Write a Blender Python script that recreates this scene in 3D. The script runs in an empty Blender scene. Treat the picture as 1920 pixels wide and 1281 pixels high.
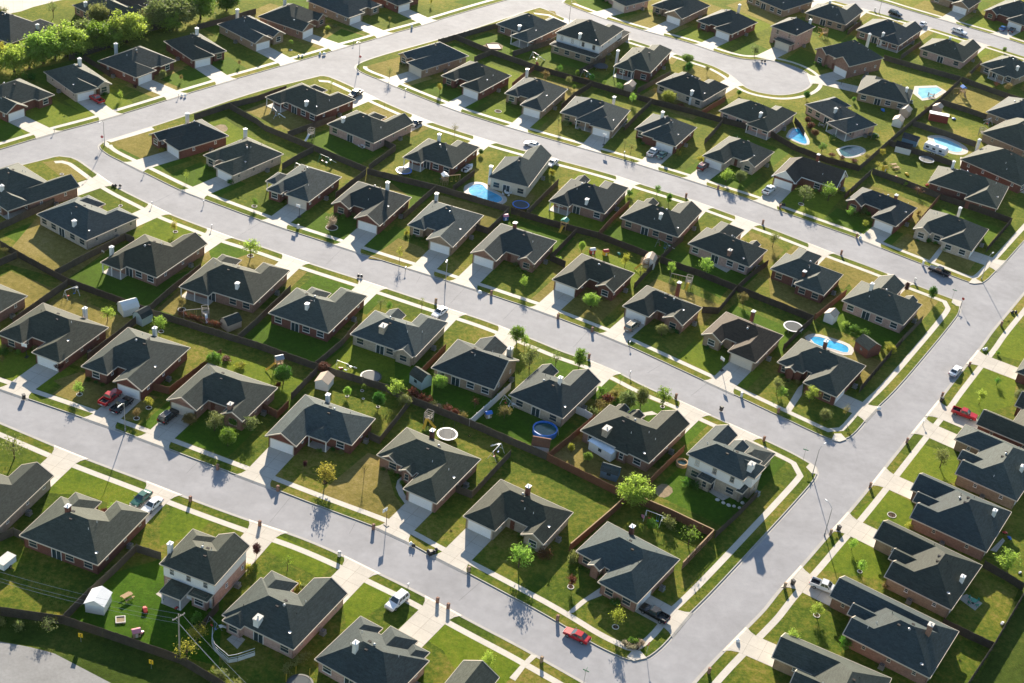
SUN_E, SKY_E, SKY_DUST, EXPO, GSHEEN = 5.0, .078, .15, 1.5, .25
HAZE = .00001
import bpy, math, random
from mathutils import Vector, Matrix
PI = math.pi
rnd = random.Random(7)
SC = bpy.context.scene
COL = SC.collection
# ------------------------------------------------------------------ camera (solved from the lots' right angles)
FPX, PITCH, ROLL, HCAM = 2793.0, math.radians(33.32), math.radians(7.18), 180.0
FW = Vector((0, math.cos(PITCH), -math.sin(PITCH)))
RT0 = Vector((1, 0, 0)); UP0 = RT0.cross(FW)
RT = RT0*math.cos(ROLL) + UP0*math.sin(ROLL)
UP = UP0*math.cos(ROLL) - RT0*math.sin(ROLL)
def G(px, py, h=0.0):
    """survey point: where the sight line of a photo pixel meets the level h"""
    d = RT*(px-960) - UP*(py-640.5) + FW*FPX
    k = (h-HCAM)/d.z
    return Vector((d.x*k, d.y*k))
def PX(p):
    v = Vector(p) - Vector((0, 0, HCAM)); w = v.dot(FW)
    return 960 + FPX*v.dot(RT)/w, 640.5 - FPX*v.dot(UP)/w
cam = bpy.data.cameras.new('camera'); camo = bpy.data.objects.new('camera', cam); COL.objects.link(camo)
cam.sensor_width = 36.0; cam.lens = FPX/1920*36; cam.clip_start = 1; cam.clip_end = 5000
camo.matrix_world = Matrix(((RT.x, UP.x, -FW.x, 0), (RT.y, UP.y, -FW.y, 0), (RT.z, UP.z, -FW.z, HCAM), (0, 0, 0, 1)))
SC.camera = camo
# ------------------------------------------------------------------ light
SUN_EL, SUN_AZ = math.radians(19.0), math.radians(94.6)     # azimuth counted from +x
sd = Vector((math.cos(SUN_EL)*math.cos(SUN_AZ), math.cos(SUN_EL)*math.sin(SUN_AZ), math.sin(SUN_EL)))
sl = bpy.data.lights.new('sun', 'SUN'); sl.energy = SUN_E; sl.angle = math.radians(0.55); sl.color = (1, .88, .71)
so = bpy.data.objects.new('sun', sl); COL.objects.link(so); so.rotation_euler = (-sd).to_track_quat('-Z', 'Y').to_euler()
so.location = (0, 300, 400)
wd = bpy.data.worlds.new('World'); SC.world = wd; wd.use_nodes = True
nt = wd.node_tree; bg = nt.nodes['Background']; sk = nt.nodes.new('ShaderNodeTexSky')
sk.sky_type = 'NISHITA'; sk.sun_disc = False; sk.sun_elevation = SUN_EL; sk.sun_rotation = PI/2 - SUN_AZ
sk.air_density = 1.0; sk.dust_density = SKY_DUST; sk.ozone_density = 1.0
nt.links.new(sk.outputs[0], bg.inputs[0]); bg.inputs[1].default_value = SKY_E
SC.view_settings.view_transform = 'Standard'; SC.view_settings.look = 'None'; SC.view_settings.gamma = 1
SC.view_settings.exposure = EXPO
SC.cycles.max_bounces = 5; SC.cycles.diffuse_bounces = 3; SC.cycles.transparent_max_bounces = 6
# ------------------------------------------------------------------ materials
MATS = {}
def mat(name, col, rough=.8, spec=.3, metal=0.0, nscale=0, namp=0.0, nscale2=0, namp2=0.0, bump=0.0, bscale=20, extra=None):
    m = bpy.data.materials.new(name); m.use_nodes = True; t = m.node_tree; n = t.nodes; l = t.links
    p = n['Principled BSDF']; p.inputs['Roughness'].default_value = rough; p.inputs['Metallic'].default_value = metal
    p.inputs['Specular IOR Level'].default_value = spec
    p.inputs['Base Color'].default_value = (*col, 1)
    geo = n.new('ShaderNodeNewGeometry'); src = None
    for sc_, am in ((nscale, namp), (nscale2, namp2)):
        if not sc_: continue
        tx = n.new('ShaderNodeTexNoise'); tx.inputs['Scale'].default_value = sc_; tx.inputs['Detail'].default_value = 5; tx.inputs['Roughness'].default_value = .65
        l.new(geo.outputs['Position'], tx.inputs['Vector'])
        mr = n.new('ShaderNodeMapRange'); mr.inputs['From Min'].default_value = .25; mr.inputs['From Max'].default_value = .75
        mr.inputs['To Min'].default_value = 1-am; mr.inputs['To Max'].default_value = 1+am
        l.new(tx.outputs['Fac'], mr.inputs['Value'])
        mx = n.new('ShaderNodeVectorMath'); mx.operation = 'SCALE'
        if src is None: mx.inputs[0].default_value = col
        else: l.new(src, mx.inputs[0])
        l.new(mr.outputs[0], mx.inputs['Scale']); src = mx.outputs[0]
    if src is not None: l.new(src, p.inputs['Base Color'])
    if bump:
        tx = n.new('ShaderNodeTexNoise'); tx.inputs['Scale'].default_value = bscale; tx.inputs['Detail'].default_value = 3
        l.new(geo.outputs['Position'], tx.inputs['Vector'])
        bp = n.new('ShaderNodeBump'); bp.inputs['Strength'].default_value = bump; bp.inputs['Distance'].default_value = .05
        l.new(tx.outputs['Fac'], bp.inputs['Height']); l.new(bp.outputs[0], p.inputs['Normal'])
    if extra: extra(m, p, geo, src)
    MATS[name] = m
    return m
def grass(name, cols, big=.045, warp=.9):
    """lawn: patches of fresh and dormant blades, mottled at several scales"""
    m = bpy.data.materials.new(name); m.use_nodes = True; t = m.node_tree; n = t.nodes; l = t.links
    p = n['Principled BSDF']; p.inputs['Roughness'].default_value = .9; p.inputs['Specular IOR Level'].default_value = .03; p.inputs['Sheen Weight'].default_value = GSHEEN; p.inputs['Sheen Roughness'].default_value = .5; p.inputs['Sheen Tint'].default_value = (.62, .6, .12, 1)
    geo = n.new('ShaderNodeNewGeometry')
    def noise(s, d=4, r=.6):
        x = n.new('ShaderNodeTexNoise'); x.inputs['Scale'].default_value = s; x.inputs['Detail'].default_value = d; x.inputs['Roughness'].default_value = r
        l.new(geo.outputs['Position'], x.inputs['Vector']); return x.outputs['Fac']
    cr = n.new('ShaderNodeValToRGB')
    el = cr.color_ramp.elements
    while len(el) < len(cols): el.new(.5)
    for i, c in enumerate(cols):
        el[i].position = .30 + .42*i/max(1, len(cols)-1); el[i].color = (*c, 1)
    a = n.new('ShaderNodeMath'); a.operation = 'MULTIPLY_ADD'; l.new(noise(.9, 5, .75), a.inputs[0]); a.inputs[1].default_value = .8
    b = n.new('ShaderNodeMath'); b.operation = 'MULTIPLY_ADD'; l.new(noise(big, 3), b.inputs[0]); b.inputs[1].default_value = warp; b.inputs[2].default_value = .5-.5*warp-.4
    l.new(b.outputs[0], a.inputs[2]); l.new(a.outputs[0], cr.inputs['Fac'])
    mr = n.new('ShaderNodeMapRange'); l.new(noise(3.2, 6, .8), mr.inputs['Value'])
    mr.inputs['From Min'].default_value = .3; mr.inputs['From Max'].default_value = .7; mr.inputs['To Min'].default_value = .62; mr.inputs['To Max'].default_value = 1.36
    sc = n.new('ShaderNodeVectorMath'); sc.operation = 'SCALE'; l.new(cr.outputs[0], sc.inputs[0]); l.new(mr.outputs[0], sc.inputs['Scale'])
    l.new(sc.outputs[0], p.inputs['Base Color'])
    bp = n.new('ShaderNodeBump'); bp.inputs['Strength'].default_value = .6; bp.inputs['Distance'].default_value = .12
    l.new(noise(5, 4, .7), bp.inputs['Height']); l.new(bp.outputs[0], p.inputs['Normal'])
    MATS[name] = m
def leaf(name, col, tr=.5):
    m = bpy.data.materials.new(name); m.use_nodes = True; t = m.node_tree; n = t.nodes; l = t.links
    p = n['Principled BSDF']; p.inputs['Roughness'].default_value = .6; p.inputs['Specular IOR Level'].default_value = .2
    geo = n.new('ShaderNodeNewGeometry'); oi = n.new('ShaderNodeObjectInfo')
    tx = n.new('ShaderNodeTexNoise'); tx.inputs['Scale'].default_value = 1.1; tx.inputs['Detail'].default_value = 3; l.new(geo.outputs['Position'], tx.inputs['Vector'])
    mr = n.new('ShaderNodeMapRange'); l.new(tx.outputs['Fac'], mr.inputs['Value']); mr.inputs['From Min'].default_value = .3; mr.inputs['From Max'].default_value = .7; mr.inputs['To Min'].default_value = .6; mr.inputs['To Max'].default_value = 1.35
    hs = n.new('ShaderNodeHueSaturation'); hs.inputs['Color'].default_value = (*col, 1)
    mh = n.new('ShaderNodeMapRange'); l.new(oi.outputs['Random'], mh.inputs['Value']); mh.inputs['To Min'].default_value = .475; mh.inputs['To Max'].default_value = .525
    l.new(mh.outputs[0], hs.inputs['Hue']); l.new(mr.outputs[0], hs.inputs['Value'])
    l.new(hs.outputs[0], p.inputs['Base Color'])
    tl = n.new('ShaderNodeBsdfTranslucent'); l.new(hs.outputs[0], tl.inputs['Color'])
    mx = n.new('ShaderNodeMixShader'); mx.inputs[0].default_value = tr
    l.new(p.outputs[0], mx.inputs[1]); l.new(tl.outputs[0], mx.inputs[2]); l.new(mx.outputs[0], n['Material Output'].inputs['Surface'])
    MATS[name] = m
def slabs(size):
    """concrete poured in bays: thin darker joints in the object's own frame"""
    def f(m, p, geo, src):
        t = m.node_tree; n = t.nodes; l = t.links
        tc = n.new('ShaderNodeTexCoord'); br = n.new('ShaderNodeTexBrick')
        br.offset = 0; br.inputs['Scale'].default_value = 1; br.inputs['Brick Width'].default_value = size; br.inputs['Row Height'].default_value = size
        br.inputs['Mortar Size'].default_value = .035; br.inputs['Color1'].default_value = (1, 1, 1, 1); br.inputs['Color2'].default_value = (.93, .93, .93, 1); br.inputs['Mortar'].default_value = (.62, .6, .58, 1)
        l.new(tc.outputs['Object'], br.inputs['Vector'])
        mx = n.new('ShaderNodeVectorMath'); mx.operation = 'MULTIPLY'; l.new(src, mx.inputs[0]); l.new(br.outputs['Color'], mx.inputs[1]); l.new(mx.outputs[0], p.inputs['Base Color'])
    return f
def courses(c2, mort, w, h, ms, vert=False):
    """bricks / boards: brick pattern mapped on the wall (horizontal run from the true normal, height from z)"""
    def f(m, p, geo, src):
        t = m.node_tree; n = t.nodes; l = t.links
        tc = n.new('ShaderNodeTexCoord'); sp = n.new('ShaderNodeSeparateXYZ'); l.new(tc.outputs['Object'], sp.inputs[0])
        ad = n.new('ShaderNodeMath'); ad.operation = 'ADD'; l.new(sp.outputs[0], ad.inputs[0]); l.new(sp.outputs[1], ad.inputs[1])
        cb = n.new('ShaderNodeCombineXYZ'); l.new(ad.outputs[0], cb.inputs[0]); l.new(sp.outputs[2], cb.inputs[1])
        br = n.new('ShaderNodeTexBrick'); br.inputs['Scale'].default_value = 1; br.inputs['Brick Width'].default_value = w; br.inputs['Row Height'].default_value = h; br.inputs['Mortar Size'].default_value = ms
        br.inputs['Color1'].default_value = (1, 1, 1, 1); br.inputs['Color2'].default_value = (*c2, 1); br.inputs['Mortar'].default_value = (*mort, 1)
        l.new(cb.outputs[0], br.inputs['Vector'])
        mx = n.new('ShaderNodeVectorMath'); mx.operation = 'MULTIPLY'; l.new(src, mx.inputs[0]); l.new(br.outputs['Color'], mx.inputs[1]); l.new(mx.outputs[0], p.inputs['Base Color'])
    return f
# ground
mat('asphalt', (.292, .288, .298), .82, .16, nscale=.10, namp=.16, nscale2=.5, namp2=.10, bump=.12, bscale=14)
mat('old_asphalt', (.185, .185, .185), .7, .4, nscale=.12, namp=.2, nscale2=2.2, namp2=.16, bump=.25, bscale=9)
mat('concrete', (.46, .42, .36), .75, .35, nscale=.25, namp=.12, nscale2=3, namp2=.08, extra=slabs(2.75))
mat('walk_concrete', (.48, .44, .38), .75, .35, nscale=.3, namp=.14, nscale2=3, namp2=.09)
mat('kerb_concrete', (.36, .34, .31), .75, .35, nscale=.3, namp=.14, nscale2=3, namp2=.1)
grass('grass', [(.020, .050, .004), (.050, .090, .008), (.125, .130, .018), (.215, .165, .045)])
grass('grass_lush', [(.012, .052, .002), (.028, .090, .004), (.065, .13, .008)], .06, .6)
grass('grass_fresh', [(.042, .090, .005), (.095, .142, .009), (.15, .17, .017)], .06, .7)
grass('grass_dormant', [(.085, .080, .018), (.18, .14, .04), (.25, .19, .075)], .06, .8)
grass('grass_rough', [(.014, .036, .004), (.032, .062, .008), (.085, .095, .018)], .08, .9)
mat('bare_dirt', (.27, .21, .13), .95, .1, nscale=.8, namp=.3, nscale2=5, namp2=.2)
mat('mulch', (.07, .045, .03), .95, .1, nscale=3, namp=.4, nscale2=9, namp2=.3)
# houses
def shingle(name, col):
    def ex(m, p, geo, src):
        t = m.node_tree; n = t.nodes; l = t.links
        p.inputs['Specular Tint'].default_value = (1, .78, .58, 1)
        tc = n.new('ShaderNodeTexCoord'); mp = n.new('ShaderNodeMapping'); mp.inputs['Scale'].default_value = (1, 1, 7); l.new(tc.outputs['Object'], mp.inputs[0])
        tx = n.new('ShaderNodeTexNoise'); tx.inputs['Scale'].default_value = .9; tx.inputs['Detail'].default_value = 5; tx.inputs['Roughness'].default_value = .8; l.new(mp.outputs[0], tx.inputs['Vector'])
        oi = n.new('ShaderNodeObjectInfo')
        mr = n.new('ShaderNodeMapRange'); l.new(tx.outputs['Fac'], mr.inputs['Value']); mr.inputs['From Min'].default_value = .3; mr.inputs['From Max'].default_value = .7; mr.inputs['To Min'].default_value = .62; mr.inputs['To Max'].default_value = 1.38
        mo = n.new('ShaderNodeMapRange'); l.new(oi.outputs['Random'], mo.inputs['Value']); mo.inputs['To Min'].default_value = .75; mo.inputs['To Max'].default_value = 1.25
        mm = n.new('ShaderNodeMath'); mm.operation = 'MULTIPLY'; l.new(mr.outputs[0], mm.inputs[0]); l.new(mo.outputs[0], mm.inputs[1])
        mx = n.new('ShaderNodeVectorMath'); mx.operation = 'SCALE'; l.new(src, mx.inputs[0]); l.new(mm.outputs[0], mx.inputs['Scale'])
        cb = n.new('ShaderNodeCombineXYZ'); fr = n.new('ShaderNodeMath'); fr.operation = 'MULTIPLY'; fr.inputs[1].default_value = 7.31; l.new(oi.outputs['Random'], fr.inputs[0])
        fc = n.new('ShaderNodeMath'); fc.operation = 'FRACT'; l.new(fr.outputs[0], fc.inputs[0])
        for k, (lo_, hi_) in enumerate(((.92, 1.2), (.98, 1.02), (1.1, .82))):
            q = n.new('ShaderNodeMapRange'); l.new(fc.outputs[0], q.inputs['Value']); q.inputs['To Min'].default_value = lo_; q.inputs['To Max'].default_value = hi_; l.new(q.outputs[0], cb.inputs[k])
        mv = n.new('ShaderNodeVectorMath'); mv.operation = 'MULTIPLY'; l.new(mx.outputs[0], mv.inputs[0]); l.new(cb.outputs[0], mv.inputs[1]); l.new(mv.outputs[0], p.inputs['Base Color'])
    mat(name, col, .75, .13, nscale=5, namp=.3, nscale2=.35, namp2=.1, bump=.5, bscale=6, extra=ex)
shingle('shingle_charcoal', (.046, .060, .056))
shingle('shingle_brown', (.065, .056, .046))
shingle('shingle_black', (.038, .040, .043))
B2 = courses((.72, .7, .68), (1.25, 1.2, 1.15), .42, .15, .02)
for nm, c in (('brick_red', (.165, .070, .052)), ('brick_rose', (.27, .16, .12)), ('brick_tan', (.31, .23, .16)), ('brick_pink', (.46, .31, .26)), ('brick_grey', (.36, .31, .25)), ('stone', (.40, .34, .26)), ('brick_pale', (.5, .42, .34))):
    mat(nm, c, .85, .2, nscale=1.2, namp=.16, nscale2=6, namp2=.12, extra=B2)
SID = courses((.97, .97, .97), (.7, .7, .7), 30, .22, .02)
mat('siding_white', (.74, .73, .70), .6, .3, nscale=.8, namp=.05, extra=SID)
mat('siding_cream', (.62, .55, .44), .6, .3, nscale=.8, namp=.06, extra=SID)
mat('trim_tan', (.55, .47, .37), .6, .3, nscale=1, namp=.06)
mat('trim_white', (.76, .74, .70), .5, .35, nscale=1, namp=.05)
mat('garage_white', (.78, .77, .75), .45, .4, nscale=.8, namp=.05)
mat('garage_cream', (.62, .55, .45), .5, .4, nscale=.8, namp=.05)
mat('door_wood', (.14, .05, .03), .5, .4, nscale=2, namp=.2)
mat('glass', (.03, .05, .06), .06, .9)
mat('metal_dark', (.03, .03, .03), .5, .5, metal=.3)
mat('metal_grey', (.35, .36, .37), .4, .5, metal=.7, nscale=2, namp=.1)
mat('metal_white', (.75, .75, .74), .4, .5, nscale=2, namp=.06)
mat('fence_old', (.082, .072, .057), .9, .15, nscale=.9, namp=.3, nscale2=7, namp2=.3)
mat('fence_dark', (.055, .046, .036), .9, .15, nscale=.9, namp=.3, nscale2=7, namp2=.3)
mat('fence_cedar', (.15, .072, .042), .85, .15, nscale=.9, namp=.22, nscale2=7, namp2=.2)
mat('fence_white', (.62, .62, .6), .6, .3, nscale=.9, namp=.12)
mat('bark', (.09, .065, .045), .95, .1, nscale=4, namp=.3)
leaf('leaf_spring', (.31, .45, .07), .62)
leaf('leaf_yellow', (.36, .36, .05), .6)
leaf('leaf_green', (.15, .28, .035), .55)
leaf('leaf_dark', (.06, .17, .02), .5)
leaf('leaf_olive', (.22, .25, .075), .52)
leaf('leaf_gold', (.24, .20, .06), .5)
leaf('leaf_red', (.15, .055, .03), .45)
leaf('leaf_plum', (.07, .02, .02), .35)
leaf('leaf_cream', (.45, .38, .25), .45)
# small things
mat('plastic_yellow', (.75, .48, .03), .4, .5, nscale=1, namp=.05)
mat('plastic_blue', (.03, .16, .55), .4, .5, nscale=1, namp=.05)
mat('plastic_red', (.55, .04, .03), .4, .5, nscale=1, namp=.05)
mat('plastic_green', (.03, .25, .16), .4, .5, nscale=1, namp=.05)
mat('plastic_pink', (.7, .25, .3), .4, .5, nscale=1, namp=.05)
mat('plastic_white', (.75, .75, .74), .4, .5, nscale=1, namp=.05)
mat('plastic_black', (.015, .015, .016), .45, .5)
mat('timber', (.36, .24, .13), .8, .2, nscale=2, namp=.2)
mat('timber_grey', (.3, .27, .23), .85, .2, nscale=2, namp=.2)
mat('canvas_blue', (.05, .2, .6), .7, .3, nscale=2, namp=.1)
mat('trampoline_mat', (.07, .08, .085), .8, .2, nscale=1, namp=.1)
mat('trampoline_pale', (.20, .195, .18), .9, .1, nscale=1, namp=.1)
mat('sign_yellow', (.8, .5, .02), .5, .4, nscale=2, namp=.04)
mat('sign_red', (.5, .02, .02), .5, .4, nscale=2, namp=.04)
mat('sign_green', (.02, .18, .08), .5, .4, nscale=2, namp=.04)
mat('shed_blue', (.07, .15, .24), .7, .3, nscale=1, namp=.08)
mat('shed_teal', (.33, .42, .42), .7, .3, nscale=1, namp=.08)
mat('shed_white', (.68, .67, .64), .6, .3, nscale=1, namp=.06)
mat('shed_tan', (.46, .36, .27), .7, .3, nscale=1, namp=.08)
mat('shed_red', (.22, .04, .03), .7, .3, nscale=1, namp=.08)
mat('metal_roof', (.62, .68, .74), .35, .6, metal=.25, nscale=1.5, namp=.06)
mat('pool_tile', (.06, .42, .72), .4, .5, nscale=1.2, namp=.08)
mat('pool_coping', (.5, .44, .38), .7, .3, nscale=1, namp=.08)
def water(m, p, geo, src):
    t = m.node_tree; n = t.nodes; l = t.links
    p.inputs['Transmission Weight'].default_value = .0
    tx = n.new('ShaderNodeTexNoise'); tx.inputs['Scale'].default_value = 1.6; l.new(geo.outputs['Position'], tx.inputs['Vector'])
    bp = n.new('ShaderNodeBump'); bp.inputs['Strength'].default_value = .25; bp.inputs['Distance'].default_value = .1; l.new(tx.outputs['Fac'], bp.inputs['Height']); l.new(bp.outputs[0], p.inputs['Normal'])
mat('pool_water', (.05, .36, .60), .07, .6, nscale=.35, namp=.5, extra=water)
mat('pool_water_pale', (.25, .56, .68), .12, .6, nscale=.4, namp=.3, extra=water)
mat('murky_water', (.03, .10, .09), .08, .6, nscale=.7, namp=.5, extra=water)
for nm, c in (('red', (.42, .015, .018)), ('maroon', (.14, .012, .016)), ('black', (.010, .010, .012)), ('white', (.78, .78, .78)), ('silver', (.62, .63, .64)), ('green', (.05, .14, .11)), ('blue', (.03, .12, .32)), ('tan', (.30, .25, .18))):
    mat('paint_'+nm, c, .22, .6, metal=.2 if nm in ('green', 'tan') else 0, nscale=1, namp=.03)
mat('tyre', (.014, .014, .014), .85, .2)
mat('rim', (.5, .5, .5), .3, .6, metal=.8)
mat('tail_red', (.4, .01, .01), .25, .6)
mat('lamp_clear', (.7, .7, .68), .1, .8)
mat('stone_white', (.6, .57, .52), .8, .2, nscale=3, namp=.15)
mat('terracotta', (.38, .13, .06), .8, .2, nscale=2, namp=.1)
M = MATS
# ------------------------------------------------------------------ mesh builder
class MB:
    def __init__(s): s.v = []; s.f = []; s.m = []; s.k = 0
    def poly(s, pts, k=None):
        b = len(s.v); s.v += [tuple(p) for p in pts]; s.f.append(tuple(range(b, b+len(pts)))); s.m.append(s.k if k is None else k)
    def hexa(s, p, k=None):
        b = len(s.v); s.v += [tuple(q) for q in p]
        for f in ((3, 2, 1, 0), (4, 5, 6, 7), (0, 1, 5, 4), (1, 2, 6, 5), (2, 3, 7, 6), (3, 0, 4, 7)):
            s.f.append(tuple(b+i for i in f)); s.m.append(s.k if k is None else k)
    def box(s, x0, x1, y0, y1, z0, z1, k=None):
        s.hexa([(x0, y0, z0), (x1, y0, z0), (x1, y1, z0), (x0, y1, z0), (x0, y0, z1), (x1, y0, z1), (x1, y1, z1), (x0, y1, z1)], k)
    def prism(s, pts, z0, z1, k=None):
        n = len(pts); b = len(s.v); kk = s.k if k is None else k
        s.v += [(p[0], p[1], z0) for p in pts] + [(p[0], p[1], z1) for p in pts]
        s.f.append(tuple(b+n+i for i in range(n))); s.m.append(kk)
        s.f.append(tuple(b+i for i in reversed(range(n)))); s.m.append(kk)
        for i in range(n):
            j = (i+1) % n; s.f.append((b+i, b+j, b+n+j, b+n+i)); s.m.append(kk)
    def lathe(s, prof, n=12, c=(0, 0), k=None, caps=True):
        kk = s.k if k is None else k; b = len(s.v)
        for r, z in prof:
            for i in range(n):
                a = 2*PI*i/n; s.v.append((c[0]+r*math.cos(a), c[1]+r*math.sin(a), z))
        for q in range(len(prof)-1):
            for i in range(n):
                j = (i+1) % n; s.f.append((b+q*n+i, b+q*n+j, b+(q+1)*n+j, b+(q+1)*n+i)); s.m.append(kk)
        if caps:
            s.f.append(tuple(b+i for i in reversed(range(n)))); s.m.append(kk)
            e = b+(len(prof)-1)*n; s.f.append(tuple(e+i for i in range(n))); s.m.append(kk)
    def tube(s, pts, r, n=6, k=None):
        kk = s.k if k is None else k
        pts = [Vector(p) for p in pts]; rs = r if isinstance(r, (list, tuple)) else [r]*len(pts); b = len(s.v)
        for i, p in enumerate(pts):
            d = (pts[min(i+1, len(pts)-1)]-pts[max(i-1, 0)]).normalized()
            u = d.cross(Vector((0, 0, 1)) if abs(d.z) < .9 else Vector((1, 0, 0))).normalized(); w = d.cross(u)
            for q in range(n):
                a = 2*PI*q/n; s.v.append(tuple(p+(u*math.cos(a)+w*math.sin(a))*rs[i]))
        for i in range(len(pts)-1):
            for q in range(n):
                j = (q+1) % n; s.f.append((b+i*n+q, b+i*n+j, b+(i+1)*n+j, b+(i+1)*n+q)); s.m.append(kk)
        s.f.append(tuple(b+q for q in range(n))); s.m.append(kk)
        e = b+(len(pts)-1)*n; s.f.append(tuple(e+q for q in reversed(range(n)))); s.m.append(kk)
    def mesh(s, name, mats):
        me = bpy.data.meshes.new(name); me.from_pydata(s.v, [], s.f)
        for m in (mats if isinstance(mats, (list, tuple)) else [mats]): me.materials.append(M[m])
        if any(s.m): me.polygons.foreach_set('material_index', s.m)
        me.update(); return me
    def obj(s, name, mats, parent=None, loc=None):
        o = bpy.data.objects.new(name, s.mesh(name, mats)); COL.objects.link(o)
        if parent: o.parent = parent
        if loc: o.location = loc
        return o
def place(me, name, parent=None, loc=(0, 0, 0), rz=0):
    o = bpy.data.objects.new(name, me); COL.objects.link(o); o.location = loc; o.rotation_euler = (0, 0, rz)
    if parent: o.parent = parent
    return o
def empty(name, x, y, z=.12, rz=0):
    o = bpy.data.objects.new(name, None); COL.objects.link(o); o.location = (x, y, z); o.rotation_euler = (0, 0, rz); o.empty_display_size = .3
    return o
THINGS = []
def tag(o, label, cat, group=None):
    o['label'] = label; o['category'] = cat
    if group: o['group'] = group
    THINGS.append(o); return o
def struct(o, kind='structure'): o['kind'] = kind; return o
def kids(o): return [c for c in bpy.data.objects if c.parent == o]
KIDS = {}
def dup(root, tree, loc, rz, sc=None):
    """copy of a thing: tree = [(part, [sub-parts])]"""
    r = root.copy(); COL.objects.link(r); r.location = loc; r.rotation_euler = (0, 0, rz)
    if sc: r.scale = sc
    out = []
    for p, subs in tree:
        c = p.copy(); COL.objects.link(c); c.parent = r; ss = []
        for q in subs:
            d = q.copy(); COL.objects.link(d); d.parent = c; ss.append(d)
        out.append((c, ss))
    return r, out
def treeof(root):
    allk = {}
    for o in bpy.data.objects:
        if o.parent: allk.setdefault(o.parent.name, []).append(o)
    return [(c, allk.get(c.name, [])) for c in allk.get(root.name, [])]
ORD = ['zeroth', 'first', 'second', 'third', 'fourth', 'fifth', 'sixth', 'seventh', 'eighth', 'ninth', 'tenth', 'eleventh', 'twelfth']
Z0 = .12      # level of lawns inside the kerbs
# ------------------------------------------------------------------ streets and blocks (surveyed along the kerb lines)
def chaikin(p, n=2):
    for _ in range(n):
        q = [p[0]]
        for a, b in zip(p, p[1:]):
            q += [a.lerp(b, .25), a.lerp(b, .75)]
        q.append(p[-1]); p = q
    return p
def P2(l): return [G(x, y) for x, y in l]
R1n_w = [(-140, 357), (0, 320), (75, 302), (101, 295)]
R2near = [(101, 295), (113, 293), (122, 295), (140, 297), (172, 320), (212, 350), (285, 386), (315, 402), (395, 432), (435, 447), (480, 460), (536, 480), (579, 495), (680, 527), (722, 541), (827, 576), (872, 590), (920, 606), (1010, 642), (1052, 660), (1116, 681), (1162, 701), (1210, 727), (1282, 756), (1325, 777), (1370, 797), (1440, 829), (1490, 853), (1519, 870), (1530, 878), (1531, 890)]
R5w_lo = [(1531, 890), (1525, 903), (1477, 957), (1440, 997), (1345, 1100), (1295, 1150), (1285, 1158), (1255, 1200), (1232, 1222), (1210, 1237), (1185, 1240), (1165, 1234)]
R4far = [(1165, 1234), (1110, 1208), (1060, 1176), (1010, 1147), (960, 1120), (868, 1071), (811, 1044), (766, 1018), (720, 995), (600, 951), (505, 914), (445, 892), (311, 841), (265, 824), (209, 803), (155, 784), (47, 747), (-120, 690)]
R2far = [(186, 274), (187, 279), (200, 290), (235, 307), (272, 325), (342, 360), (384, 375), (480, 411), (534, 430), (630, 461), (672, 475), (770, 506), (810, 518), (850, 531), (895, 545), (960, 567), (997, 579), (1037, 593), (1130, 629), (1172, 646), (1325, 717), (1375, 740), (1440, 771), (1500, 799), (1540, 818), (1560, 826), (1574, 828), (1585, 824)]
R5w_mid = [(1585, 824), (1600, 817), (1637, 772), (1680, 732), (1755, 643), (1780, 612), (1797, 590), (1800, 578), (1799, 571), (1787, 562)]
R3near = [(1787, 562), (1692, 526), (1650, 508), (1560, 475), (1520, 459), (1457, 434), (1414, 419), (1377, 405), (1335, 390), (1295, 375), (1197, 345), (1160, 332), (1100, 315), (1042, 300), (930, 269), (892, 257), (810, 231), (776, 217), (707, 187), (680, 173), (640, 154), (620, 146), (612, 143), (600, 143)]
R1n_m = [(600, 143), (580, 148), (480, 172), (345, 219), (230, 256), (195, 266), (186, 274)]
R3far = [(668, 124), (667, 130), (682, 139), (717, 152), (745, 165), (832, 200), (865, 212), (952, 239), (987, 249), (1082, 276), (1120, 286), (1192, 307), (1235, 321), (1295, 339), (1330, 351), (1417, 378), (1455, 394), (1530, 420), (1615, 450), (1652, 466), (1760, 508), (1805, 526), (1825, 532), (1840, 532)]
R5w_up = [(1840, 532), (1852, 525), (1862, 514), (1885, 492), (1920, 452), (1990, 375)]
R7near = [(2010, 133), (1920, 107), (1855, 86), (1785, 65), (1727, 47), (1640, 23), (1535, -6), (1480, -22)]
R1n_t = [(1110, -28), (1075, -10), (1063, -3), (1056, 5)]
R6 = [(1056, 5), (1064, 10), (1112, 28), (1140, 38), (1210, 59), (1242, 67), (1290, 80), (1312, 87), (1345, 99), (1385, 110), (1410, 113), (1435, 112), (1465, 118), (1490, 125), (1512, 136), (1524, 148), (1522, 162), (1502, 174), (1465, 180), (1432, 176), (1408, 170), (1390, 160), (1372, 143), (1345, 128), (1330, 122), (1285, 108), (1255, 98), (1167, 70), (1110, 52), (1067, 39), (1042, 28), (1025, 19), (1012, 15)]
R1n_t2 = [(1012, 15), (1002, 17), (960, 31), (855, 66), (730, 100), (680, 116), (668, 124)]
R1far = [(1040, -26), (945, 2), (895, 16), (812, 41), (790, 49), (722, 67), (697, 76), (635, 92), (610, 101), (542, 120), (480, 138), (440, 149), (410, 159), (332, 182), (299, 193), (220, 217), (186, 228), (94, 252), (59, 263), (0, 281), (-140, 322)]
R4near = [(-120, 745), (0, 795), (55, 818), (109, 841), (155, 860), (286, 909), (340, 931), (412, 958), (480, 982), (560, 1008), (640, 1042), (705, 1075), (768, 1105), (815, 1130), (900, 1176), (960, 1207), (1007, 1233), (1090, 1280), (1160, 1322), (1190, 1345), (1205, 1365)]
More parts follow.
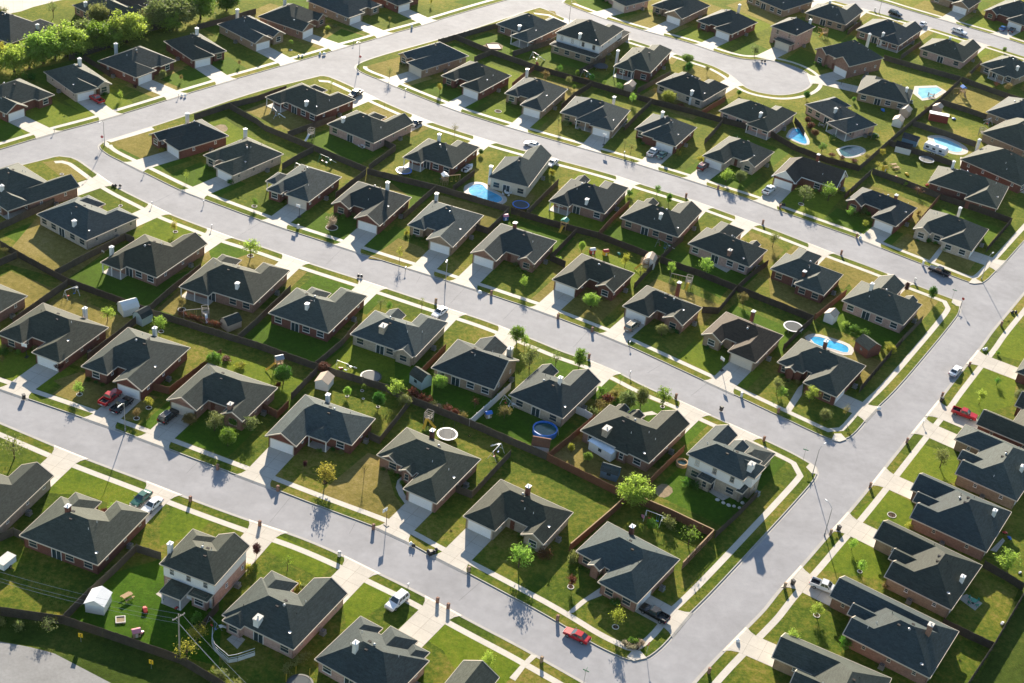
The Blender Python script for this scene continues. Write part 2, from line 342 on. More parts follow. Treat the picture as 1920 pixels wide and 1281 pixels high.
R5e = [(1230, 1390), (1250, 1345), (1323, 1258), (1383, 1197), (1430, 1150), (1440, 1138), (1467, 1103), (1510, 1057), (1555, 1004), (1588, 968), (1640, 905), (1660, 879), (1700, 829), (1727, 795), (1762, 753), (1772, 738), (1815, 683), (1845, 647), (1860, 624), (1897, 580), (1920, 552), (2010, 445)]
R7far = [(1540, -25), (1610, -8), (1665, 7), (1692, 16), (1757, 35), (1795, 46), (1862, 65), (1920, 84), (2010, 112)]
BLOCKS = [
 [(R2far, 2), (R5w_mid, 2), (R3near, 2), (R1n_m, 1)],
 [(R3far, 2), (R5w_up, 2), ([(1990, 375), (2150, 300), (2010, 133)], 0), (R7near, 2), ([(1480, -22), (1110, -28)], 0), (R1n_t, 1), (R6, 2), (R1n_t2, 1)],
 [(R1n_w, 1), (R2near, 2), (R5w_lo, 2), (R4far, 2), ([(-120, 690), (-300, 560), (-140, 357)], 0)],
 [(R4near, 2), ([(1205, 1365), (1150, 1700), (-400, 1700), (-400, 900), (-120, 745)], 0)],
 [(R5e, 2), ([(2010, 445), (2500, 500), (2600, 1500), (1300, 1700), (1230, 1390)], 0)],
 [(R1far, 2), ([(-140, 322), (-400, 200), (-350, -260), (1000, -260), (1040, -26)], 0)],
 [(R7far, 2), ([(2010, 112), (2200, 60), (2100, -200), (1500, -200), (1540, -25)], 0)]]
def norms(p, sgn=1):
    o = []
    for i in range(len(p)):
        a = p[max(i-1, 0)]; b = p[i]; c = p[min(i+1, len(p)-1)]
        d1 = (b-a).normalized() if i else (c-b).normalized(); d2 = (c-b).normalized() if i < len(p)-1 else d1
        n1 = Vector((-d1.y, d1.x)); n2 = Vector((-d2.y, d2.x)); n = (n1+n2)
        n = n.normalized() if n.length > .1 else n1
        o.append(n/max(.5, n.dot(n1))*sgn)
    return o
def offs(p, d):
    n = norms(p); return [a+b*d for a, b in zip(p, n)]
def thin(p, mind=1.2):
    q = [p[0]]
    for a in p[1:-1]:
        if (a-q[-1]).length > mind: q.append(a)
    q.append(p[-1]); return q
KERBS = []           # world polylines used to find where a drive meets the street
base = MB(); base.poly([(-900, -300, -.06), (900, -300, -.06), (900, 2200, -.06), (-900, 2200, -.06)])
struct(base.obj('ground', 'grass_rough'))
rd = MB(); rd.poly([(-330, 60, 0), (330, 60, 0), (330, 640, 0), (-330, 640, 0)])
struct(rd.obj('road', 'asphalt'))
for blk in BLOCKS:
    pts = []; fl = []
    for line, f in blk:
        w = P2(line)
        if f: w = thin(chaikin(w, 2))
        for a in w[:-1]: pts.append(a); fl.append(f)
    area = sum(a.x*b.y-b.x*a.y for a, b in zip(pts, pts[1:]+pts[:1]))
    ccw = area > 0
    lawn = MB(); q = pts if ccw else pts[::-1]
    lawn.prism([(a.x, a.y) for a in q], -.03, Z0)
    struct(lawn.obj('lawn', 'grass'))
    runs = []
    for line, f in blk:
        if not f: continue
        w = thin(chaikin(P2(line), 2))
        if not ccw: w = w[::-1]
        KERBS.append(w); 
        if runs and ccw and (runs[-1][0][-1]-w[0]).length < .05 : runs[-1] = (runs[-1][0]+w[1:], runs[-1][1]+[f]*(len(w)-1))
        elif runs and (not ccw) and (runs[-1][0][0]-w[-1]).length < .05: runs[-1] = (w[:-1]+runs[-1][0], [f]*(len(w)-1)+runs[-1][1])
        else: runs.append((w, [f]*(len(w)-1)))
    for w, ff in runs:
        kb = MB(); a = offs(w, .18); g = offs(w, -.48); n = len(w)
        for i in range(n-1):
            kb.poly([(*w[i], .145), (*w[i+1], .145), (*a[i+1], .145), (*a[i], .145)])
            kb.poly([(*w[i], 0), (*w[i+1], 0), (*w[i+1], .145), (*w[i], .145)])
            kb.poly([(*a[i+1], .1), (*a[i], .1), (*a[i], .145), (*a[i+1], .145)])
            kb.poly([(*g[i], .012), (*g[i+1], .012), (*w[i+1], .012), (*w[i], .012)])
        struct(kb.obj('kerb', 'kerb_concrete'))
        # pavement behind a grass verge
        keep = list(range(n))
        for _ in range(6):
            ww = [w[i] for i in keep]; c1 = offs(ww, 3.35); bad = set()
            for i in range(len(ww)-1):
                if (c1[i+1]-c1[i]).dot(ww[i+1]-ww[i]) < .15*(ww[i+1]-ww[i]).length_squared: bad.add(i if i else i+1)
            if not bad: break
            keep = [k for j, k in enumerate(keep) if j not in bad]
        ww = [w[i] for i in keep]; c0 = offs(ww, 2.05); c1 = offs(ww, 3.3); pv = MB()
        for j in range(len(ww)-1):
            if ff[min(keep[j], len(ff)-1)] == 2 and (c1[j+1]-c1[j]).dot(ww[j+1]-ww[j]) > 0:
                pv.poly([(*c0[j], Z0+.014), (*c0[j+1], Z0+.014), (*c1[j+1], Z0+.014), (*c1[j], Z0+.014)])
        if pv.f: struct(pv.obj('sidewalk', 'walk_concrete'))
SHEET = [0]
def sheet(name, mt, pts, z=None, smooth=0, edge=None):
    """flat patch of ground given by survey points"""
    w = P2(pts)
    if smooth:
        w = chaikin(w+[w[0]], smooth)[:-1]
    if sum(a.x*b.y-b.x*a.y for a, b in zip(w, w[1:]+w[:1])) < 0: w = w[::-1]
    SHEET[0] += 1
    zz = Z0 + .006 + .0006*(SHEET[0] % 9) if z is None else z
    c = sum(w, Vector((0, 0)))/len(w); d = w[1]-w[0]; r = math.atan2(d.y, d.x)
    m = MB(); m.poly([(*(Matrix.Rotation(-r, 2) @ (a-c)), 0) for a in w]); o = m.obj(name, mt); o.location = (c.x, c.y, zz); o.rotation_euler.z = r
    return struct(o)
sheet('country_road', 'old_asphalt', [(-120, 1185), (0, 1204), (75, 1218), (150, 1242), (225, 1267), (252, 1281), (330, 1330), (330, 1480), (150, 1380), (0, 1300), (-120, 1260)], smooth=1)
sheet('back_road', 'concrete', [(-30, -5), (-30, 34), (0, 30), (40, 22), (62, 14), (110, 2), (160, -8), (160, -12), (60, -20)])
for mt, pts in [
 ('grass_lush', [(693, 322), (825, 360), (764, 402), (770, 372), (735, 345)]), ('grass_lush', [(566, 435), (655, 380), (720, 425), (667, 455), (640, 460)]), ('grass_lush', [(680, 470), (740, 425), (768, 432), (702, 480)]),
 ('grass_lush', [(120, 527), (243, 452), (300, 525), (380, 500), (300, 570), (270, 585), (200, 560)]), ('grass_fresh', [(280, 412), (308, 405), (385, 438), (340, 462), (250, 445)]),
 ('grass_lush', [(390, 465), (425, 452), (470, 476), (400, 500)]), ('grass_dormant', [(0, 492), (72, 405), (160, 455), (225, 452), (125, 527)]), ('grass_dormant', [(200, 266), (265, 245), (318, 290), (272, 302)]),
 ('grass_dormant', [(80, 305), (125, 300), (170, 335), (130, 345)]), ('grass_dormant', [(683, 126), (755, 106), (790, 130), (745, 150)]), ('grass_dormant', [(1000, 17), (1040, 22), (1050, 40), (1020, 42)]),
 ('grass_dormant', [(1790, 155), (1915, 190), (1872, 225), (1765, 190)]), ('grass_dormant', [(1440, 520), (1545, 560), (1585, 545), (1530, 600), (1445, 565)]), ('grass_dormant', [(1400, 432), (1440, 448), (1470, 470), (1440, 500), (1420, 470)]), ('grass_dormant', [(1540, 480), (1640, 510), (1600, 545), (1580, 515), (1530, 490)]),
 ('grass_dormant', [(690, 485), (740, 445), (790, 465), (800, 475), (770, 497)]), ('grass_dormant', [(600, 925), (690, 850), (720, 860), (740, 930), (760, 955), (725, 985)]), ('grass_dormant', [(100, 715), (145, 700), (215, 735), (180, 770)]),
 ('grass_fresh', [(80, 925), (140, 870), (275, 922), (230, 955), (165, 930)]), ('grass_fresh', [(300, 985), (330, 945), (400, 970), (375, 1000), (300, 1025)]), ('grass_fresh', [(450, 1010), (480, 985), (630, 1055), (600, 1085)]), ('grass_fresh', [(640, 1110), (690, 1085), (745, 1115), (650, 1185)]), ('grass_fresh', [(765, 1180), (800, 1150), (990, 1240), (900, 1330), (830, 1220)]),
 ('grass_fresh', [(1680, 895), (1728, 833), (1800, 860), (1795, 905), (1735, 912)]), ('grass_fresh', [(1600, 965), (1660, 918), (1725, 950), (1710, 1000)]), ('grass_fresh', [(1780, 765), (1840, 690), (1905, 715), (1900, 760), (1835, 780)]), ('grass_fresh', [(1862, 665), (1905, 610), (1990, 650), (1960, 690)]), ('grass_fresh', [(1530, 1068), (1582, 1008), (1645, 1030), (1670, 1060), (1660, 1090)]),
 ('grass_lush', [(1365, 105), (1405, 78), (1445, 95), (1425, 110)]), ('grass_lush', [(1470, 115), (1500, 92), (1550, 110), (1555, 130), (1520, 132)]), ('grass_lush', [(600, 80), (640, 55), (690, 70), (640, 88)]), ('grass_lush', [(850, 5), (890, -10), (930, 0), (890, 14)]), ('grass_lush', [(300, 150), (345, 130), (400, 155), (355, 172)]), ('grass_lush', [(0, 225), (20, 220), (50, 258), (0, 272)]),
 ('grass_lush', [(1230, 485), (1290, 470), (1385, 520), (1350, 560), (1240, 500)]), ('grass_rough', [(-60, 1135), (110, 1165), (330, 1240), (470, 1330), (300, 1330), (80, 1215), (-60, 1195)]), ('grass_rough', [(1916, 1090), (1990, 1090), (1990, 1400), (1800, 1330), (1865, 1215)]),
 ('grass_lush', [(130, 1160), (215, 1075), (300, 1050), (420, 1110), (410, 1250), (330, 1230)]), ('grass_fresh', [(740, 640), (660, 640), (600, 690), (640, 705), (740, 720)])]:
    sheet('lawn', mt, pts)
for pts in [[(905, 86), (930, 78), (948, 90), (922, 100)], [(1225, 918), (1245, 905), (1265, 920), (1250, 935), (1232, 932)], [(395, 240), (420, 232), (430, 245), (410, 252)]]:
    sheet('bare_patch', 'bare_dirt', pts, smooth=1)
# walks that do not belong to a drive
for pts in [[(745, 902), (754, 894), (752, 908), (757, 925), (768, 942), (762, 950), (748, 930), (742, 915)],
 [(1061, 1152), (1075, 1150), (1102, 1128), (1128, 1118), (1130, 1100), (1115, 1110), (1088, 1128)], [(1471, 770), (1480, 777), (1503, 742), (1506, 720), (1496, 728)],
 [(1193, 783), (1200, 776), (1222, 772), (1234, 778), (1212, 780), (1203, 788)], [(1740, 492), (1750, 496), (1768, 470), (1762, 464)], [(1800, 295), (1850, 310), (1925, 345), (1925, 365), (1870, 350), (1800, 320)]]:
    sheet('footpath', 'walk_concrete', pts, Z0+.024)

def seam(line, d, w=.16):
    a = thin(chaikin(P2(line), 2), 2); b = offs(a, d); c = offs(a, d+w); m = MB()
    for i in range(len(a)-1): m.poly([(*b[i], .006), (*b[i+1], .006), (*c[i+1], .006), (*c[i], .006)])
    struct(m.obj('road_seam', 'road_tar'))
mat('road_tar', (.13, .125, .13), .8, .2, nscale=.5, namp=.3, nscale2=4, namp2=.2)
seam(R4far[3:-2], -4.6); seam(R2far[4:-4], 4.7); seam(R3far[3:-4], 4.6); seam(R5e[2:], -5.0); seam(R1far[1:-1], -5.6)

def joints(line, w, n0, z=.008):
    a = chaikin(P2(line), 2); acc = 0; rr = random.Random(len(line)); nxt = 12; m = MB()
    for p, q in zip(a, a[1:]):
        d = (q-p).length; u = (q-p).normalized(); v = Vector((-u.y, u.x))*n0
        while acc+d > nxt:
            c = p+u*(nxt-acc); k = rr.uniform(.3, 1) if rr.random() < .6 else 1; o = u*rr.uniform(-.7, .7); t = u*.05
            m.poly([(*(c+v*.5), z), (*(c+v*.5+t), z), (*(c+v*w*k+o+t), z), (*(c+v*w*k+o), z)]); nxt += rr.uniform(9, 30)
        acc += d
    struct(m.obj('road_seam', 'road_tar'))
joints(R4far[3:-2], 8.4, 1); joints(R2far[4:-4], 8.6, -1); joints(R3far[3:-4], 8.6, 1); joints(R5e[2:], 9.4, -1); joints(R1far[1:-1], 10.4, -1)
# ------------------------------------------------------------------ houses
def clip(poly, a, b, c):
    """keep a*x+b*y+c >= 0"""
    out = []
    n = len(poly)
    for i in range(n):
        p, q = poly[i], poly[(i+1) % n]; u = a*p[0]+b*p[1]+c; w = a*q[0]+b*q[1]+c
        if u >= 0: out.append(p)
        if (u >= 0) != (w >= 0):
            t = u/(u-w); out.append((p[0]+(q[0]-p[0])*t, p[1]+(q[1]-p[1])*t))
    return out
def parea(p): return abs(sum(p[i][0]*p[(i+1) % len(p)][1]-p[(i+1) % len(p)][0]*p[i][1] for i in range(len(p))))/2
class Roof:
    """roof over a union of rectangles (x0,x1,y0,y1,gables): the upper envelope of their hips and gables"""
    def __init__(s, rects, pitch, ze): s.r = rects; s.p = pitch; s.z = ze
    def planes(s, r):
        x0, x1, y0, y1, g = r
        return [q for q in (('f', 1, 0, -x0), ('b', -1, 0, x1), ('r', 0, 1, -y0), ('l', 0, -1, y1)) if q[0] not in g]
    def h(s, x, y):
        best = None
        for r in s.r:
            if r[0] <= x <= r[1] and r[2] <= y <= r[3]:
                v = min(a*x+b*y+c for _, a, b, c in s.planes(r)); best = v if best is None else max(best, v)
        return s.z + s.p*(best or 0)
    def faces(s):
        res = []
        for i, r in enumerate(s.r):
            P = s.planes(r)
            for q in P:
                _, a, b, c = q
                poly = [(r[0], r[2]), (r[1], r[2]), (r[1], r[3]), (r[0], r[3])]
                for k in P:
                    if k is not q: poly = clip(poly, k[1]-a, k[2]-b, k[3]-c)
                    if len(poly) < 3: break
                if len(poly) < 3 or parea(poly) < .01: continue
                polys = [poly]
                for m, rm in enumerate(s.r):
                    if m == i: continue
                    e = 1e-4 if m < i else -1e-4
                    hs = [(k[1]-a, k[2]-b, k[3]-c+e) for k in s.planes(rm)] + [(1, 0, -rm[0]+1e-5), (-1, 0, rm[1]+1e-5), (0, 1, -rm[2]+1e-5), (0, -1, rm[3]+1e-5)]
                    nx = []
                    for cur in polys:
                        for hx in hs:
                            o = clip(cur, -hx[0], -hx[1], -hx[2])
                            if len(o) >= 3 and parea(o) > .004: nx.append(o)
                            cur = clip(cur, *hx)
                            if len(cur) < 3: break
                    polys = nx
                for pl in polys: res.append([(x, y, s.z+s.p*(a*x+b*y+c)) for x, y in pl])
        return res
def exposed(rects, i, side, inset=0.0):
    """stretches of one side of a rectangle that no other rectangle covers"""
    def R(r): return (r[0]+inset, r[1]-inset, r[2]+inset, r[3]-inset)
    x0, x1, y0, y1 = R(rects[i])
    c = {'f': x0, 'b': x1, 'r': y0, 'l': y1}[side]; a, b = (y0, y1) if side in 'fb' else (x0, x1)
    iv = [(a, b)]
    for m, rm in enumerate(rects):
        if m == i: continue
        u0, u1, v0, v1 = R(rm)
        lo, hi, p0, p1 = (u0, u1, v0, v1) if side in 'fb' else (v0, v1, u0, u1)
        cm = {'f': u0, 'b': u1, 'r': v0, 'l': v1}[side]
        if (lo+1e-4 < c < hi-1e-4) or (abs(cm-c) < 1e-4 and m < i):
            nv = []
            for s_, e_ in iv:
                if p0 > s_: nv.append((s_, min(e_, p0)))
                if p1 < e_: nv.append((max(s_, p1), e_))
            iv = [q for q in nv if q[1]-q[0] > .02]
    return c, iv
OUT = {'f': Vector((-1, 0)), 'b': Vector((1, 0)), 'r': Vector((0, -1)), 'l': Vector((0, 1))}
def onside(side, c, u, out=0.0):
    d = OUT[side]*out
    return (c+d.x, u+d.y) if side in 'fb' else (u+d.x, c+d.y)
def sbox(mb, side, c, u0, u1, z0, z1, o0, o1, k=None):
    """box lying along a wall: from offset o0 to o1 outside the wall plane"""
    s = -1 if side in 'fr' else 1
    a, b = sorted((c+s*o0, c+s*o1))
    if side in 'fb': mb.box(a, b, u0, u1, z0, z1, k)
    else: mb.box(u0, u1, a, b, z0, z1, k)
def mk_mesh(fn, name, mats):
    m = MB(); fn(m); return m.mesh(name, mats)
# shared meshes, local frame: x along the wall, -y out of it, z up
def _win(w, h):
    def f(m):
        t = .06
        for a in ((-w/2, w/2, 0, t), (-w/2, w/2, h-t, h), (-w/2, -w/2+t, t, h-t), (w/2-t, w/2, t, h-t), (-w/2+t, w/2-t, h/2-.03, h/2+.03)):
            m.box(a[0], a[1], -.07, .0, a[2], a[3])
        m.box(-w/2-.06, w/2+.06, -.12, 0, -.07, 0)
    return f
def _pane(w, h):
    def f(m): m.box(-w/2+.05, w/2-.05, -.03, .02, .05, h-.05)
    return f
WIN = {}
for w, h in ((.95, 1.45), (1.7, 1.45), (.7, .8)):
    for tr in ('trim_white', 'trim_tan'):
        WIN[(w, h, tr)] = (mk_mesh(_win(w, h), 'window', tr), mk_mesh(_pane(w, h), 'pane', 'glass'))
def _gar(m):
    for i in range(4):
        z = .02+i*.54; m.box(-2.44, 2.44, -.05, .02, z, z+.515)
        for j in range(8): m.box(-2.3+j*.585, -1.82+j*.585, -.068, -.05, z+.1, z+.42)
def _garfr(m):
    m.box(-2.62, -2.44, -.07, .02, 0, 2.22); m.box(2.44, 2.62, -.07, .02, 0, 2.22); m.box(-2.44, 2.44, -.07, .02, 2.16, 2.3)
GAR = {c: mk_mesh(_gar, 'garage_door', c) for c in ('garage_white', 'garage_cream')}
GARF = mk_mesh(_garfr, 'door_frame', 'trim_tan')
def _door(m):
    m.box(-.46, .46, -.05, .02, 0, 2.05)
    for x, z, h in ((-.22, .25, .6), (.22, .25, .6), (-.22, 1.05, .75), (.22, 1.05, .75)): m.box(x-.15, x+.15, -.07, -.05, z, z+h)
DOOR = mk_mesh(_door, 'front_door', 'door_wood')
def _knob(m): m.lathe([(.02, 0), (.045, .02), (.045, .06), (.02, .08)], 8)
KNOB = mk_mesh(_knob, 'handle', 'metal_grey')
def _patio(m):
    for x in (-.9, 0): m.box(x+.03, x+.87, -.045, .02, .02, 2.02)
PATIO = mk_mesh(_patio, 'pane', 'glass')
def _patiof(m):
    m.box(-1, -.9, -.07, .02, 0, 2.12); m.box(.9, 1, -.07, .02, 0, 2.12); m.box(-.9, .9, -.07, .02, 2.05, 2.12); m.box(-.04, .04, -.06, .02, 0, 2.05)
PATIOF = mk_mesh(_patiof, 'patio_door', 'trim_white')
def _pipe(m): m.lathe([(.05, -.3), (.05, .42), (.03, .45)], 7)
PIPE = mk_mesh(_pipe, 'roof_vent', 'metal_dark')
PIPEW = mk_mesh(_pipe, 'roof_vent', 'metal_white')
def _turb(m): m.lathe([(.12, -.3), (.12, .12), (.24, .18), (.28, .3), (.22, .42), (.08, .5)], 12)
TURB = mk_mesh(_turb, 'roof_vent', 'metal_grey')
def _boxv(m): m.box(-.18, .18, -.24, .24, -.3, .14); m.box(-.22, .22, -.28, .28, .14, .19)
BOXV = mk_mesh(_boxv, 'roof_vent', 'shingle_black')
def _dish(m):
    m.tube([(0, 0, -.3), (0, 0, .35), (0, .05, .5)], .025); m.lathe([(.02, .45), (.2, .48), (.3, .56)], 12, (0, .1), caps=False); m.lathe([(.3, .565), (.2, .49), (.02, .46)], 12, (0, .1), caps=False)
DISH = mk_mesh(_dish, 'satellite_dish', 'metal_grey')
def _chim(w, d, top):
    def f(m):
        m.box(-w/2, w/2, -d/2, d/2, -top, 0)
        m.box(-w/2-.06, w/2+.06, -d/2-.06, d/2+.06, -.28, -.12)
    return f
def _flue(w, d):
    def f(m):
        m.box(-w/2-.1, w/2+.1, -d/2-.1, d/2+.1, 0, .07); m.lathe([(.13, .07), (.13, .26), (.2, .28), (.2, .34), (.05, .4)], 10)
    return f
CHIM = {}
for kx, (w, d, mm) in {'w': (.82, .66, 'siding_white'), 'k': (.9, .7, 'brick_red'), 's': (1.7, 1.2, 'stone'), 'g': (1.0, .8, 'brick_rose'), 'p': (1.3, 1.0, 'siding_cream'), 'W': (1.35, 1.0, 'siding_white')}.items():
    CHIM[kx] = (mk_mesh(_chim(w, d, 7.6), 'chimney', mm), mk_mesh(_flue(w, d), 'chimney_cap', 'metal_white' if kx in 'wk' else 'stone_white'))
SIDES = {'f': -PI/2, 'r': 0.0, 'b': PI/2, 'l': PI}      # turns -y (outward) to face each side
def ray_kerb(p, d):
    best = None
    for w in KERBS:
        for a, b in zip(w, w[1:]):
            e = b-a; den = d.x*e.y-d.y*e.x
            if abs(den) < 1e-6: continue
            q = a-p; t = (q.x*e.y-q.y*e.x)/den; u = (q.x*d.y-q.y*d.x)/den
            if t > 1 and 0 <= u <= 1 and (best is None or t < best): best = t
    return best
STREET = {'k': 'lower street\'s far side', 'l': 'lower street\'s near side', 'j': 'middle street\'s near side', 'b': 'middle street\'s far side', 'c': 'upper street\'s near side', 'd': 'upper street\'s far side',
          'a': 'the avenue', 'n': 'wooded back road', 'e': 'cul-de-sac\'s near side', 'f': 'cul-de-sac\'s far side', 'g': 'corner street\'s near side', 'h': 'corner street\'s far side', 'i': 'right edge pool row', 'm': 'the cross street'}
FRONT = dict(k='f', b='f', d='f', f='f', h='f', c='b', j='b', l='b', e='b', g='b', n='b', a='r', i='r', m='l')
HOUSES = []
COUNT = {}
class HouseRec: pass
def house(row, look, L, B, R, rects, gar='', br='brick_red', ch=None, ze=2.75, pitch=.555, roof='shingle_charcoal', gd='garage_white', trim='trim_tan', low='', lowz=2.7, upper=None, name='brick_house', drive=True, door=None):
    COUNT[row] = COUNT.get(row, 0)+1; idx = COUNT[row]
    l, b, r = G(*L, ze+Z0), G(*B, ze+Z0), G(*R, ze+Z0)
    e1 = (r-b).normalized(); e2 = Vector((-e1.y, e1.x)); D = (r-b).length; W = (l-b).dot(e2); p = (l-b).dot(e1)
    ang = math.atan2(e1.y, e1.x); env = dict(W=W, D=D, p=p)
    def parse(s):
        out = []
        for q in s.split(';'):
            q = q.strip()
            if not q: continue
            a, _, g = q.partition(':'); x0, x1, y0, y1 = [eval(t, {}, env) for t in a.split(',')]
            out.append((x0, x1, y0, y1, g))
        return out
    allr = parse(rects); rs = [(q[0], q[1], q[2], q[3], q[4].replace('o', '')) for q in allr]; solid = [q for q, a in zip(rs, allr) if 'o' not in a[4]]
    porch = [q for q, a in zip(rs, allr) if 'o' in a[4]]
    cx, cy = D/2, W/2
    pos = b+e1*cx+e2*cy
    root = empty(name, pos.x, pos.y, Z0, ang)
    H = HouseRec(); H.row = row; H.idx = idx; H.b = b; H.e1 = e1; H.e2 = e2; H.W = W; H.D = D; H.pos = pos; H.front = FRONT[row]; H.ang = ang
    H.phrase = f"{ORD[idx]} house on {STREET[row]}"
    tag(root, f"{look}, {ORD[idx]} along {STREET[row]}", 'house', f"houses on {STREET[row]}"); HOUSES.append(H); H.root = root
    off = (-cx, -cy, 0); INS = .5
    def wl(x, y): return b+e1*x+e2*y
    H.local = lambda P: ((P-b).dot(e1), (P-b).dot(e2))
    # --- roofs
    vols = [(Roof(rs, pitch, ze), solid, porch, 0.0)]
    lowr = parse(low)
    if lowr:
        lrs = [(q[0], q[1], q[2], q[3], q[4].replace('o', '')) for q in lowr]
        vols.append((Roof(lrs, .38, lowz), [q for q, a in zip(lrs, lowr) if 'o' not in a[4]], [q for q, a in zip(lrs, lowr) if 'o' in a[4]], 0.0))
    main = vols[0][0]
    wallm = MB(); trimm = MB(); postm = []
    for vi, (rf, sol, por, _) in enumerate(vols):
        rm = MB()
        for f in rf.faces(): rm.poly([(x, y, z) for x, y, z in f])
        for i, q in enumerate(rf.r):
            for side in 'fbrl':
                if side in q[4]:                                     # gable end: wall triangle + rake boards
                    x0, x1, y0, y1 = q[:4]
                    c = {'f': x0, 'b': x1, 'r': y0, 'l': y1}[side]; a, e = (y0, y1) if side in 'fb' else (x0, x1)
                    md = (a+e)/2; hz = rf.p*(e-a)/2; s = 1 if side in 'fr' else -1
                    ci = c+s*INS; sl_ = rf.p
                    tri = [(a+INS, rf.z-.02), (e-INS, rf.z-.02), (e-INS, rf.z+sl_*INS-.04), (md, rf.z+hz-.04), (a+INS, rf.z+sl_*INS-.04)]
                    P3 = [(*onside(side, ci, u), z) for u, z in tri]; P3b = [(*onside(side, ci+s*.15, u), z) for u, z in tri]
                    kk = 1 if upper == 'gable' else 0
                    wallm.poly(P3 if side in 'rb' else P3[::-1], kk); wallm.poly(P3b[::-1] if side in 'rb' else P3b, kk)
                    for u0, u1 in ((a-.02, md), (e+.02, md)):
                        z0, z1 = rf.z-.02, rf.z+hz
                        pr = [(u0, z0-.2), (u1, z1-.2), (u1, z1+.03), (u0, z0+.03)]
                        A = [(*onside(side, c-s*.05, u), z) for u, z in pr]; Bq = [(*onside(side, c+s*.10, u), z) for u, z in pr]
                        trimm.hexa(A+Bq)
                    continue
                c, iv = exposed(rf.r, i, side)
                for u0, u1 in iv:
                    sbox(trimm, side, c, u0, u1, rf.z-.2, rf.z+.035, -.02, .05)
                    sbox(trimm, side, c, u0, u1, rf.z-.22, rf.z-.2, -.52, .0)
        roofo = rm.obj('roof', roof, root, off)
        if vi == 0: H.roof = roofo
        for i in range(len(sol)):
            for side in 'fbrl':
                c, iv = exposed(sol, i, side, INS)
                for u0, u1 in iv:
                    s = 1 if side in 'fr' else -1
                    top = rf.z+.2
                    if upper and upper != 'gable' and vi == 0:
                        sbox(wallm, side, c, u0, u1, 0, 2.75, -.2, 0, 0); sbox(wallm, side, c, u0, u1, 2.75, top, -.2, .03, 1)
                    else: sbox(wallm, side, c, u0, u1, 0, top, -.2, 0, 0)
        for q in por:
            x0, x1, y0, y1 = q[0]+.35, q[1]-.35, q[2]+.35, q[3]-.35
            slab = MB(); slab.box(q[0]+.2, q[1]-.4, q[2]+.2, q[3]-.2, 0, .1); slab.obj('porch_floor', 'walk_concrete', root, off)
            pts = []
            n = max(1, round((y1-y0)/3)); pts += [(x0, y0+(y1-y0)*k/n) for k in range(n+1)]
            for x, y in pts:
                if any(a[0]+.3 < x < a[1]-.3 and a[2]+.3 < y < a[3]-.3 for a in sol): continue
                m = MB(); m.box(x-.09, x+.09, y-.09, y+.09, .1, rf.z-.2); m.box(x-.14, x+.14, y-.14, y+.14, .1, .25); m.obj('porch_post', 'trim_white', root, off)
    wallm.obj('wall', [br, (upper if upper and upper != 'gable' else 'siding_white')], root, off)
    trimm.obj('fascia', trim, root, off)
    # --- openings
    def wallat(side, u, vol=0):
        sol = vols[vol][1]; best = None
        for q in sol:
            lo, hi = (q[2], q[3]) if side in 'fb' else (q[0], q[1])
            if lo+INS-.05 <= u <= hi-INS+.05:
                c = {'f': q[0], 'b': -q[1], 'r': q[2], 'l': -q[3]}[side]
                best = c if best is None else min(best, c)
        if best is None: return None
        best += INS
        return best if side in 'fr' else -best
    def fit(me, side, c, u, z, nm, par=root):
        x, y = onside(side, c, u); return place(me, nm, root, (x-cx, y-cy, z), SIDES[side])
    busy = []
    H.garage = None
    if gar:
        for gq in gar.split(';'):
            side, u = gq.split(','); u = eval(u, {}, env); vol = 0
            if lowr and upper and wallat(side, u, 1) is not None: vol = 1
            c = wallat(side, u, vol)
            if c is None: c = wallat(side, u, 0)
            if c is None: continue
            g = fit(GAR[gd], side, c, u, 0, 'garage_door'); place(GARF, 'frame', g); busy.append((side, c, u-2.9, u+2.9))
            x, y = onside(side, c, u, .05); P = wl(x, y); o = OUT[side]; d = e1*o.x+e2*o.y
            H.garage = (P, d, side, c, u)
            t = ray_kerb(P, d)
            if t and t < 24 and drive:
                n = Vector((-d.y, d.x)); m = MB(); rz = math.atan2(d.y, d.x)
                hw = 2.75
                te = [ray_kerb(P+n*(sg*(hw+.9)), d) or t for sg in (-1, 1)]; te = [q if abs(q-t) < 3.5 else t for q in te]
                zs = [.02, .02, .028, .036, -.1]
                pr = [[(-.1, hw), (q-2.1, hw), (q-.9, hw+.35), (q-.05, hw+.95), (q+.42, hw+1.2)] for q in te]
                for i in range(4):
                    (a0, h0), (a1, h1) = pr[0][i:i+2]; (c0, k0), (c1, k1) = pr[1][i:i+2]
                    m.poly([(a0, -h0, zs[i]), (a1, -h1, zs[i+1]), (c1, k1, zs[i+1]), (c0, k0, zs[i])])
                o_ = m.obj('driveway', 'concrete'); o_.location = (P.x, P.y, Z0+.0007*(len(HOUSES) % 11)); o_.rotation_euler.z = rz; struct(o_)
                H.drive = (P, d, t)
    fs = H.front
    # front door beside the garage, in the recess
    if H.garage and H.garage[2] == fs:
        lo, hi = (0, W) if fs in 'fb' else (0, D)
        u0 = H.garage[4]; du = 4.2 if u0 < (lo+hi)/2 else -4.2
        if not door: door = u0+du
        c = wallat(fs, door)
        if c is not None:
            d_ = fit(DOOR, fs, c, door, .08, 'front_door'); place(KNOB, 'handle', d_, (.36, -.1, 1.0)); busy.append((fs, c, door-.7, door+.7))
    bk = {'f': 'b', 'b': 'f', 'r': 'l', 'l': 'r'}[fs]
    lo, hi = (0, W) if bk in 'fb' else (0, D)
    u = lo+(hi-lo)*rnd.uniform(.5, .62); c = wallat(bk, u)
    if c is not None:
        d_ = fit(PATIOF, bk, c, u, .05, 'patio_door'); place(PATIO, 'pane', d_); busy.append((bk, c, u-1.3, u+1.3))
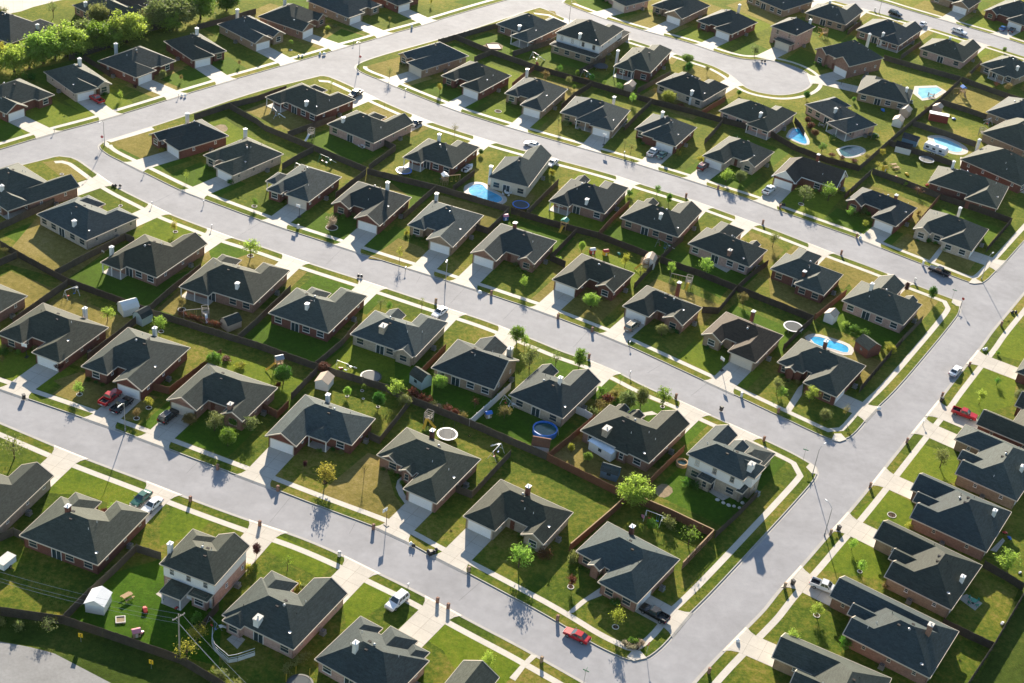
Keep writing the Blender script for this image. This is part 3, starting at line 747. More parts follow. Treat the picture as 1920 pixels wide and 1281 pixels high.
    for vi, (rf, sol, por, _) in enumerate(vols):
        levels = [.75] if not (upper and upper != 'gable' and vi == 0) else [.75, 3.55]
        for i in range(len(sol)):
            for side in 'fbrl':
                c, iv = exposed(sol, i, side, INS)
                for u0, u1 in iv:
                    ln = u1-u0
                    if ln < 1.6: continue
                    n = max(1, int(ln/3.1))
                    if side not in (fs, bk): n = max(1, int(ln/4.6))
                    for k in range(n):
                        uc = u0+(k+.5)*ln/n
                        for z in levels:
                            if z < 3 and any(s_ == side and abs(c_-c) < .1 and a_-1.0 < uc < b_+1.0 for s_, c_, a_, b_ in busy): continue
                            big = (ln/n > 2.6 and side in (fs, bk))
                            w_, h_ = (1.7, 1.45) if big and z < 3 else ((.95, 1.45) if side in (fs, bk) else (.7, .8))
                            zz = z if h_ > 1 else z+.6
                            if rf.z < zz+h_+.2: zz = rf.z-h_-.35
                            tr = 'trim_white' if (hash(look) + idx) % 2 else 'trim_tan'
                            wn, pn = WIN[(w_, h_, 'trim_white' if trim == 'trim_white' or idx % 2 else 'trim_tan')]
                            o_ = fit(wn, side, c, uc, zz, 'window'); place(pn, 'pane', o_)
    # --- roof furniture
    def ontop(me, x, y, nm, dz=0, rz=0): return place(me, nm, root, (x-cx, y-cy, main.h(x, y)+dz), rz)
    q0 = max(rs, key=lambda q: (q[1]-q[0])*(q[3]-q[2])); xm = (q0[0]+q0[1])/2; ym = (q0[2]+q0[3])/2; rr = random.Random(idx*31+ord(row))
    ontop(BOXV, xm-.9, ym+rr.uniform(-1.5, 1.5), 'roof_vent'); ontop(BOXV, xm+.9, ym+rr.uniform(-2, 2), 'roof_vent')
    for k in range(3):
        ontop(rr.choice((PIPE, PIPEW)), rr.uniform(q0[0]+2, q0[1]-2), rr.uniform(q0[2]+2, q0[3]-2), 'roof_vent')
    if rr.random() < .55: ontop(TURB, xm+rr.uniform(-1.6, 1.6), ym+rr.uniform(-2, 2), 'roof_vent')
    if rr.random() < .45: ontop(DISH, q0[0]+rr.uniform(1, 2.5), q0[2]+rr.uniform(.8, 2.4), 'satellite_dish', 0, rr.uniform(0, 6))
    H.main = main
    if ch:
        px, py, kind = ch; z = ze+3.3
        top = max(main.h(q0[0]+(q0[1]-q0[0])*i/12, q0[2]+(q0[3]-q0[2])*j/12) for i in range(13) for j in range(13))+.95
        xa, ya = H.local(G(px, py, top+Z0))
        near = main.h(xa, ya) > top-2.3
        if near: x, y, z = xa, ya, top
        for _ in range(0 if near else 5):
            P = G(px, py, z+Z0); x, y = H.local(P)
            z = main.h(x, y)+1.25 if kind != 'k' or ze > 4 else main.h(x, y)+1.1
            if z < ze+1.6: z = ze+1.9
        c_ = place(CHIM[kind][0], 'chimney', root, (x-cx, y-cy, z)); place(CHIM[kind][1], 'chimney_cap', c_)
    # foundation planting strip along the front
    return H
K2 = 'p+2.6,D,0,W; p,D,8.8,W; 0,D,0,6.7'
h = house
h('k', 'dark hip roofed house at picture edge', (-100,565),(-25,601),(52,555), '0,D,0,W+3;-2.5,D,5,11', 'f,8', 'brick_rose')
h('k', 'red brick house with white garage and chimney', (0,622),(112,681),(204,614), 'p+2,D,0,W;0,D,0,7;p-1,D,W-6.5,W', 'f,3.5', 'brick_red', (159,578,'w'))
h('k', 'red brick house with gabled garage and two pickups outside', (152,687),(266,734),(357,652), 'p+3.6,D,0,W;p,D,8.8,W;0,D,0,6.7:f', 'f,3.35', 'brick_red', (290,615,'w'))
h('k', 'rose brick house with stout brick chimney on its front', (312,750),(455,791),(521,727), '2.6,D,0,W;p,D,W-6.9,W:f;0,D,0,5:f', 'f,W-3.45', 'brick_rose', (432,757,'g'), gd='garage_cream')
h('k', 'red brick house with gabled garage and screened front porch', (497,817),(660,835),(704,785), '0,D,0,W;p,D,W-6.8,W:f;-1.6,D,4.6,9:o', 'f,W-3.4', 'brick_red', (615,740,'w'))
h('k', 'rose brick house with arched front gables', (715,845),(819,945),(902,861), '5.6,D,0,W;0,D,0,7.4;4.2,D,7.9,11:f;p-.4,D,W-5,W;p-1.6,D,W-4.4,W-1:f', 'f,3.7', 'brick_rose', (811,807,'k'))
h('k', 'pale stone house with hip roofed garage', (868,968),(1019,1022),(1075,961), '2.6,D,0,W;p,D,W-6.9,W;0,D,0,4.8:f', 'f,W-3.45', 'brick_grey', (991,912,'k'))
h('k', 'dark roofed corner house with cedar fenced garden', (1074,1039),(1195,1132),(1275,1049), 'p+1,D,0,W;0,D,0,8.2;p-.6,D,9.4,12:f', 'r,3.5', 'brick_rose', (1186,987,'k'), door=9.0)
h('l', 'pale walled house cut off by the picture edge', (-90,950),(-5,992),(101,892), '0,D-4,0,W+7;0,D,0,6.8:b', 'b,3.4', 'brick_grey')
h('l', 'dark red brick house with brick chimney behind two sedans', (38,1002),(184,1060),(280,962), '0,D-3.6,0,W;0,D,0,6.8;0,D-1.4,W-7,W-1.5', 'b,3.4', 'brick_red', (127,949,'k'))
h('l', 'two storey pink brick house with white upper back wall', (300,1056),(403,1098),(469,1024), '0,D-2.4,0,W;0,D,0,6.2:b;0,D-1,W-4.6,W', 'b,3.1', 'brick_pink', (319,1019,'w'), ze=5.5, upper='siding_white', low='-3.2,.5,4.6,8.8:o;-1.5,.5,.6,4.4', name='two_storey_house')
h('l', 'pink brick house with tall white chimney and bay window', (414,1155),(551,1219),(652,1113), '0,D-5,0,W;0,D,0,6.8:b;0,D-2.6,W-6,W-.5;-1,D-6,W-4.5,W-.8', 'b,3.4', 'brick_pink', (484,1158,'W'))
h('l', 'pink brick house with white chimney behind white SUV', (593,1233),(731,1316),(822,1222), '0,D-2.6,0,W;0,D,4,9.6;0,D-1,1,4.4;0,D-1.2,W-4.6,W', 'b,6.8', 'brick_pink', (667,1205,'w'))
h('l', 'house showing only its roof at the bottom edge', (790,1335),(930,1430),(1010,1320), '0,D-3,0,W;0,D+1.5,W-6.7,W:b', 'b,W-3.35', 'brick_tan', drive=False)
h('j', 'rose brick house with deep side porch', (-70,360),(14,396),(150,350), '0,D-4.5,2.4,W+5;0,6.5,0,W:o;5.5,D,0,6.9:b', 'b,3.45', 'brick_rose', (3,348,'w'))
h('j', 'cream brick house with plain hip roof', (70,401),(162,452),(261,408), '0,D-3.4,0,W;0,D,0,7;0,D-1.2,W-7,W-1', 'b,3.5', 'brick_pale', (139,413,'w'))
h('j', 'tan brick house with lush back lawn', (188,492),(294,521),(389,457), '0,D-5,0,W;0,D,0,6.7:b;p,D-5,W-5.6,W:o', 'b,3.35', 'brick_rose', (209,463,'w'))
h('j', 'rose brick house with long back porch and planted bed', (340,534),(476,571),(544,507), '0,D-4,0,W;0,D,0,6.8;p-1,D-4,W-7.4,W:o;0,D-1.6,W-6,W-1', 'b,3.4', 'brick_rose', (445,528,'w'))
h('j', 'red brick house with white chimney and small far gable', (504,586),(616,625),(689,555), '0,D-5.5,0,W;0,D,0,6.7;0,D-3.4,W-7.5,W-2.6', 'b,3.35', 'brick_red', (576,569,'w'))
h('j', 'pale stone house with broad stone chimney on back slope', (657,626),(779,669),(840,605), '0,D-4.4,0,W;0,D,0,6.7;0,D-2.4,W-6.6,W-2.6:b;-.7,D-5,.4,5:f', 'b,3.35', 'stone', (719,609,'s'))
h('j', 'broad tan house with one big plain back roof slope', (811,687),(927,731),(981,667), '0,D-2,0,W:r;0,D+1,4,10.6:b', 'b,7.3', 'brick_tan', (957,653,'p'))
h('j', 'grey stone house with white chimney beside the round pool', (952,742),(1056,785),(1127,716), '0,D-4.6,0,W;0,D,0,6.7:b;0,D-2.4,W-4,W:b', 'b,3.35', 'stone', (1051,708,'w'))
h('j', 'rose brick house with white metal roofed sunroom behind', (1089,806),(1217,869),(1294,795), '0,D-5.4,0,W;0,D,0,6.7:b;0,D-3.8,8.6,11.4:b;0,D-4,W-4,W-1.4:b;-.6,D-6,4.6,7.6', 'b,3.35', 'brick_rose', (1139,800,'s'))
h('j', 'two storey house with white siding over stone back wall', (1287,851),(1394,902),(1428,866), '0,8.2,0,W;0,12.5,W-5,W:b;0,10.6,4,7.4:b;2,7,-1.4,W', 'b,W-2.9', 'stone', (1410,869,'W'), ze=5.5, upper='siding_white', low='-1.6,.5,5.6,8.8;-.2,8,-.5,1;8,16,.2,7', name='two_storey_house')
h('b', 'red brick corner house with white garage and dormant lawn', (279,252),(336,283),(429,255), '.9,D,0,W;p,D,W-4.6,W:f;0,D,0,6.9', 'f,3.4', 'brick_red', (351,213,'w'))
h('b', 'pale painted brick house with white garage near curved kerb', (381,291),(437,330),(532,289), 'p+1.6,D,0,W;p,D,W-4.4,W;0,D,0,7', 'f,3.4', 'brick_pale', (460,242,'w'))
h('b', 'red brick house with cream garage and low side porch', (499,355),(579,379),(641,332), '2,D,0,W;0,D,0,6.9;p,D,7.6,W;3,9,W-1,W+2.4:o', 'f,3.5', 'brick_red', None, gd='garage_cream')
h('b', 'red brick house with gabled garage and blossoming front tree', (621,382),(712,424),(772,370), 'p+2.4,D,0,W;p,D,W-5,W:f;0,D,0,7:f', 'f,3.5', 'brick_red', (727,342,'w'))
h('b', 'tan brick house with brown gabled garage and dormant lawn', (764,422),(849,464),(907,404), 'p+1.6,D,0,W;p,D,W-4.6,W;0,D,0,7:f', 'f,3.5', 'brick_tan', (819,363,'w'))
h('b', 'rose brick house with gabled garage on its uphill end', (882,474),(1002,496),(1044,452), '1.6,D,0,W;p,D,W-6.8,W:f;0,D,0,4.4:f', 'f,W-3.4', 'brick_rose', (966,418,'k'))
h('b', 'red brick house behind a round leafy front tree', (1035,524),(1151,549),(1190,512), '2,D,0,W;p,D,W-6.8,W;0,D,0,4.8:f', 'f,W-3.4', 'brick_red')
h('b', 'rose brick house with tan SUV on its drive', (1167,574),(1280,611),(1317,577), '2,D,0,W;p,D,W-6.9,W;0,D,0,5.2:f', 'f,W-3.45', 'brick_rose', (1274,530,'k'))
h('b', 'brown roofed tan house with cream garage and stone front', (1315,627),(1417,681),(1469,629), 'p+2.4,D,0,W;p,D,W-5,W:f;0,D,0,6.9', 'f,3.45', 'brick_tan', (1413,584,'k'), roof='shingle_brown', gd='garage_cream')
h('b', 'red brick corner house with pool and pool house behind', (1457,679),(1569,745),(1624,686), 'p+1.6,D,0,W;0,D,0,8;p,D,9.4,W;p-.8,D,11,13.5:f', 'r,3.6', 'brick_red', (1549,640,'k'), door=8.9)
h('c', 'red brick corner house with corner porch and white chimney', (497,182),(594,217),(667,187), '0,D-3.4,0,W;0,D,0,6.8;p,D-3.4,W-6,W:o;0,D-1.4,W-8,W-3', 'b,3.4', 'brick_red', (575,184,'w'))
h('c', 'pink brick house with row of back windows', (615,232),(701,269),(776,231), '0,D-5,0,W;0,D,0,6.7:b;0,D-2.4,W-8.5,W-4', 'b,3.35', 'brick_pink', (644,219,'w'))
h('c', 'red brick house with posted back porch near trampoline', (755,295),(849,316),(900,276), '0,D-4,0,W;0,D,0,6.8;p,D-4,W-5.6,W:o', 'b,3.4', 'brick_red', (824,252,'w'))
h('c', 'tall tan sided house beside the kidney pool', (914,335),(991,351),(1035,292), '0,D-7,0,W;0,D,0,6.9:b', 'b,3.45', 'siding_cream', (921,312,'w'), ze=3.4, pitch=.72)
h('c', 'rose brick house with corner porch next to oval trampoline', (1029,377),(1134,401),(1179,352), '0,D-4.4,0,W;0,D,0,6.7;p,D-4.4,W-5.6,W:o;0,D-2,W-4.4,W-1:b', 'b,3.35', 'brick_rose', (1102,366,'w'))
h('c', 'tan brick house with covered patio and metal swing behind', (1164,407),(1272,445),(1317,396), '0,D-5,0,W;0,D,0,6.7:b;0,D-3,W-5,W-1.6:b', 'b,3.35', 'brick_rose', (1240,399,'w'))
h('c', 'pink brick house with wide back patio slab', (1292,455),(1405,501),(1439,469), '0,D,0,W;0,D+5.5,W-8,W-1.4;0,D+1.4,2.4,5:b', 'b,W-4.7', 'brick_pink', (1371,460,'g'))
h('c', 'red brick house standing on golden dormant lawn', (1444,504),(1545,554),(1584,512), 'p,D-1,0,W;0,D-1,0,7.8;p,D+4,W-7.6,W-1.4', 'b,W-4.5', 'brick_red', (1509,509,'k'))
h('c', 'pink brick corner house with front gable and covered patio', (1577,565),(1694,610),(1729,571), '0,D,0,W;0,D+5.5,6.4,13:b;0,D+1,1.4,4.4:b', 'b,9.7', 'brick_pink', (1636,532,'w'))
h('d', 'tan brick corner house with cream garage and dormant lawn', (751,100),(792,132),(879,105), 'p+.6,D,0,W;p-1,D,W-4,W:f;0,D,0,6.9', 'f,3.4', 'brick_tan', None, gd='garage_cream')
h('d', 'brown brick house with white garage and shaded front', (827,142),(900,174),(959,142), 'p+2.6,D,0,W;p,D,W-5,W;0,D,0,7', 'f,3.4', 'brick_red')
h('d', 'tan brick house with white chimney and bay front', (946,175),(1017,209),(1065,167), 'p+1.4,D,0,W;p,D,W-4.4,W;0,D,0,7', 'f,3.4', 'brick_tan', (989,130,'w'))
h('d', 'tan brick house with long front porch', (1050,211),(1149,246),(1182,207), 'p,D,0,W;0,D,0,7;1,D,0,11.6:o', 'f,3.4', 'brick_tan', (1152,182,'w'))
h('d', 'brown brick house with silver pickup and green sedan outside', (1190,242),(1267,275),(1307,239), 'p,D,0,W;0,D,0,7;.8,D,0,11', 'f,3.4', 'brick_red', (1243,210,'w'))
h('d', 'cream brick house behind two leafy front trees', (1317,292),(1415,314),(1452,285), '1.6,D,0,W;p,D,W-6.8,W;0,D,0,4.6:f', 'f,W-3.4', 'brick_pale')
h('d', 'black roofed house with white sided gables', (1447,330),(1569,354),(1590,331), '0,D,0,W:r;p,D,W-6.8,W:f', 'f,W-3.4', 'brick_red', (1535,290,'k'), pitch=.78, roof='shingle_black', upper='gable', trim='trim_white')
h('d', 'red brick house with white garage and bright young trees', (1586,376),(1680,425),(1720,390), 'p+2.4,D,0,W;p,D,W-4.6,W:f;0,D,0,6.9', 'f,3.4', 'brick_red', (1681,366,'k'))
h('d', 'white walled corner house with fenced side lawn', (1712,429),(1822,472),(1854,430), 'p+1.6,D,0,W;p,D,W-4.6,W:f;0,D,0,8.4', 'r,3.4', 'brick_pale', (1801,390,'w'), door=9.2)
A1 = '0,D,2.4,W;0,6.9,0,W:r;D-5.4,D,1,W'
h('a', 'red brick house with gabled garage at the picture edge', (-60,180),(12,214),(107,180), A1, 'r,3.45', 'brick_red')
h('a', 'cream brick house with red pickup on its drive', (75,136),(140,176),(212,159), '0,D,1.8,W;0,7.2,0,W;D-4.4,D,.6,W:r', 'r,3.5', 'brick_pale', (149,110,'w'))
h('a', 'brown brick house with small gablet over its garage', (190,112),(256,146),(335,116), '0,D,1.8,W;0,7.6,0,W;D-6,D,1,W', 'r,3.6', 'brick_red', (217,82,'w'))
h('a', 'dark brick house with white garage and curved front path', (299,79),(362,114),(430,99), '0,D,2.2,W;0,7.4,.2,W;D-4.4,D,1.4,W', 'r,3.6', 'brick_red', (369,53,'w'))
h('a', 'tan brick house with gabled front room and gabled garage', (401,47),(478,82),(539,65), '0,D,3,W;0,6.8,0,W:r;D-4.8,D,.8,W:r', 'r,3.4', 'brick_tan', (445,18,'w'))
h('a', 'rose brick house with gabled garage and hedged front', (500,24),(567,60),(624,34), '0,D,3.4,W;0,6.8,0,W:r;D-5,D,2,W:r', 'r,3.4', 'brick_rose', (534,-2,'w'))
h('a', 'tan house with white garage and posted front porch', (580,0),(654,34),(720,11), '0,D,2.4,W;0,7.6,0,W;D-5,D,1,W', 'r,3.6', 'brick_tan')
h('a', 'dark red brick house at the top edge', (690,-15),(746,11),(777,2), '0,D+5,2,W;0,7,0,W', 'r,3.4', 'brick_red')
h('n', 'dark roofed house with twin white chimney behind trees', (-60,30),(20,82),(118,44), '0,D-5,0,W-4;0,D-2,0,7', 'b,3.5', 'brick_red', (70,45,'w'))
h('n', 'house with white chimney half hidden by trees', (115,15),(205,45),(290,22), '0,D-4,0,W;0,D,0,7', 'b,3.5', 'brick_rose', (160,2,'w'))
h('n', 'tan roofed house mostly hidden behind trees', (225,-5),(280,25),(330,5), '0,D,0,W', '', 'brick_tan', roof='shingle_brown')
h('e', 'rose brick corner house with wide posted back porch', (930,45),(991,80),(1065,45), 'p,D-4,0,W;0,D-4,0,7:o;p,D,0,7', 'b,3.5', 'brick_rose', (975,44,'w'))
h('e', 'two storey white sided house with tall white chimney', (1045,59),(1126,87),(1164,60), '0,D,0,W;0,D+3,0,6', 'b,3', 'brick_tan', (1089,57,'w'), ze=5.5, upper='siding_white', low='-3.2,.5,0,W;D-1,D+9,0,6.8', name='two_storey_house')
h('e', 'tall red brick house with posted back porch', (1154,121),(1220,137),(1261,94), '0,D-6,0,W;0,D,0,6.9;-2.4,D-8,W-6.4,W:o', 'b,3.4', 'brick_red', (1159,95,'w'), ze=3.4, pitch=.62)
h('e', 'white brick house with bushy yellow green tree', (1231,156),(1319,190),(1367,162), '0,D-4,0,W;0,D,0,7;0,D-1.6,W-7.4,W-1', 'b,3.5', 'brick_pale', (1300,160,'w'))
h('e', 'pink brick house with covered patio beside angular pool', (1349,207),(1447,244),(1494,212), '0,D-4,0,W;0,D,0,7;-2,D-5,0,7.4:o', 'b,3.5', 'brick_pink', (1428,207,'w'))
h('e', 'pink brick house with white posted porch and red shrubs', (1509,196),(1586,251),(1645,234), 'p,D,0,W;.4,D,0,8:o;p,D+3,W-7,W', 'b,W-3.5', 'brick_pink', (1569,198,'w'))
h('e', 'tan brick house with pale roof slopes by bright pool', (1604,178),(1704,196),(1715,163), '0,D-3,0,W;0,D,W-8,W', 'l,D-6', 'brick_tan', (1701,165,'w'))
h('f', 'pale brick house at the top edge by cul-de-sac', (1100,-20),(1181,10),(1220,0), '0,D,0,W;-2,D,0,7', 'f,3.5', 'brick_pink', None, gd='garage_cream')
h('f', 'brown brick house with gabled garage and white awning', (1224,9),(1279,36),(1332,11), 'p,D,0,W;0,D,0,6.8:f;p-.8,D,W-4.6,W', 'f,3.4', 'brick_tan')
h('f', 'red brick house with deep green lawn and white chimney', (1306,39),(1372,65),(1421,42), '2.4,D,0,W;0,D,0,7;.8,D,W-5,W', 'f,3.5', 'brick_red', (1387,9,'w'))
h('f', 'two storey pink house with garage under low roof', (1445,49),(1494,67),(1529,50), '0,D,0,W', 'f,3.4', 'brick_pink', (1520,37,'w'), ze=5.5, upper='brick_pink', low='-2.6,.5,.2,6.7', name='two_storey_house', gd='garage_cream')
h('f', 'two storey rose brick house with tall arched entry', (1546,88),(1597,124),(1658,109), '0,D,0,W;-1.2,D,0,6.7:f;-1,D,W-5,W:f', 'f,3.35', 'brick_rose', (1631,64,'w'), ze=4.3, pitch=.62, name='two_storey_house')
h('g', 'tan house with covered porch at the top edge', (1400,-10),(1470,20),(1527,2), '0,D-4,0,W;0,D,0,7', 'b,3.5', 'brick_tan')
h('g', 'tan brick house with tall white back chimney', (1509,24),(1586,47),(1619,21), '0,D-5.5,0,W;0,D,0,6.9:b', 'b,3.4', 'brick_tan', (1555,10,'w'))
h('g', 'rose brick house with railed corner porch', (1605,56),(1686,86),(1731,55), 'p,D-5,0,W;0,D-5,0,7.8:o;p,D,0,6.9:b', 'b,3.4', 'brick_rose', (1660,49,'w'))
h('g', 'pink brick house with recessed back patio', (1722,92),(1806,117),(1840,89), '0,D-5.5,0,W;0,D,0,6.9:b', 'b,3.4', 'brick_pink', (1780,78,'w'))
h('g', 'tan house with posted back porch at right edge', (1834,122),(1905,148),(1960,125), '0,D-5,0,W;0,D,0,6.9:b;-2,D-5,3,9:o', 'b,3.4', 'brick_tan', (1909,124,'w'))
h('h', 'tan brick house with gabled white garage', (1740,-8),(1817,17),(1840,2), 'p+2,D,0,W;0,D,0,6.8:f', 'f,3.4', 'brick_tan')
h('h', 'red brick house with two cars under carport roof', (1845,20),(1920,48),(1975,20), '3,D-6,0,W;0,D-6,0,6.8;1,D-6,W-5,W:f', 'f,3.4', 'brick_red')
h('i', 'pale roofed house beyond the golden yard', (1872,212),(1930,240),(1985,200), '0,D-6,0,W+3', '', 'brick_tan')
h('i', 'pale roofed house behind the green yard with red shed', (1847,256),(1920,283),(1990,245), '0,D-4,0,W+2', '', 'brick_tan')
h('i', 'red brick house beyond the oval pool', (1805,296),(1915,349),(1985,310), '0,D-6,0,W', '', 'brick_red', (1837,262,'w'))
h('i', 'red brick house with white garage and curved side path', (1740,342),(1870,392),(1892,350), 'p,D,0,W;0,D,0,9', 'r,8', 'brick_red', (1789,303,'w'), drive=False)
MR = '0,D,0,W;D-6.9,D,0,W+7.2:l;0,6,0,W+1.2:l;5.2,9.2,0,W+2.6:l'
h('m', 'dark roofed house glimpsed at the right edge', (1909,690),(1990,730),(2030,660), '0,D,0,W', 'l,4', 'brick_red')
h('m', 'dark red brick house with red pickup before its garage', (1830,795),(1960,850),(2010,770), '0,D,0,W-6;0,6.9,0,W:l;D-7,D,0,W-4.4:l', 'l,3.45', 'brick_red')
h('m', 'tan brick house with hip roofed garage by olive tree', (1801,893),(1907,940),(1960,860), MR.replace('W+7.2:l', 'W+5.6'), 'l,D-3.45', 'brick_tan', (1918,874,'w'), ze=2.75)
h('m', 'rose brick house with gabled garage and white chimney', (1714,979),(1850,1036),(1897,960), MR.replace('7.2', '4.2'), 'l,D-3.45', 'brick_rose', (1866,957,'w'))
h('m', 'tan brick house with round patio table behind', (1668,1088),(1784,1144),(1842,1060), MR, 'l,D-3.45', 'brick_tan', (1806,1081,'w'))
h('m', 'mottled brick house with silver pickup before its garage', (1591,1196),(1744,1272),(1791,1196), MR.replace('D-6.9,D', 'D-6.9+2,D+2').replace('7.2', '7.0'), 'l,D-1.45', 'brick_rose', (1746,1171,'g'))
h('m', 'tan roofed house at the bottom edge', (1490,1330),(1620,1390),(1672,1272), MR, 'l,D-3.45', 'brick_tan')
# ------------------------------------------------------------------ where something stands, told by the house it belongs to
def where(P):
    best = None
    for H in HOUSES:
        x, y = H.local(P); dx = max(-x, 0, x-H.D); dy = max(-y, 0, y-H.W); d = math.hypot(dx, dy)
        if best is None or d < best[0]: best = (d, H, x, y)
    d, H, x, y = best
    o = {'f': (-x, x-H.D, max(-y, y-H.W)), 'b': (x-H.D, -x, max(-y, y-H.W)), 'r': (-y, y-H.W, max(-x, x-H.D)), 'l': (y-H.W, -y, max(-x, x-H.D))}[H.front]
    k = max(range(3), key=lambda i: o[i])
    return ('before', 'behind', 'beside')[k], H
def at_label(look, P):
    r, H = where(P); return f"{look} {r} {H.phrase}"
def between(P):
    l = []
    for H in HOUSES:
        x, y = H.local(P); l.append((math.hypot(max(-x, 0, x-H.D), max(-y, 0, y-H.W)), H))
    l.sort(key=lambda q: q[0]); a, b = l[0][1], l[1][1]
    if a.row == b.row and abs(a.idx-b.idx) == 1:
        i, j = sorted((a.idx, b.idx)); return f"between {ORD[i]} and {ORD[j]} houses on {STREET[a.row]}"
    r, H = where(P); return f"{r} {H.phrase}"
# ------------------------------------------------------------------ each lot keeps its own lawn
nl = 0
for H in HOUSES:
    if H.row in 'inlm' or (H.row == 'k' and H.idx > 4): continue
    rr = random.Random(H.idx*17+ord(H.row)*5); fs = H.front; bk = {'f': 'b', 'b': 'f', 'r': 'l', 'l': 'r'}[fs]
    for side in (fs, bk):
        mt = rr.choice(('grass', 'grass_lush', 'grass', 'grass_lush', 'grass_fresh', 'grass_dormant', 'grass_dormant'))
        if mt == 'grass': continue
        lo, hi = (-1.6, H.W+1.6) if side in 'fb' else (-1.6, H.D+1.6); c0 = {'f': 3, 'b': H.D-3, 'r': 3, 'l': H.W-3}[side]
        a, bq = [], []
        o = OUT[side]; d = H.e1*o.x+H.e2*o.y; ok = True
        for k in range(5):
            u = lo+(hi-lo)*k/4; x, y = onside(side, c0, u); Pq = H.b+H.e1*x+H.e2*y
            t = ray_kerb(Pq, d) if side == fs else 11.5+rr.uniform(-.2, .2)
            if side == fs and (not t or t > 24): ok = False; break
            a.append(Pq); bq.append(Pq+d*(t-3.6 if side == fs else t))
        if not ok: continue
        pl = a+bq[::-1]
        if sum(i.x*j.y-j.x*i.y for i, j in zip(pl, pl[1:]+pl[:1])) < 0: pl = pl[::-1]
        m = MB(); m.poly([(*q, Z0+.0006+.0001*(nl % 45)) for q in pl]); struct(m.obj('lawn', mt)); nl += 1
# ------------------------------------------------------------------ fences
def _post(m): m.box(-.06, .06, -.06, .06, -.12, 1.86)
POST = {c: mk_mesh(_post, 'post', c) for c in ('fence_old', 'fence_dark', 'fence_cedar', 'fence_white')}
def fence(pts, mt='fence_old', look='weathered grey board fence', label=None, hh=1.8, z=Z0, cap=False, posts=True):
    w = [G(x, y, Z0+.9) for x, y in pts]; c = sum(w, Vector((0, 0)))/len(w); r = empty('board_fence', c.x, c.y, z)
    mid = w[len(w)//2] if len(w) > 2 else (w[0]+w[1])/2
    tag(r, label or f"{look} {between(mid)}", 'fence', 'board fences between the lots')
    m = MB(); rl = MB(); rr = random.Random(len(THINGS))
    for i, (a, b) in enumerate(zip(w, w[1:])):
        d = b-a; n = max(1, round(d.length/2.4)); u = d.normalized(); v = Vector((-u.y, u.x))
        if i: a = a+u*.07
        d = b-a
        for k in range(n):
            p = a+d*(k/n)-c; q = a+d*((k+1)/n)-c; top = hh+rr.uniform(-.05, .05); e = u*.012
            nb = max(2, round((q-p).length/.6))
            for j in range(nb):
                s, t = p+(q-p)*(j/nb)+e*(j == 0), p+(q-p)*((j+1)/nb); tj = top+rr.uniform(-.03, .03); o = v*(.022+.006*(j % 2))
                m.hexa([(*(s-o), 0), (*(t-o), 0), (*(t+o), 0), (*(s+o), 0), (*(s-o), tj), (*(t-o), tj), (*(t+o), tj), (*(s+o), tj)])
            if posts: place(POST[mt], 'post', r, (*(p+v*.1), 0), math.atan2(u.y, u.x))
        for zz in (.3, .95, 1.55):
            o0, o1 = v*.035, v*.085; s, t = a-c, b-c
            rl.hexa([(*(s+o0), zz), (*(t+o0), zz), (*(t+o1), zz), (*(s+o1), zz), (*(s+o0), zz+.09), (*(t+o0), zz+.09), (*(t+o1), zz+.09), (*(s+o1), zz+.09)])
        if cap:
            o0, o1 = v*-.09, v*.12; s, t = a-c, b-c; zz = hh+.07
            rl.hexa([(*(s+o0), zz), (*(t+o0), zz), (*(t+o1), zz), (*(s+o1), zz), (*(s+o0), zz+.05), (*(t+o0), zz+.05), (*(t+o1), zz+.05), (*(s+o1), zz+.05)])
    m.obj('board_panel', mt, r); rl.obj('rail', 'timber' if cap else mt, r)
    return r
FO, FD, FC = 'fence_old', 'fence_dark', 'fence_cedar'
LK = {FO: 'weathered grey board fence', FD: 'dark brown board fence', FC: 'reddish cedar fence'}
# long lines along the backs of the rows
fence([(0, 457), (32, 476), (125, 527), (278, 583)], FD, label='dark back fence beside the lush lawn, behind third house on middle street')
fence([(-60, 510), (0, 492), (32, 478)], FO)
fence([(280, 585), (437, 634), (480, 647), (592, 687), (622, 697)], FO, label='long back fence passing barn shed and timber swing set, behind lower street houses')
fence([(622, 697), (680, 714), (725, 728), (757, 744)], FO, label='grey back fence behind the round trampoline and white shed')
fence([(772, 750), (880, 793), (960, 828), (1025, 856)], FO, label='back fence between slide tower yard and red leafed shrub row')
fence([(1026, 857), (1145, 916), (1178, 930)], FC, label='cedar back fence below the white roofed sunroom house')
fence([(365, 219), (430, 198), (480, 186), (537, 166)], FO, label='weathered fence along the avenue near second middle street house')
fence([(430, 199), (480, 227), (497, 240), (590, 278), (687, 319)], FO, label='weathered back fence behind first to third upper street near side houses')
fence([(688, 321), (817, 352), (955, 393)], FO, label='grey back fence just below the kidney pool')
fence([(958, 395), (1040, 420), (1120, 441), (1236, 486)], FD, label='dark back fence behind the playhouse with green climbing tower')
fence([(1238, 487), (1310, 512), (1382, 541)], FD, label='dark back fence just above the tower with yellow slide')
fence([(1383, 541), (1440, 564), (1525, 598)], FD, label='dark back fence running to the oval white trampoline')
fence([(822, 79), (880, 62), (955, 42)], FO, label='weathered fence along the avenue near the fenced sandbox')
fence([(855, 70), (920, 97), (960, 111), (1002, 126)], FO, label='grey back fence below the fenced sandbox yard')
fence([(1002, 126), (1110, 157), (1222, 190)], FD, label='dark back fence beside a row of young green trees')
fence([(1222, 190), (1300, 210), (1355, 226), (1438, 247), (1490, 277), (1550, 300), (1612, 316)], FD, label='dark back fence curving round the angular pool and garden pond')
fence([(1612, 315), (1665, 268), (1715, 225), (1760, 189), (1802, 150)], FO, label='long slanting fence behind the pool yards of the right edge')
fence([(1803, 149), (1860, 170), (1925, 192)], FO, label='fence along the top of the golden play yard')
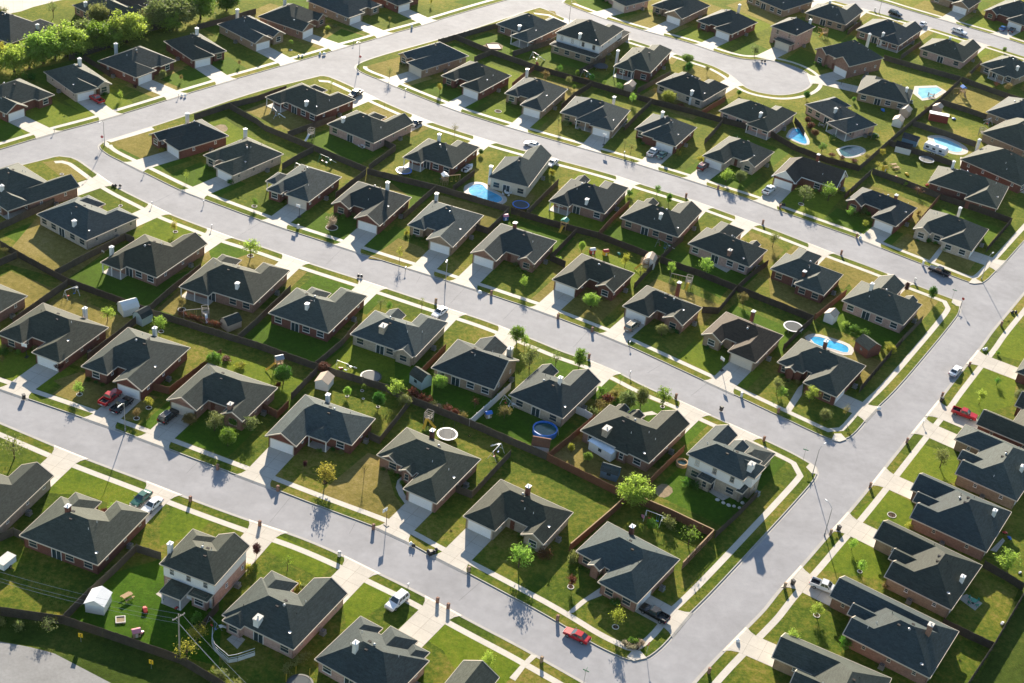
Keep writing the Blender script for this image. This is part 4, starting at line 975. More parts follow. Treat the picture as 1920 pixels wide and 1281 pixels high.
fence([(1657, 108), (1720, 126), (1800, 148)], FO, label='grey fence behind the two storey house with arched entry')
fence([(1636, 321), (1690, 340), (1762, 368)], FO, label='grey fence beside the yard with scattered toys')
fence([(1763, 369), (1830, 391), (1896, 414), (1850, 468)], FD, label='dark fence wrapping the lawn of the white walled corner house')
fence([(1690, 640), (1655, 680), (1612, 731)], FD, label='dark fence beside the pool house along the cross street')
fence([(1692, 637), (1712, 616), (1730, 597)], FO)
fence([(1342, 1003), (1385, 963), (1420, 927)], FD, label='dark fence along the side lawn of the two storey corner house')
fence([(1069, 1027), (1145, 962), (1180, 930), (1255, 962), (1337, 1001), (1279, 1062)], FC, label='cedar fence with pale cap rail round the corner house garden', cap=True)
fence([(-60, 1132), (0, 1147), (117, 1163), (192, 1187), (337, 1237), (412, 1282), (500, 1345)], FD, label='long dark fence along the curving country road', hh=2.0)
fence([(117, 1162), (166, 1112), (215, 1068), (255, 1028), (302, 1043)], FO, label='fence beside the white metal shed and picnic table')
fence([(375, 1178), (392, 1157), (410, 1137)], FD)
fence([(0, 1008), (25, 997), (48, 1008)], FO)
fence([(370, 51), (420, 38), (480, 21)], FO); fence([(150, 104), (178, 121), (206, 139)], FD)
fence([(130, 108), (200, 86), (275, 55), (330, 42)], FO, label='fence below the big leafy trees behind avenue houses')
fence([(1845, 1058), (1885, 1080), (1919, 1101)], FD); fence([(1768, 1166), (1815, 1190), (1862, 1211)], FD)
fence([(1930, 1095), (1915, 1122), (1862, 1212), (1815, 1283), (1780, 1335)], FO, label='long back fence beside the grassy strip at the bottom corner')
fence([(881, 793), (920, 758), (958, 723)], 'fence_white', label='white board fence beside the blue roofed playhouse')
fence([(1080, 768), (1096, 775), (1110, 783)], 'fence_white', label='short white fence panel beside the grey stone house')
fence([(1027, 856), (1072, 820), (1115, 783)], FC); fence([(1217, 905), (1250, 872), (1283, 841)], FC)
fence([(1180, 928), (1200, 916), (1217, 906)], FC)
fence([(790, 698), (812, 675), (836, 651)], FC)
fence([(287, 725), (317, 733), (362, 700), (415, 661)], FC); fence([(540, 758), (520, 778), (492, 763)], FC, look='red gate fence')
for pts, mt in [([(-20, 433), (0, 425), (85, 386), (140, 357)], FO), ([(104, 512), (170, 477), (235, 444), (252, 451)], FO), ([(280, 579), (325, 540), (377, 500)], FO), ([(447, 633), (480, 604), (545, 541)], FO),
 ([(592, 684), (642, 642), (670, 608)], FO), ([(25, 603), (75, 567), (127, 530)], FO), ([(165, 669), (212, 634), (270, 588)], FO), ([(547, 743), (570, 719), (595, 694)], FO), ([(690, 816), (712, 826), (742, 788), (770, 752)], FO),
 ([(855, 916), (885, 928), (920, 890), (958, 849)], FO), ([(540, 252), (585, 236), (630, 221)], FO), ([(692, 314), (742, 278), (717, 266)], FO), ([(850, 353), (870, 338), (890, 323)], FD), ([(988, 400), (1018, 369), (1047, 341)], FO),
 ([(1124, 438), (1150, 409), (1180, 381)], FC), ([(1240, 484), (1262, 462), (1282, 446)], FD), ([(1384, 539), (1412, 513), (1440, 493)], FD), ([(1528, 595), (1558, 571), (1587, 548)], FC), ([(530, 312), (560, 294), (588, 280)], FO),
 ([(630, 366), (658, 344), (686, 323)], FO), ([(757, 406), (787, 379), (816, 354)], FO), ([(890, 425), (915, 433), (953, 396)], FO), ([(1060, 496), (1032, 483), (1080, 434)], FD), ([(1190, 536), (1212, 512), (1235, 488)], FD), ([(1317, 581), (1347, 583), (1380, 543)], FD),
 ([(1470, 651), (1496, 624), (1523, 600)], FD), ([(962, 101), (1000, 89), (1040, 77)], FO), ([(1083, 136), (1108, 124), (1135, 112)], FO), ([(1196, 170), (1226, 154), (1257, 138)], FO), ([(1316, 212), (1338, 198), (1360, 186)], FC),
 ([(890, 111), (905, 105), (920, 99)], FO), ([(961, 160), (982, 142), (1001, 128)], FC), ([(1053, 200), (1078, 178), (1108, 159)], FD), ([(1172, 240), (1197, 214), (1221, 192)], FO), ([(1322, 265), (1340, 246), (1354, 228)], FO), ([(1585, 367), (1610, 344), (1634, 322)], FO), ([(1715, 427), (1738, 398), (1760, 371)], FC),
 ([(1763, 191), (1815, 207), (1875, 228)], FO), ([(1712, 231), (1770, 250), (1830, 271)], FO), ([(1668, 268), (1725, 287), (1790, 308)], FO), ([(1690, 107), (1708, 94), (1727, 81)], FO), ([(1816, 141), (1828, 129), (1840, 118)], FO), ([(1590, 61), (1602, 51), (1615, 43)], FO), ([(1490, 225), (1500, 236), (1508, 251)], FO)]:
    fence(pts, mt, LK[mt])
# ------------------------------------------------------------------ trees
def leafcloud(m, rr, n, size, clumps, spread):
    for _ in range(n):
        c = rr.choice(clumps); s = spread*c[3]
        p = Vector((rr.gauss(c[0], s), rr.gauss(c[1], s), rr.gauss(c[2], s*.8)))
        a = Vector((rr.gauss(0, 1), rr.gauss(0, 1), rr.gauss(0, 1))).normalized(); b = a.orthogonal().normalized()
        b = (Matrix.Rotation(rr.uniform(0, 6.3), 3, a) @ b); t = a.cross(b); q = size*rr.uniform(.6, 1.35)
        m.poly([p-b*q, p+t*q*.42, p+b*q, p-t*q*.42])
def clumpset(rr, n, rx, rz, zc, shell=.62):
    out = []
    for _ in range(n):
        v = Vector((rr.gauss(0, 1), rr.gauss(0, 1), rr.gauss(0, 1))).normalized(); k = shell+(1-shell)*rr.random() if rr.random() < .72 else rr.random()*.6
        k *= rr.uniform(.78, 1.05)
        out.append((v.x*rx*k, v.y*rx*k, zc+v.z*rz*k, rr.uniform(.7, 1.25)))
    return out
def trunk(m, rr, h, r, limbs, reach, zt):
    m.tube([(0, 0, -.1), (rr.uniform(-.05, .05), rr.uniform(-.05, .05), h*.3), (rr.uniform(-.1, .1), rr.uniform(-.1, .1), h*.62), (rr.uniform(-.15, .15), rr.uniform(-.15, .15), zt)], [r*1.25, r, r*.7, r*.22], 7)
    for k in range(limbs):
        a = 2*PI*k/limbs+rr.uniform(-.4, .4); z = h*rr.uniform(.3, .62); e = reach*rr.uniform(.6, 1); z2 = z+(zt-z)*rr.uniform(.45, .95)
        mid = Vector((math.cos(a)*e*.5, math.sin(a)*e*.5, z+(z2-z)*.6)); end = Vector((math.cos(a)*e, math.sin(a)*e, z2))
        m.tube([(0, 0, z), mid, end], [r*.5, r*.32, r*.12], 5)
        for q in range(2):
            b = a+rr.uniform(-.9, .9); m.tube([mid, mid+Vector((math.cos(b), math.sin(b), .8))*e*.4], [r*.25, r*.08], 4)
TP = {}
def proto(kind, seed, h0, w0, n, leafsz, ncl, spread, zc, rz, limbs, r, shell=.62):
    rr = random.Random(seed); tm = MB(); trunk(tm, rr, h0, r, limbs, w0*.42, h0*.88)
    cm = MB(); leafcloud(cm, rr, n, leafsz, clumpset(rr, ncl, w0/2*.86, rz, zc, shell), spread)
    TP.setdefault(kind, []).append((tm.mesh('trunk', 'bark'), cm.mesh('crown', 'leaf_green'), h0, w0))
for s in (1, 2, 3):
    proto('round', s, 4, 3, 4200, .13, 170, .2, 2.45, 1.5, 5, .085, .86)
    proto('airy', 10+s, 4, 3, 1000, .15, 30, .30, 2.45, 1.45, 6, .075)
    proto('sparse', 20+s, 4, 3, 290, .15, 22, .34, 2.6, 1.4, 8, .07)
    proto('bare', 30+s, 4, 3, 34, .13, 14, .3, 2.6, 1.3, 9, .065)
    proto('bush', 40+s, 1.5, 2, 620, .13, 24, .2, .72, .68, 4, .05, .7)
    proto('big', 50+s, 9, 9, 7000, .30, 84, .62, 4.9, 4.0, 8, .24)
proto('wide', 61, 6.5, 8, 3400, .26, 60, .55, 3.9, 2.5, 8, .18); proto('wide', 62, 6.5, 8, 3400, .26, 60, .55, 3.9, 2.5, 8, .18)
LEAFW = {'leaf_spring': 'spring green', 'leaf_yellow': 'yellow green', 'leaf_green': 'mid green', 'leaf_dark': 'dark green', 'leaf_olive': 'olive', 'leaf_gold': 'golden', 'leaf_red': 'reddish', 'leaf_plum': 'dark plum', 'leaf_cream': 'cream blossomed'}
KINDW = {'round': 'round {} tree', 'airy': 'young {} tree', 'sparse': 'thin {} tree', 'bare': 'bare tree', 'bush': '{} shrub', 'big': 'big {} tree', 'wide': 'broad {} tree'}
TREES = []
tcount = [0]
def tree(px, py, h, w, kind, leafm, name=None):
    P = G(px, py, Z0); v = TP[kind]; tcount[0] += 1; tm, cm, h0, w0 = v[tcount[0] % len(v)]
    if kind == 'big': w *= 1.42; h *= 1.15
    nm = 'shrub' if kind == 'bush' else 'tree'
    r = empty(nm, P.x, P.y, Z0, (tcount[0]*2.4) % 6.28); r.scale = (w/w0, w/w0, h/h0)
    tag(r, at_label(KINDW[kind].format(LEAFW[leafm]), P), 'shrub' if nm == 'shrub' else 'tree', 'shrubs of the gardens' if nm == 'shrub' else 'trees of the gardens')
    for me, pn in ((tm, 'trunk'), (cm, 'crown')):
        o = place(me, pn, r)
        if pn == 'crown':
            o.material_slots[0].link = 'OBJECT'; o.material_slots[0].material = M[leafm]
    TREES.append((P, w)); return r
SP, YE, GR, DK, OL, GO, RE, PL, CR = 'leaf_spring leaf_yellow leaf_green leaf_dark leaf_olive leaf_gold leaf_red leaf_plum leaf_cream'.split()
for t in [
 # lower street
 (149, 741, 3, 2.4, 'airy', SP), (256, 785, 2.4, 1.9, 'airy', GO), (279, 765, 2.6, 2.1, 'airy', YE), (356, 797, 2.6, 3, 'round', GO), (402, 808, 4.2, 4.2, 'airy', OL), (427, 836, 4, 3.6, 'round', GR), (470, 808, 3.4, 3.4, 'airy', OL), (440, 800, 2.6, 2.4, 'round', GR), (27, 860, 5, 5, 'sparse', OL),
 (609, 907, 4.6, 4.2, 'airy', YE), (572, 875, 1.6, 1, 'bush', PL), (682, 900, 4.2, 2, 'bare', GO), (972, 1064, 5, 4.6, 'airy', SP), (1020, 1046, 2.4, 3, 'bush', RE), (1070, 1102, 2.8, 2, 'airy', RE), (1154, 1177, 4.4, 2.6, 'airy', YE), (1072, 1052, 2.2, 2.2, 'bush', OL), (1153, 1136, 1.6, 2, 'bush', DK), (1290, 1022, 4.6, 3.8, 'sparse', GR), (1252, 988, 2.6, 3, 'bush', OL), (1185, 945, 6.2, 8.2, 'wide', SP), (1222, 990, 2, 2.4, 'bush', GR),
 (910, 1260, 4.6, 2.6, 'airy', SP), (481, 1042, 2.8, 1.5, 'round', PL), (539, 1070, 3.4, 2.2, 'sparse', GR), (556, 1103, 1.8, 1.8, 'bush', YE), (568, 1106, 1.4, 1.2, 'bush', OL), (368, 1167, 2.2, 2.2, 'bush', GR), (350, 1237, 4, 4.4, 'sparse', YE), (370, 1203, 3.4, 3.6, 'airy', YE), (35, 1180, 1.6, 2.2, 'bush', OL), (92, 1182, 2.4, 3.4, 'sparse', OL), (108, 1166, 1.8, 1.4, 'airy', YE), (412, 1272, 1.6, 3, 'bush', OL), (440, 1290, 1.6, 3, 'bush', OL), (0, 1172, 1.4, 2, 'bush', OL), (465, 1072, 1.6, 2, 'bush', YE), (208, 955, 1.2, 1.5, 'bush', SP), (196, 962, 1, 1.4, 'bush', RE),
 # yards between middle and lower street
 (327, 437, 3.2, 2, 'airy', YE), (226, 387, 2.6, 1.2, 'bare', GO), (470, 482, 4.6, 4.6, 'airy', SP), (730, 584, 2.6, 1.4, 'airy', GR), (790, 585, 4, 1.6, 'sparse', OL), (714, 575, 2, 2.4, 'sparse', OL), (992, 692, 6, 4, 'airy', OL), (1040, 694, 5.4, 2.4, 'sparse', OL), (1085, 692, 5.2, 3.2, 'round', GR), (968, 642, 4, 3.6, 'round', GR), (983, 650, 3, 2.4, 'airy', SP), (1174, 770, 4.8, 4, 'round', OL), (1200, 764, 5, 3, 'round', OL), (1242, 764, 5, 4, 'airy', GR), (1162, 722, 3, 1.2, 'sparse', GR),
 (202, 602, 3.4, 3.2, 'airy', SP), (302, 622, 4, 3.2, 'airy', SP), (340, 582, 3.6, 2.5, 'airy', GO), (402, 692, 4, 3.4, 'round', GR), (162, 575, 2.6, 1.6, 'bare', RE), (450, 689, 1.1, 2.4, 'bush', YE), (425, 676, .9, 2.6, 'bush', RE), (531, 720, 4.4, 3.8, 'round', DK), (522, 727, 1.4, 1.4, 'bush', RE), (651, 745, 2.6, 1.7, 'round', SP), (681, 732, 1.6, 1.2, 'airy', GR), (709, 764, 3.6, 2.8, 'round', DK), (742, 743, 4.2, 3.6, 'airy', SP), (825, 730, 3.4, 3.2, 'round', SP), (607, 699, 2.4, 3, 'round', RE),
 (772, 742, 2, 2.8, 'bush', RE), (786, 750, 2, 2.6, 'bush', RE), (800, 757, 2, 2.4, 'bush', RE), (757, 762, 2.6, 3, 'round', OL), (812, 762, 1.4, 2.2, 'bush', OL), (838, 772, 1.5, 2.4, 'bush', RE), (852, 779, 1.5, 2.2, 'bush', RE), (866, 786, 1.6, 2.2, 'bush', GO), (820, 766, 1.2, 1.6, 'bush', CR), (890, 766, 2.8, 2, 'sparse', RE), (945, 784, 3, 3.2, 'airy', GO), (1070, 847, 1.9, 1.6, 'round', YE), (1101, 866, 2.3, 1.9, 'round', GR), (1110, 778, 2, 2.6, 'bush', OL), (1124, 766, 2, 2.8, 'bush', GO), (1140, 753, 2, 2.8, 'bush', RE), (1152, 744, 1.8, 2.2, 'bush', GO), (1128, 738, 1.8, 2, 'bush', GR), (8, 665, 1.5, 2.4, 'bush', DK), (4, 680, 1.6, 1.2, 'airy', GO), (10, 477, 1.8, 2, 'airy', GO), (1285, 910, 1.8, 2.4, 'bush', GR), (1302, 915, 1.8, 2.6, 'bush', DK),
 # middle street, far side
 (350, 339, 3, 1.6, 'sparse', SP), (477, 389, 2.6, 1.7, 'airy', GR), (432, 345, 1.6, 1.8, 'bush', DK), (622, 428, 3.2, 3.2, 'airy', CR), (749, 489, 4, 2, 'sparse', YE), (762, 440, 1.3, 1.4, 'bush', YE), (579, 388, 1.6, 1.4, 'bush', GR), (981, 542, 3.4, 2, 'airy', SP), (1107, 577, 3.6, 4, 'round', SP), (995, 508, 2.2, 2.4, 'bush', GO), (1240, 630, 3, 3, 'round', OL), (1266, 624, 1.4, 2.4, 'bush', DK), (1455, 737, 4, 3, 'airy', OL), (1464, 747, 3, 2.6, 'airy', SP), (1517, 754, 4, 3.4, 'airy', SP), (1545, 789, 2.8, 3, 'round', OL), (1584, 784, 3.5, 1.8, 'sparse', GO), (111, 694, 2, 2, 'round', PL), (303, 285, 1.2, 1.4, 'bush', YE),
 (1090, 472, 2.8, 1.8, 'round', SP), (1046, 492, 1.7, 1.8, 'bush', SP), (1171, 502, 4, 2.4, 'airy', YE), (1256, 514, 3.5, 2.2, 'airy', SP), (1322, 517, 5, 4, 'airy', SP), (1392, 570, 3, 2.8, 'airy', GO), (968, 412, 2.2, 1.4, 'bare', OL), (1200, 518, 2.6, 3, 'sparse', YE), (1698, 547, 2.6, 1.5, 'round', PL), (1745, 564, 4, 2.2, 'round', DK), (1448, 464, 4.4, 2.8, 'airy', OL), (1231, 367, 3.2, 2, 'airy', GR), (1253, 384, 3.4, 1.6, 'round', GR), (1034, 328, 1.8, 2, 'bush', YE), (1180, 368, 1.8, 2, 'bush', DK), (1600, 620, 1.6, 2.4, 'bush', GR), (1585, 612, 1.5, 2.2, 'bush', SP), (1620, 628, 1.5, 2.4, 'bush', GR), (1663, 655, 2, 2.4, 'airy', YE), (1668, 665, 2.4, 2.4, 'round', YE), (1660, 612, 1, 1.4, 'bush', DK),
 # upper street
 (622, 162, 2, 1.2, 'sparse', SP), (720, 209, 3.2, 1, 'bare', OL), (852, 254, 3.6, 2, 'sparse', GO), (901, 290, 1.6, 1.5, 'round', DK), (824, 174, 3, 1.8, 'airy', YE), (730, 147, 3.8, 2.4, 'sparse', OL), (1046, 239, 3.8, 1.8, 'sparse', OL), (1060, 236, 1.8, 2.2, 'bush', OL), (1170, 282, 3.8, 1.6, 'sparse', OL), (1182, 289, 3.2, 2, 'sparse', GO), (1271, 292, 2, 1.7, 'bush', YE), (1506, 379, 4.8, 5, 'airy', OL), (1552, 377, 5.2, 4.6, 'airy', SP), (1360, 342, 4, 4, 'airy', SP), (1387, 342, 3.4, 3.4, 'round', OL), (1594, 407, 3, 2.6, 'airy', SP), (1620, 427, 2.2, 1.9, 'airy', YE), (1314, 305, 2, 2, 'bush', YE), (1618, 400, 1.8, 2.4, 'bush', OL), (1770, 470, 1.4, 1.6, 'bush', DK), (1740, 455, 1.4, 1.6, 'bush', DK), (1800, 480, 1.2, 1.6, 'bush', YE), (1720, 365, 2.4, 3.4, 'sparse', RE), (1697, 350, 1.6, 1.6, 'airy', SP), (1590, 365, 1.4, 1.4, 'bush', YE), (1722, 402, 1.4, 1.4, 'bush', GO),
 (1022, 152, 3.4, 2.8, 'airy', GO), (1049, 137, 2.6, 1.8, 'airy', GR), (1066, 159, 2.8, 2.2, 'airy', OL), (1082, 144, 2.2, 1.5, 'round', GR), (1109, 154, 2.6, 1.5, 'round', DK), (1132, 162, 2, 1.4, 'airy', GR), (1160, 169, 2.4, 2.4, 'airy', GR), (1186, 194, 3.2, 2.2, 'airy', SP), (1076, 169, 1.7, 1.2, 'round', GR), (1252, 194, 3.8, 5, 'round', YE), (1290, 137, 3.6, 2.4, 'round', DK), (1288, 119, 3, 4, 'round', GR), (1325, 139, 3, 1.8, 'airy', OL), (1385, 179, 1.7, 1.7, 'round', GR), (1414, 106, 3.8, 3.4, 'airy', OL), (1098, 154, 1.4, 1.8, 'bush', RE), (1006, 125, 1.4, 1.6, 'bush', RE), (1276, 200, 1.2, 2.4, 'bush', RE), (1288, 204, 1.1, 2.2, 'bush', GO), (1144, 113, 1.8, 2.8, 'bush', OL),
 (1511, 187, 2.8, 2.2, 'round', DK), (1600, 192, 1.8, 1.4, 'round', GR), (1532, 114, 2.4, 1.7, 'airy', GR), (1577, 159, 2, 2.2, 'sparse', GO), (1882, 99, 2, 1.6, 'round', GR), (1815, 149, 2, 2, 'airy', GO), (1888, 172, 3, 3, 'airy', GO), (1866, 165, 2.4, 2, 'sparse', RE), (1918, 175, 2.6, 2.6, 'airy', GO), (1540, 284, 2.6, 3.2, 'airy', GR), (1513, 232, 2.2, 2.2, 'round', RE), (1519, 243, 2.2, 2.4, 'round', RE), (1527, 256, 2.2, 2.4, 'round', RE), (1560, 293, 1, 2, 'bush', RE), (1578, 298, 1, 2, 'bush', RE), (1602, 304, 1.1, 2.4, 'bush', RE), (1626, 296, 1.2, 2, 'bush', GO), (1652, 294, 2.6, 2, 'airy', YE), (1645, 318, 2.6, 2.6, 'sparse', YE), (1735, 205, 1.2, 1.6, 'bush', GO), (1640, 262, 1.8, 2.6, 'bush', DK), (1560, 262, 1.6, 2.4, 'bush', DK), (1452, 85, 1, 1.4, 'bush', DK),
 # avenue
 (226, 187, 2.6, 1.5, 'airy', SP), (340, 152, 2, 1.2, 'airy', GO), (306, 149, 2.8, 2.4, 'round', OL), (449, 124, 1.9, 1.2, 'airy', GO), (253, 165, 1.2, 1.4, 'bush', PL), (546, 85, 1.8, 1.6, 'airy', SP), (615, 56, 1.3, 1.8, 'bush', SP), (628, 52, 1.3, 1.6, 'bush', OL), (730, 42, 2, 1.2, 'airy', GO), (808, 10, 2.4, 1.2, 'airy', YE), (196, 178, 1, 2, 'bush', DK), (415, 118, 1, 1.6, 'bush', DK),
 (27, 138, 7.4, 7, 'big', SP), (5, 125, 6, 6, 'big', YE), (82, 118, 8, 8.5, 'big', SP), (124, 106, 8.4, 9.5, 'big', SP), (185, 92, 7.4, 7.5, 'big', GR), (205, 85, 5.6, 5, 'big', OL), (238, 80, 8.2, 8.5, 'big', SP), (185, 52, 6.6, 5.5, 'big', OL), (300, 54, 8, 8, 'big', OL), (335, 48, 8, 8.5, 'big', OL), (376, 36, 8, 7.5, 'big', GR), (425, 20, 6, 6.5, 'big', DK), (55, 128, 6, 6, 'big', SP), (104, 112, 6.4, 6.4, 'big', SP), (152, 100, 6, 6, 'big', SP), (212, 92, 5, 5, 'big', SP), (160, 80, 6, 6, 'big', OL), (262, 66, 5.4, 5.4, 'big', SP), (318, 58, 5.4, 5.4, 'big', SP), (100, 34, 5.6, 4, 'sparse', OL), (4, 38, 4.4, 4, 'airy', OL), (272, 45, 5, 4, 'sparse', GO), (60, 150, 2, 3, 'bush', DK), (150, 112, 2.2, 3, 'bush', DK), (45, 150, 1.8, 2.6, 'bush', GR),
 # cross street
 (1762, 877, 4.8, 3.6, 'airy', OL), (1835, 759, 4, 2.4, 'airy', SP), (1868, 722, 1.8, 1.8, 'airy', GR), (1915, 708, 2.4, 2.6, 'round', GR), (1912, 752, 2.6, 3.4, 'round', OL), (1672, 972, 1.8, 1.4, 'bare', OL), (1596, 1032, 2.8, 1.8, 'airy', SP), (1612, 1074, 3, 2, 'airy', SP), (1531, 1157, 3, 2.6, 'airy', SP), (1478, 1212, 3.8, 3, 'airy', SP), (1583, 1216, 2.6, 2.6, 'bush', GR), (1886, 1066, 4.2, 5, 'airy', SP), (1706, 990, 1.4, 2.2, 'bush', YE), (1801, 905, 1.2, 1.6, 'bush', YE), (1802, 893, 1.2, 1.6, 'bush', RE), (1716, 958, 1, 1.2, 'bush', OL), (1660, 1102, 1.2, 1.8, 'bush', GO), (1690, 1068, 1, 1.8, 'bush', DK), (1705, 1073, 1, 1.8, 'bush', DK), (1600, 1148, .9, 1.6, 'bush', DK), (1612, 1152, .9, 1.6, 'bush', DK), (1826, 815, 1, 1.6, 'bush', YE), (1870, 665, 1, 1, 'bush', GR)]:
    tree(*t)
# clipped hedge between two back gardens of the lower street
def hedge(a, b, w, hgt, lm, label):
    A, B = G(*a, Z0), G(*b, Z0); c = (A+B)/2; L = (B-A).length; r = empty('hedge', c.x, c.y, Z0, math.atan2((B-A).y, (B-A).x)); tag(r, label, 'hedge')
    rr = random.Random(int(a[0])); m = MB()
    cl = [(rr.uniform(-L/2, L/2), rr.uniform(-w/2, w/2)*.8, hgt*rr.uniform(.2, .95), rr.uniform(.8, 1.2)) for _ in range(int(L*9))]
    leafcloud(m, rr, int(L*210), .13, cl, .2); m.obj('foliage', lm, r)
    s = MB()
    for k in range(int(L/1.2)): s.tube([(-L/2+.6+k*1.2, 0, -.05), (-L/2+.6+k*1.2, 0, hgt*.6)], .04, 5)
    s.obj('stem', 'bark', r)
hedge((533, 1266), (580, 1226), 1.5, 1.6, 'leaf_olive', 'clipped hedge between fourth and fifth lower street near side gardens')
hedge((335, 592), (415, 618), .8, 1.5, 'leaf_red', 'low red leafed hedge along the back fence beside timber swing set')
# front planting beds with shrubs
for H in HOUSES:
    if H.front not in 'fr' or not H.garage or H.row in 'ah': continue
    side = H.front; u0 = H.garage[4]; lo, hi = (0, H.W) if side == 'f' else (0, H.D); rr = random.Random(H.idx*7+ord(H.row))
    a, b = (u0+5.4, hi-1) if u0 < (lo+hi)/2 else (lo+1, u0-5.4)
    if b-a < 2.5: continue
    # the nearest wall line there
    front = 0
    x, y = (0, (a+b)/2)
    n = max(2, min(4, int((b-a)/1.6)))
    for k in range(n):
        y = a+(b-a)*(k+.5)/n; xs = [q[0] for q in H.main.r if q[2]+.5 <= y <= q[3]-.5]
        if not xs: continue
        x = min(xs)-.25-rr.random()*.3; P = H.b+H.e1*x+H.e2*y; s = rr.uniform(.8, 1.25)
        tm, cm, h0, w0 = TP['bush'][k % 3]; lm = rr.choice((DK, GR, DK, OL))
        r = empty('shrub', P.x, P.y, Z0, rr.uniform(0, 6)); r.scale = (.6*s, .6*s, .6*s)
        tag(r, f"small {LEAFW[lm]} bed shrub before {H.phrase}", 'shrub', 'shrubs of the planting beds')
        o = place(tm, 'trunk', r); o = place(cm, 'crown', r); o.material_slots[0].link = 'OBJECT'; o.material_slots[0].material = M[lm]
# ------------------------------------------------------------------ vehicles (x forward, wheels on z=0)
def loft(m, secs, k=None):
    """secs: (x, [(y,z)...]) closed rings of equal length"""
    b = len(m.v); n = len(secs[0][1]); kk = m.k if k is None else k
    for x, ring in secs: m.v += [(x, y, z) for y, z in ring]
    for i in range(len(secs)-1):
        for q in range(n):
            j = (q+1) % n; m.f.append((b+i*n+q, b+i*n+j, b+(i+1)*n+j, b+(i+1)*n+q)); m.m.append(kk)
    m.f.append(tuple(b+q for q in reversed(range(n)))); m.m.append(kk)
    e = b+(len(secs)-1)*n; m.f.append(tuple(e+q for q in range(n))); m.m.append(kk)
def ring(w, z0, z1, t=.08): return [(-w+t, z0), (w-t, z0), (w, z0+.12), (w, z1-t*1.6), (w-t*1.3, z1), (-w+t*1.3, z1), (-w, z1-t*1.6), (-w, z0+.12)]
def cabin(x0, x1, x2, x3, w, wt, z0, z1):
    """foot x0..x3, roof x1..x2"""
    return [(x0, -w, z0), (x3, -w, z0), (x3, w, z0), (x0, w, z0), (x1, -wt, z1), (x2, -wt, z1), (x2, wt, z1), (x1, wt, z1)]
def lerp3(a, b, t): return tuple(a[i]+(b[i]-a[i])*t for i in range(3))
def pane_on(m, A, B, C, D_, u0, u1, v0, v1, out):
    """thin glass on the quad A B (foot) D C (head)"""
    def p(u, v): return Vector(lerp3(lerp3(A, B, u), lerp3(D_, C, u), v))
    q = [p(u0, v0), p(u1, v0), p(u1, v1), p(u0, v1)]; n = (q[1]-q[0]).cross(q[3]-q[0]).normalized()*out
    m.hexa([a-n*.2 for a in q]+[a+n for a in q])
def _tyre(m): m.lathe([(.2, -.11), (.32, -.11), (.345, -.07), (.345, .07), (.32, .11), (.2, .11)], 14)
def _rim(m): m.lathe([(.05, -.125), (.2, -.115), (.2, .115), (.05, .125)], 10)
TYRE = mk_mesh(_tyre, 'wheel', 'tyre'); RIM = mk_mesh(_rim, 'rim', 'rim')
def _hl(m): m.box(-.06, .06, -.17, .17, -.09, .09)
HLAMP = mk_mesh(_hl, 'headlight', 'lamp_clear'); TLAMP = mk_mesh(_hl, 'tail_light', 'tail_red')
def _mir(m): m.box(-.09, .05, -.1, .1, -.06, .08)
MIRR = mk_mesh(_mir, 'wing_mirror', 'plastic_black')
def _plate(m): m.box(-.02, .02, -.26, .26, -.07, .07)
PLATE = mk_mesh(_plate, 'number_plate', 'plastic_white')
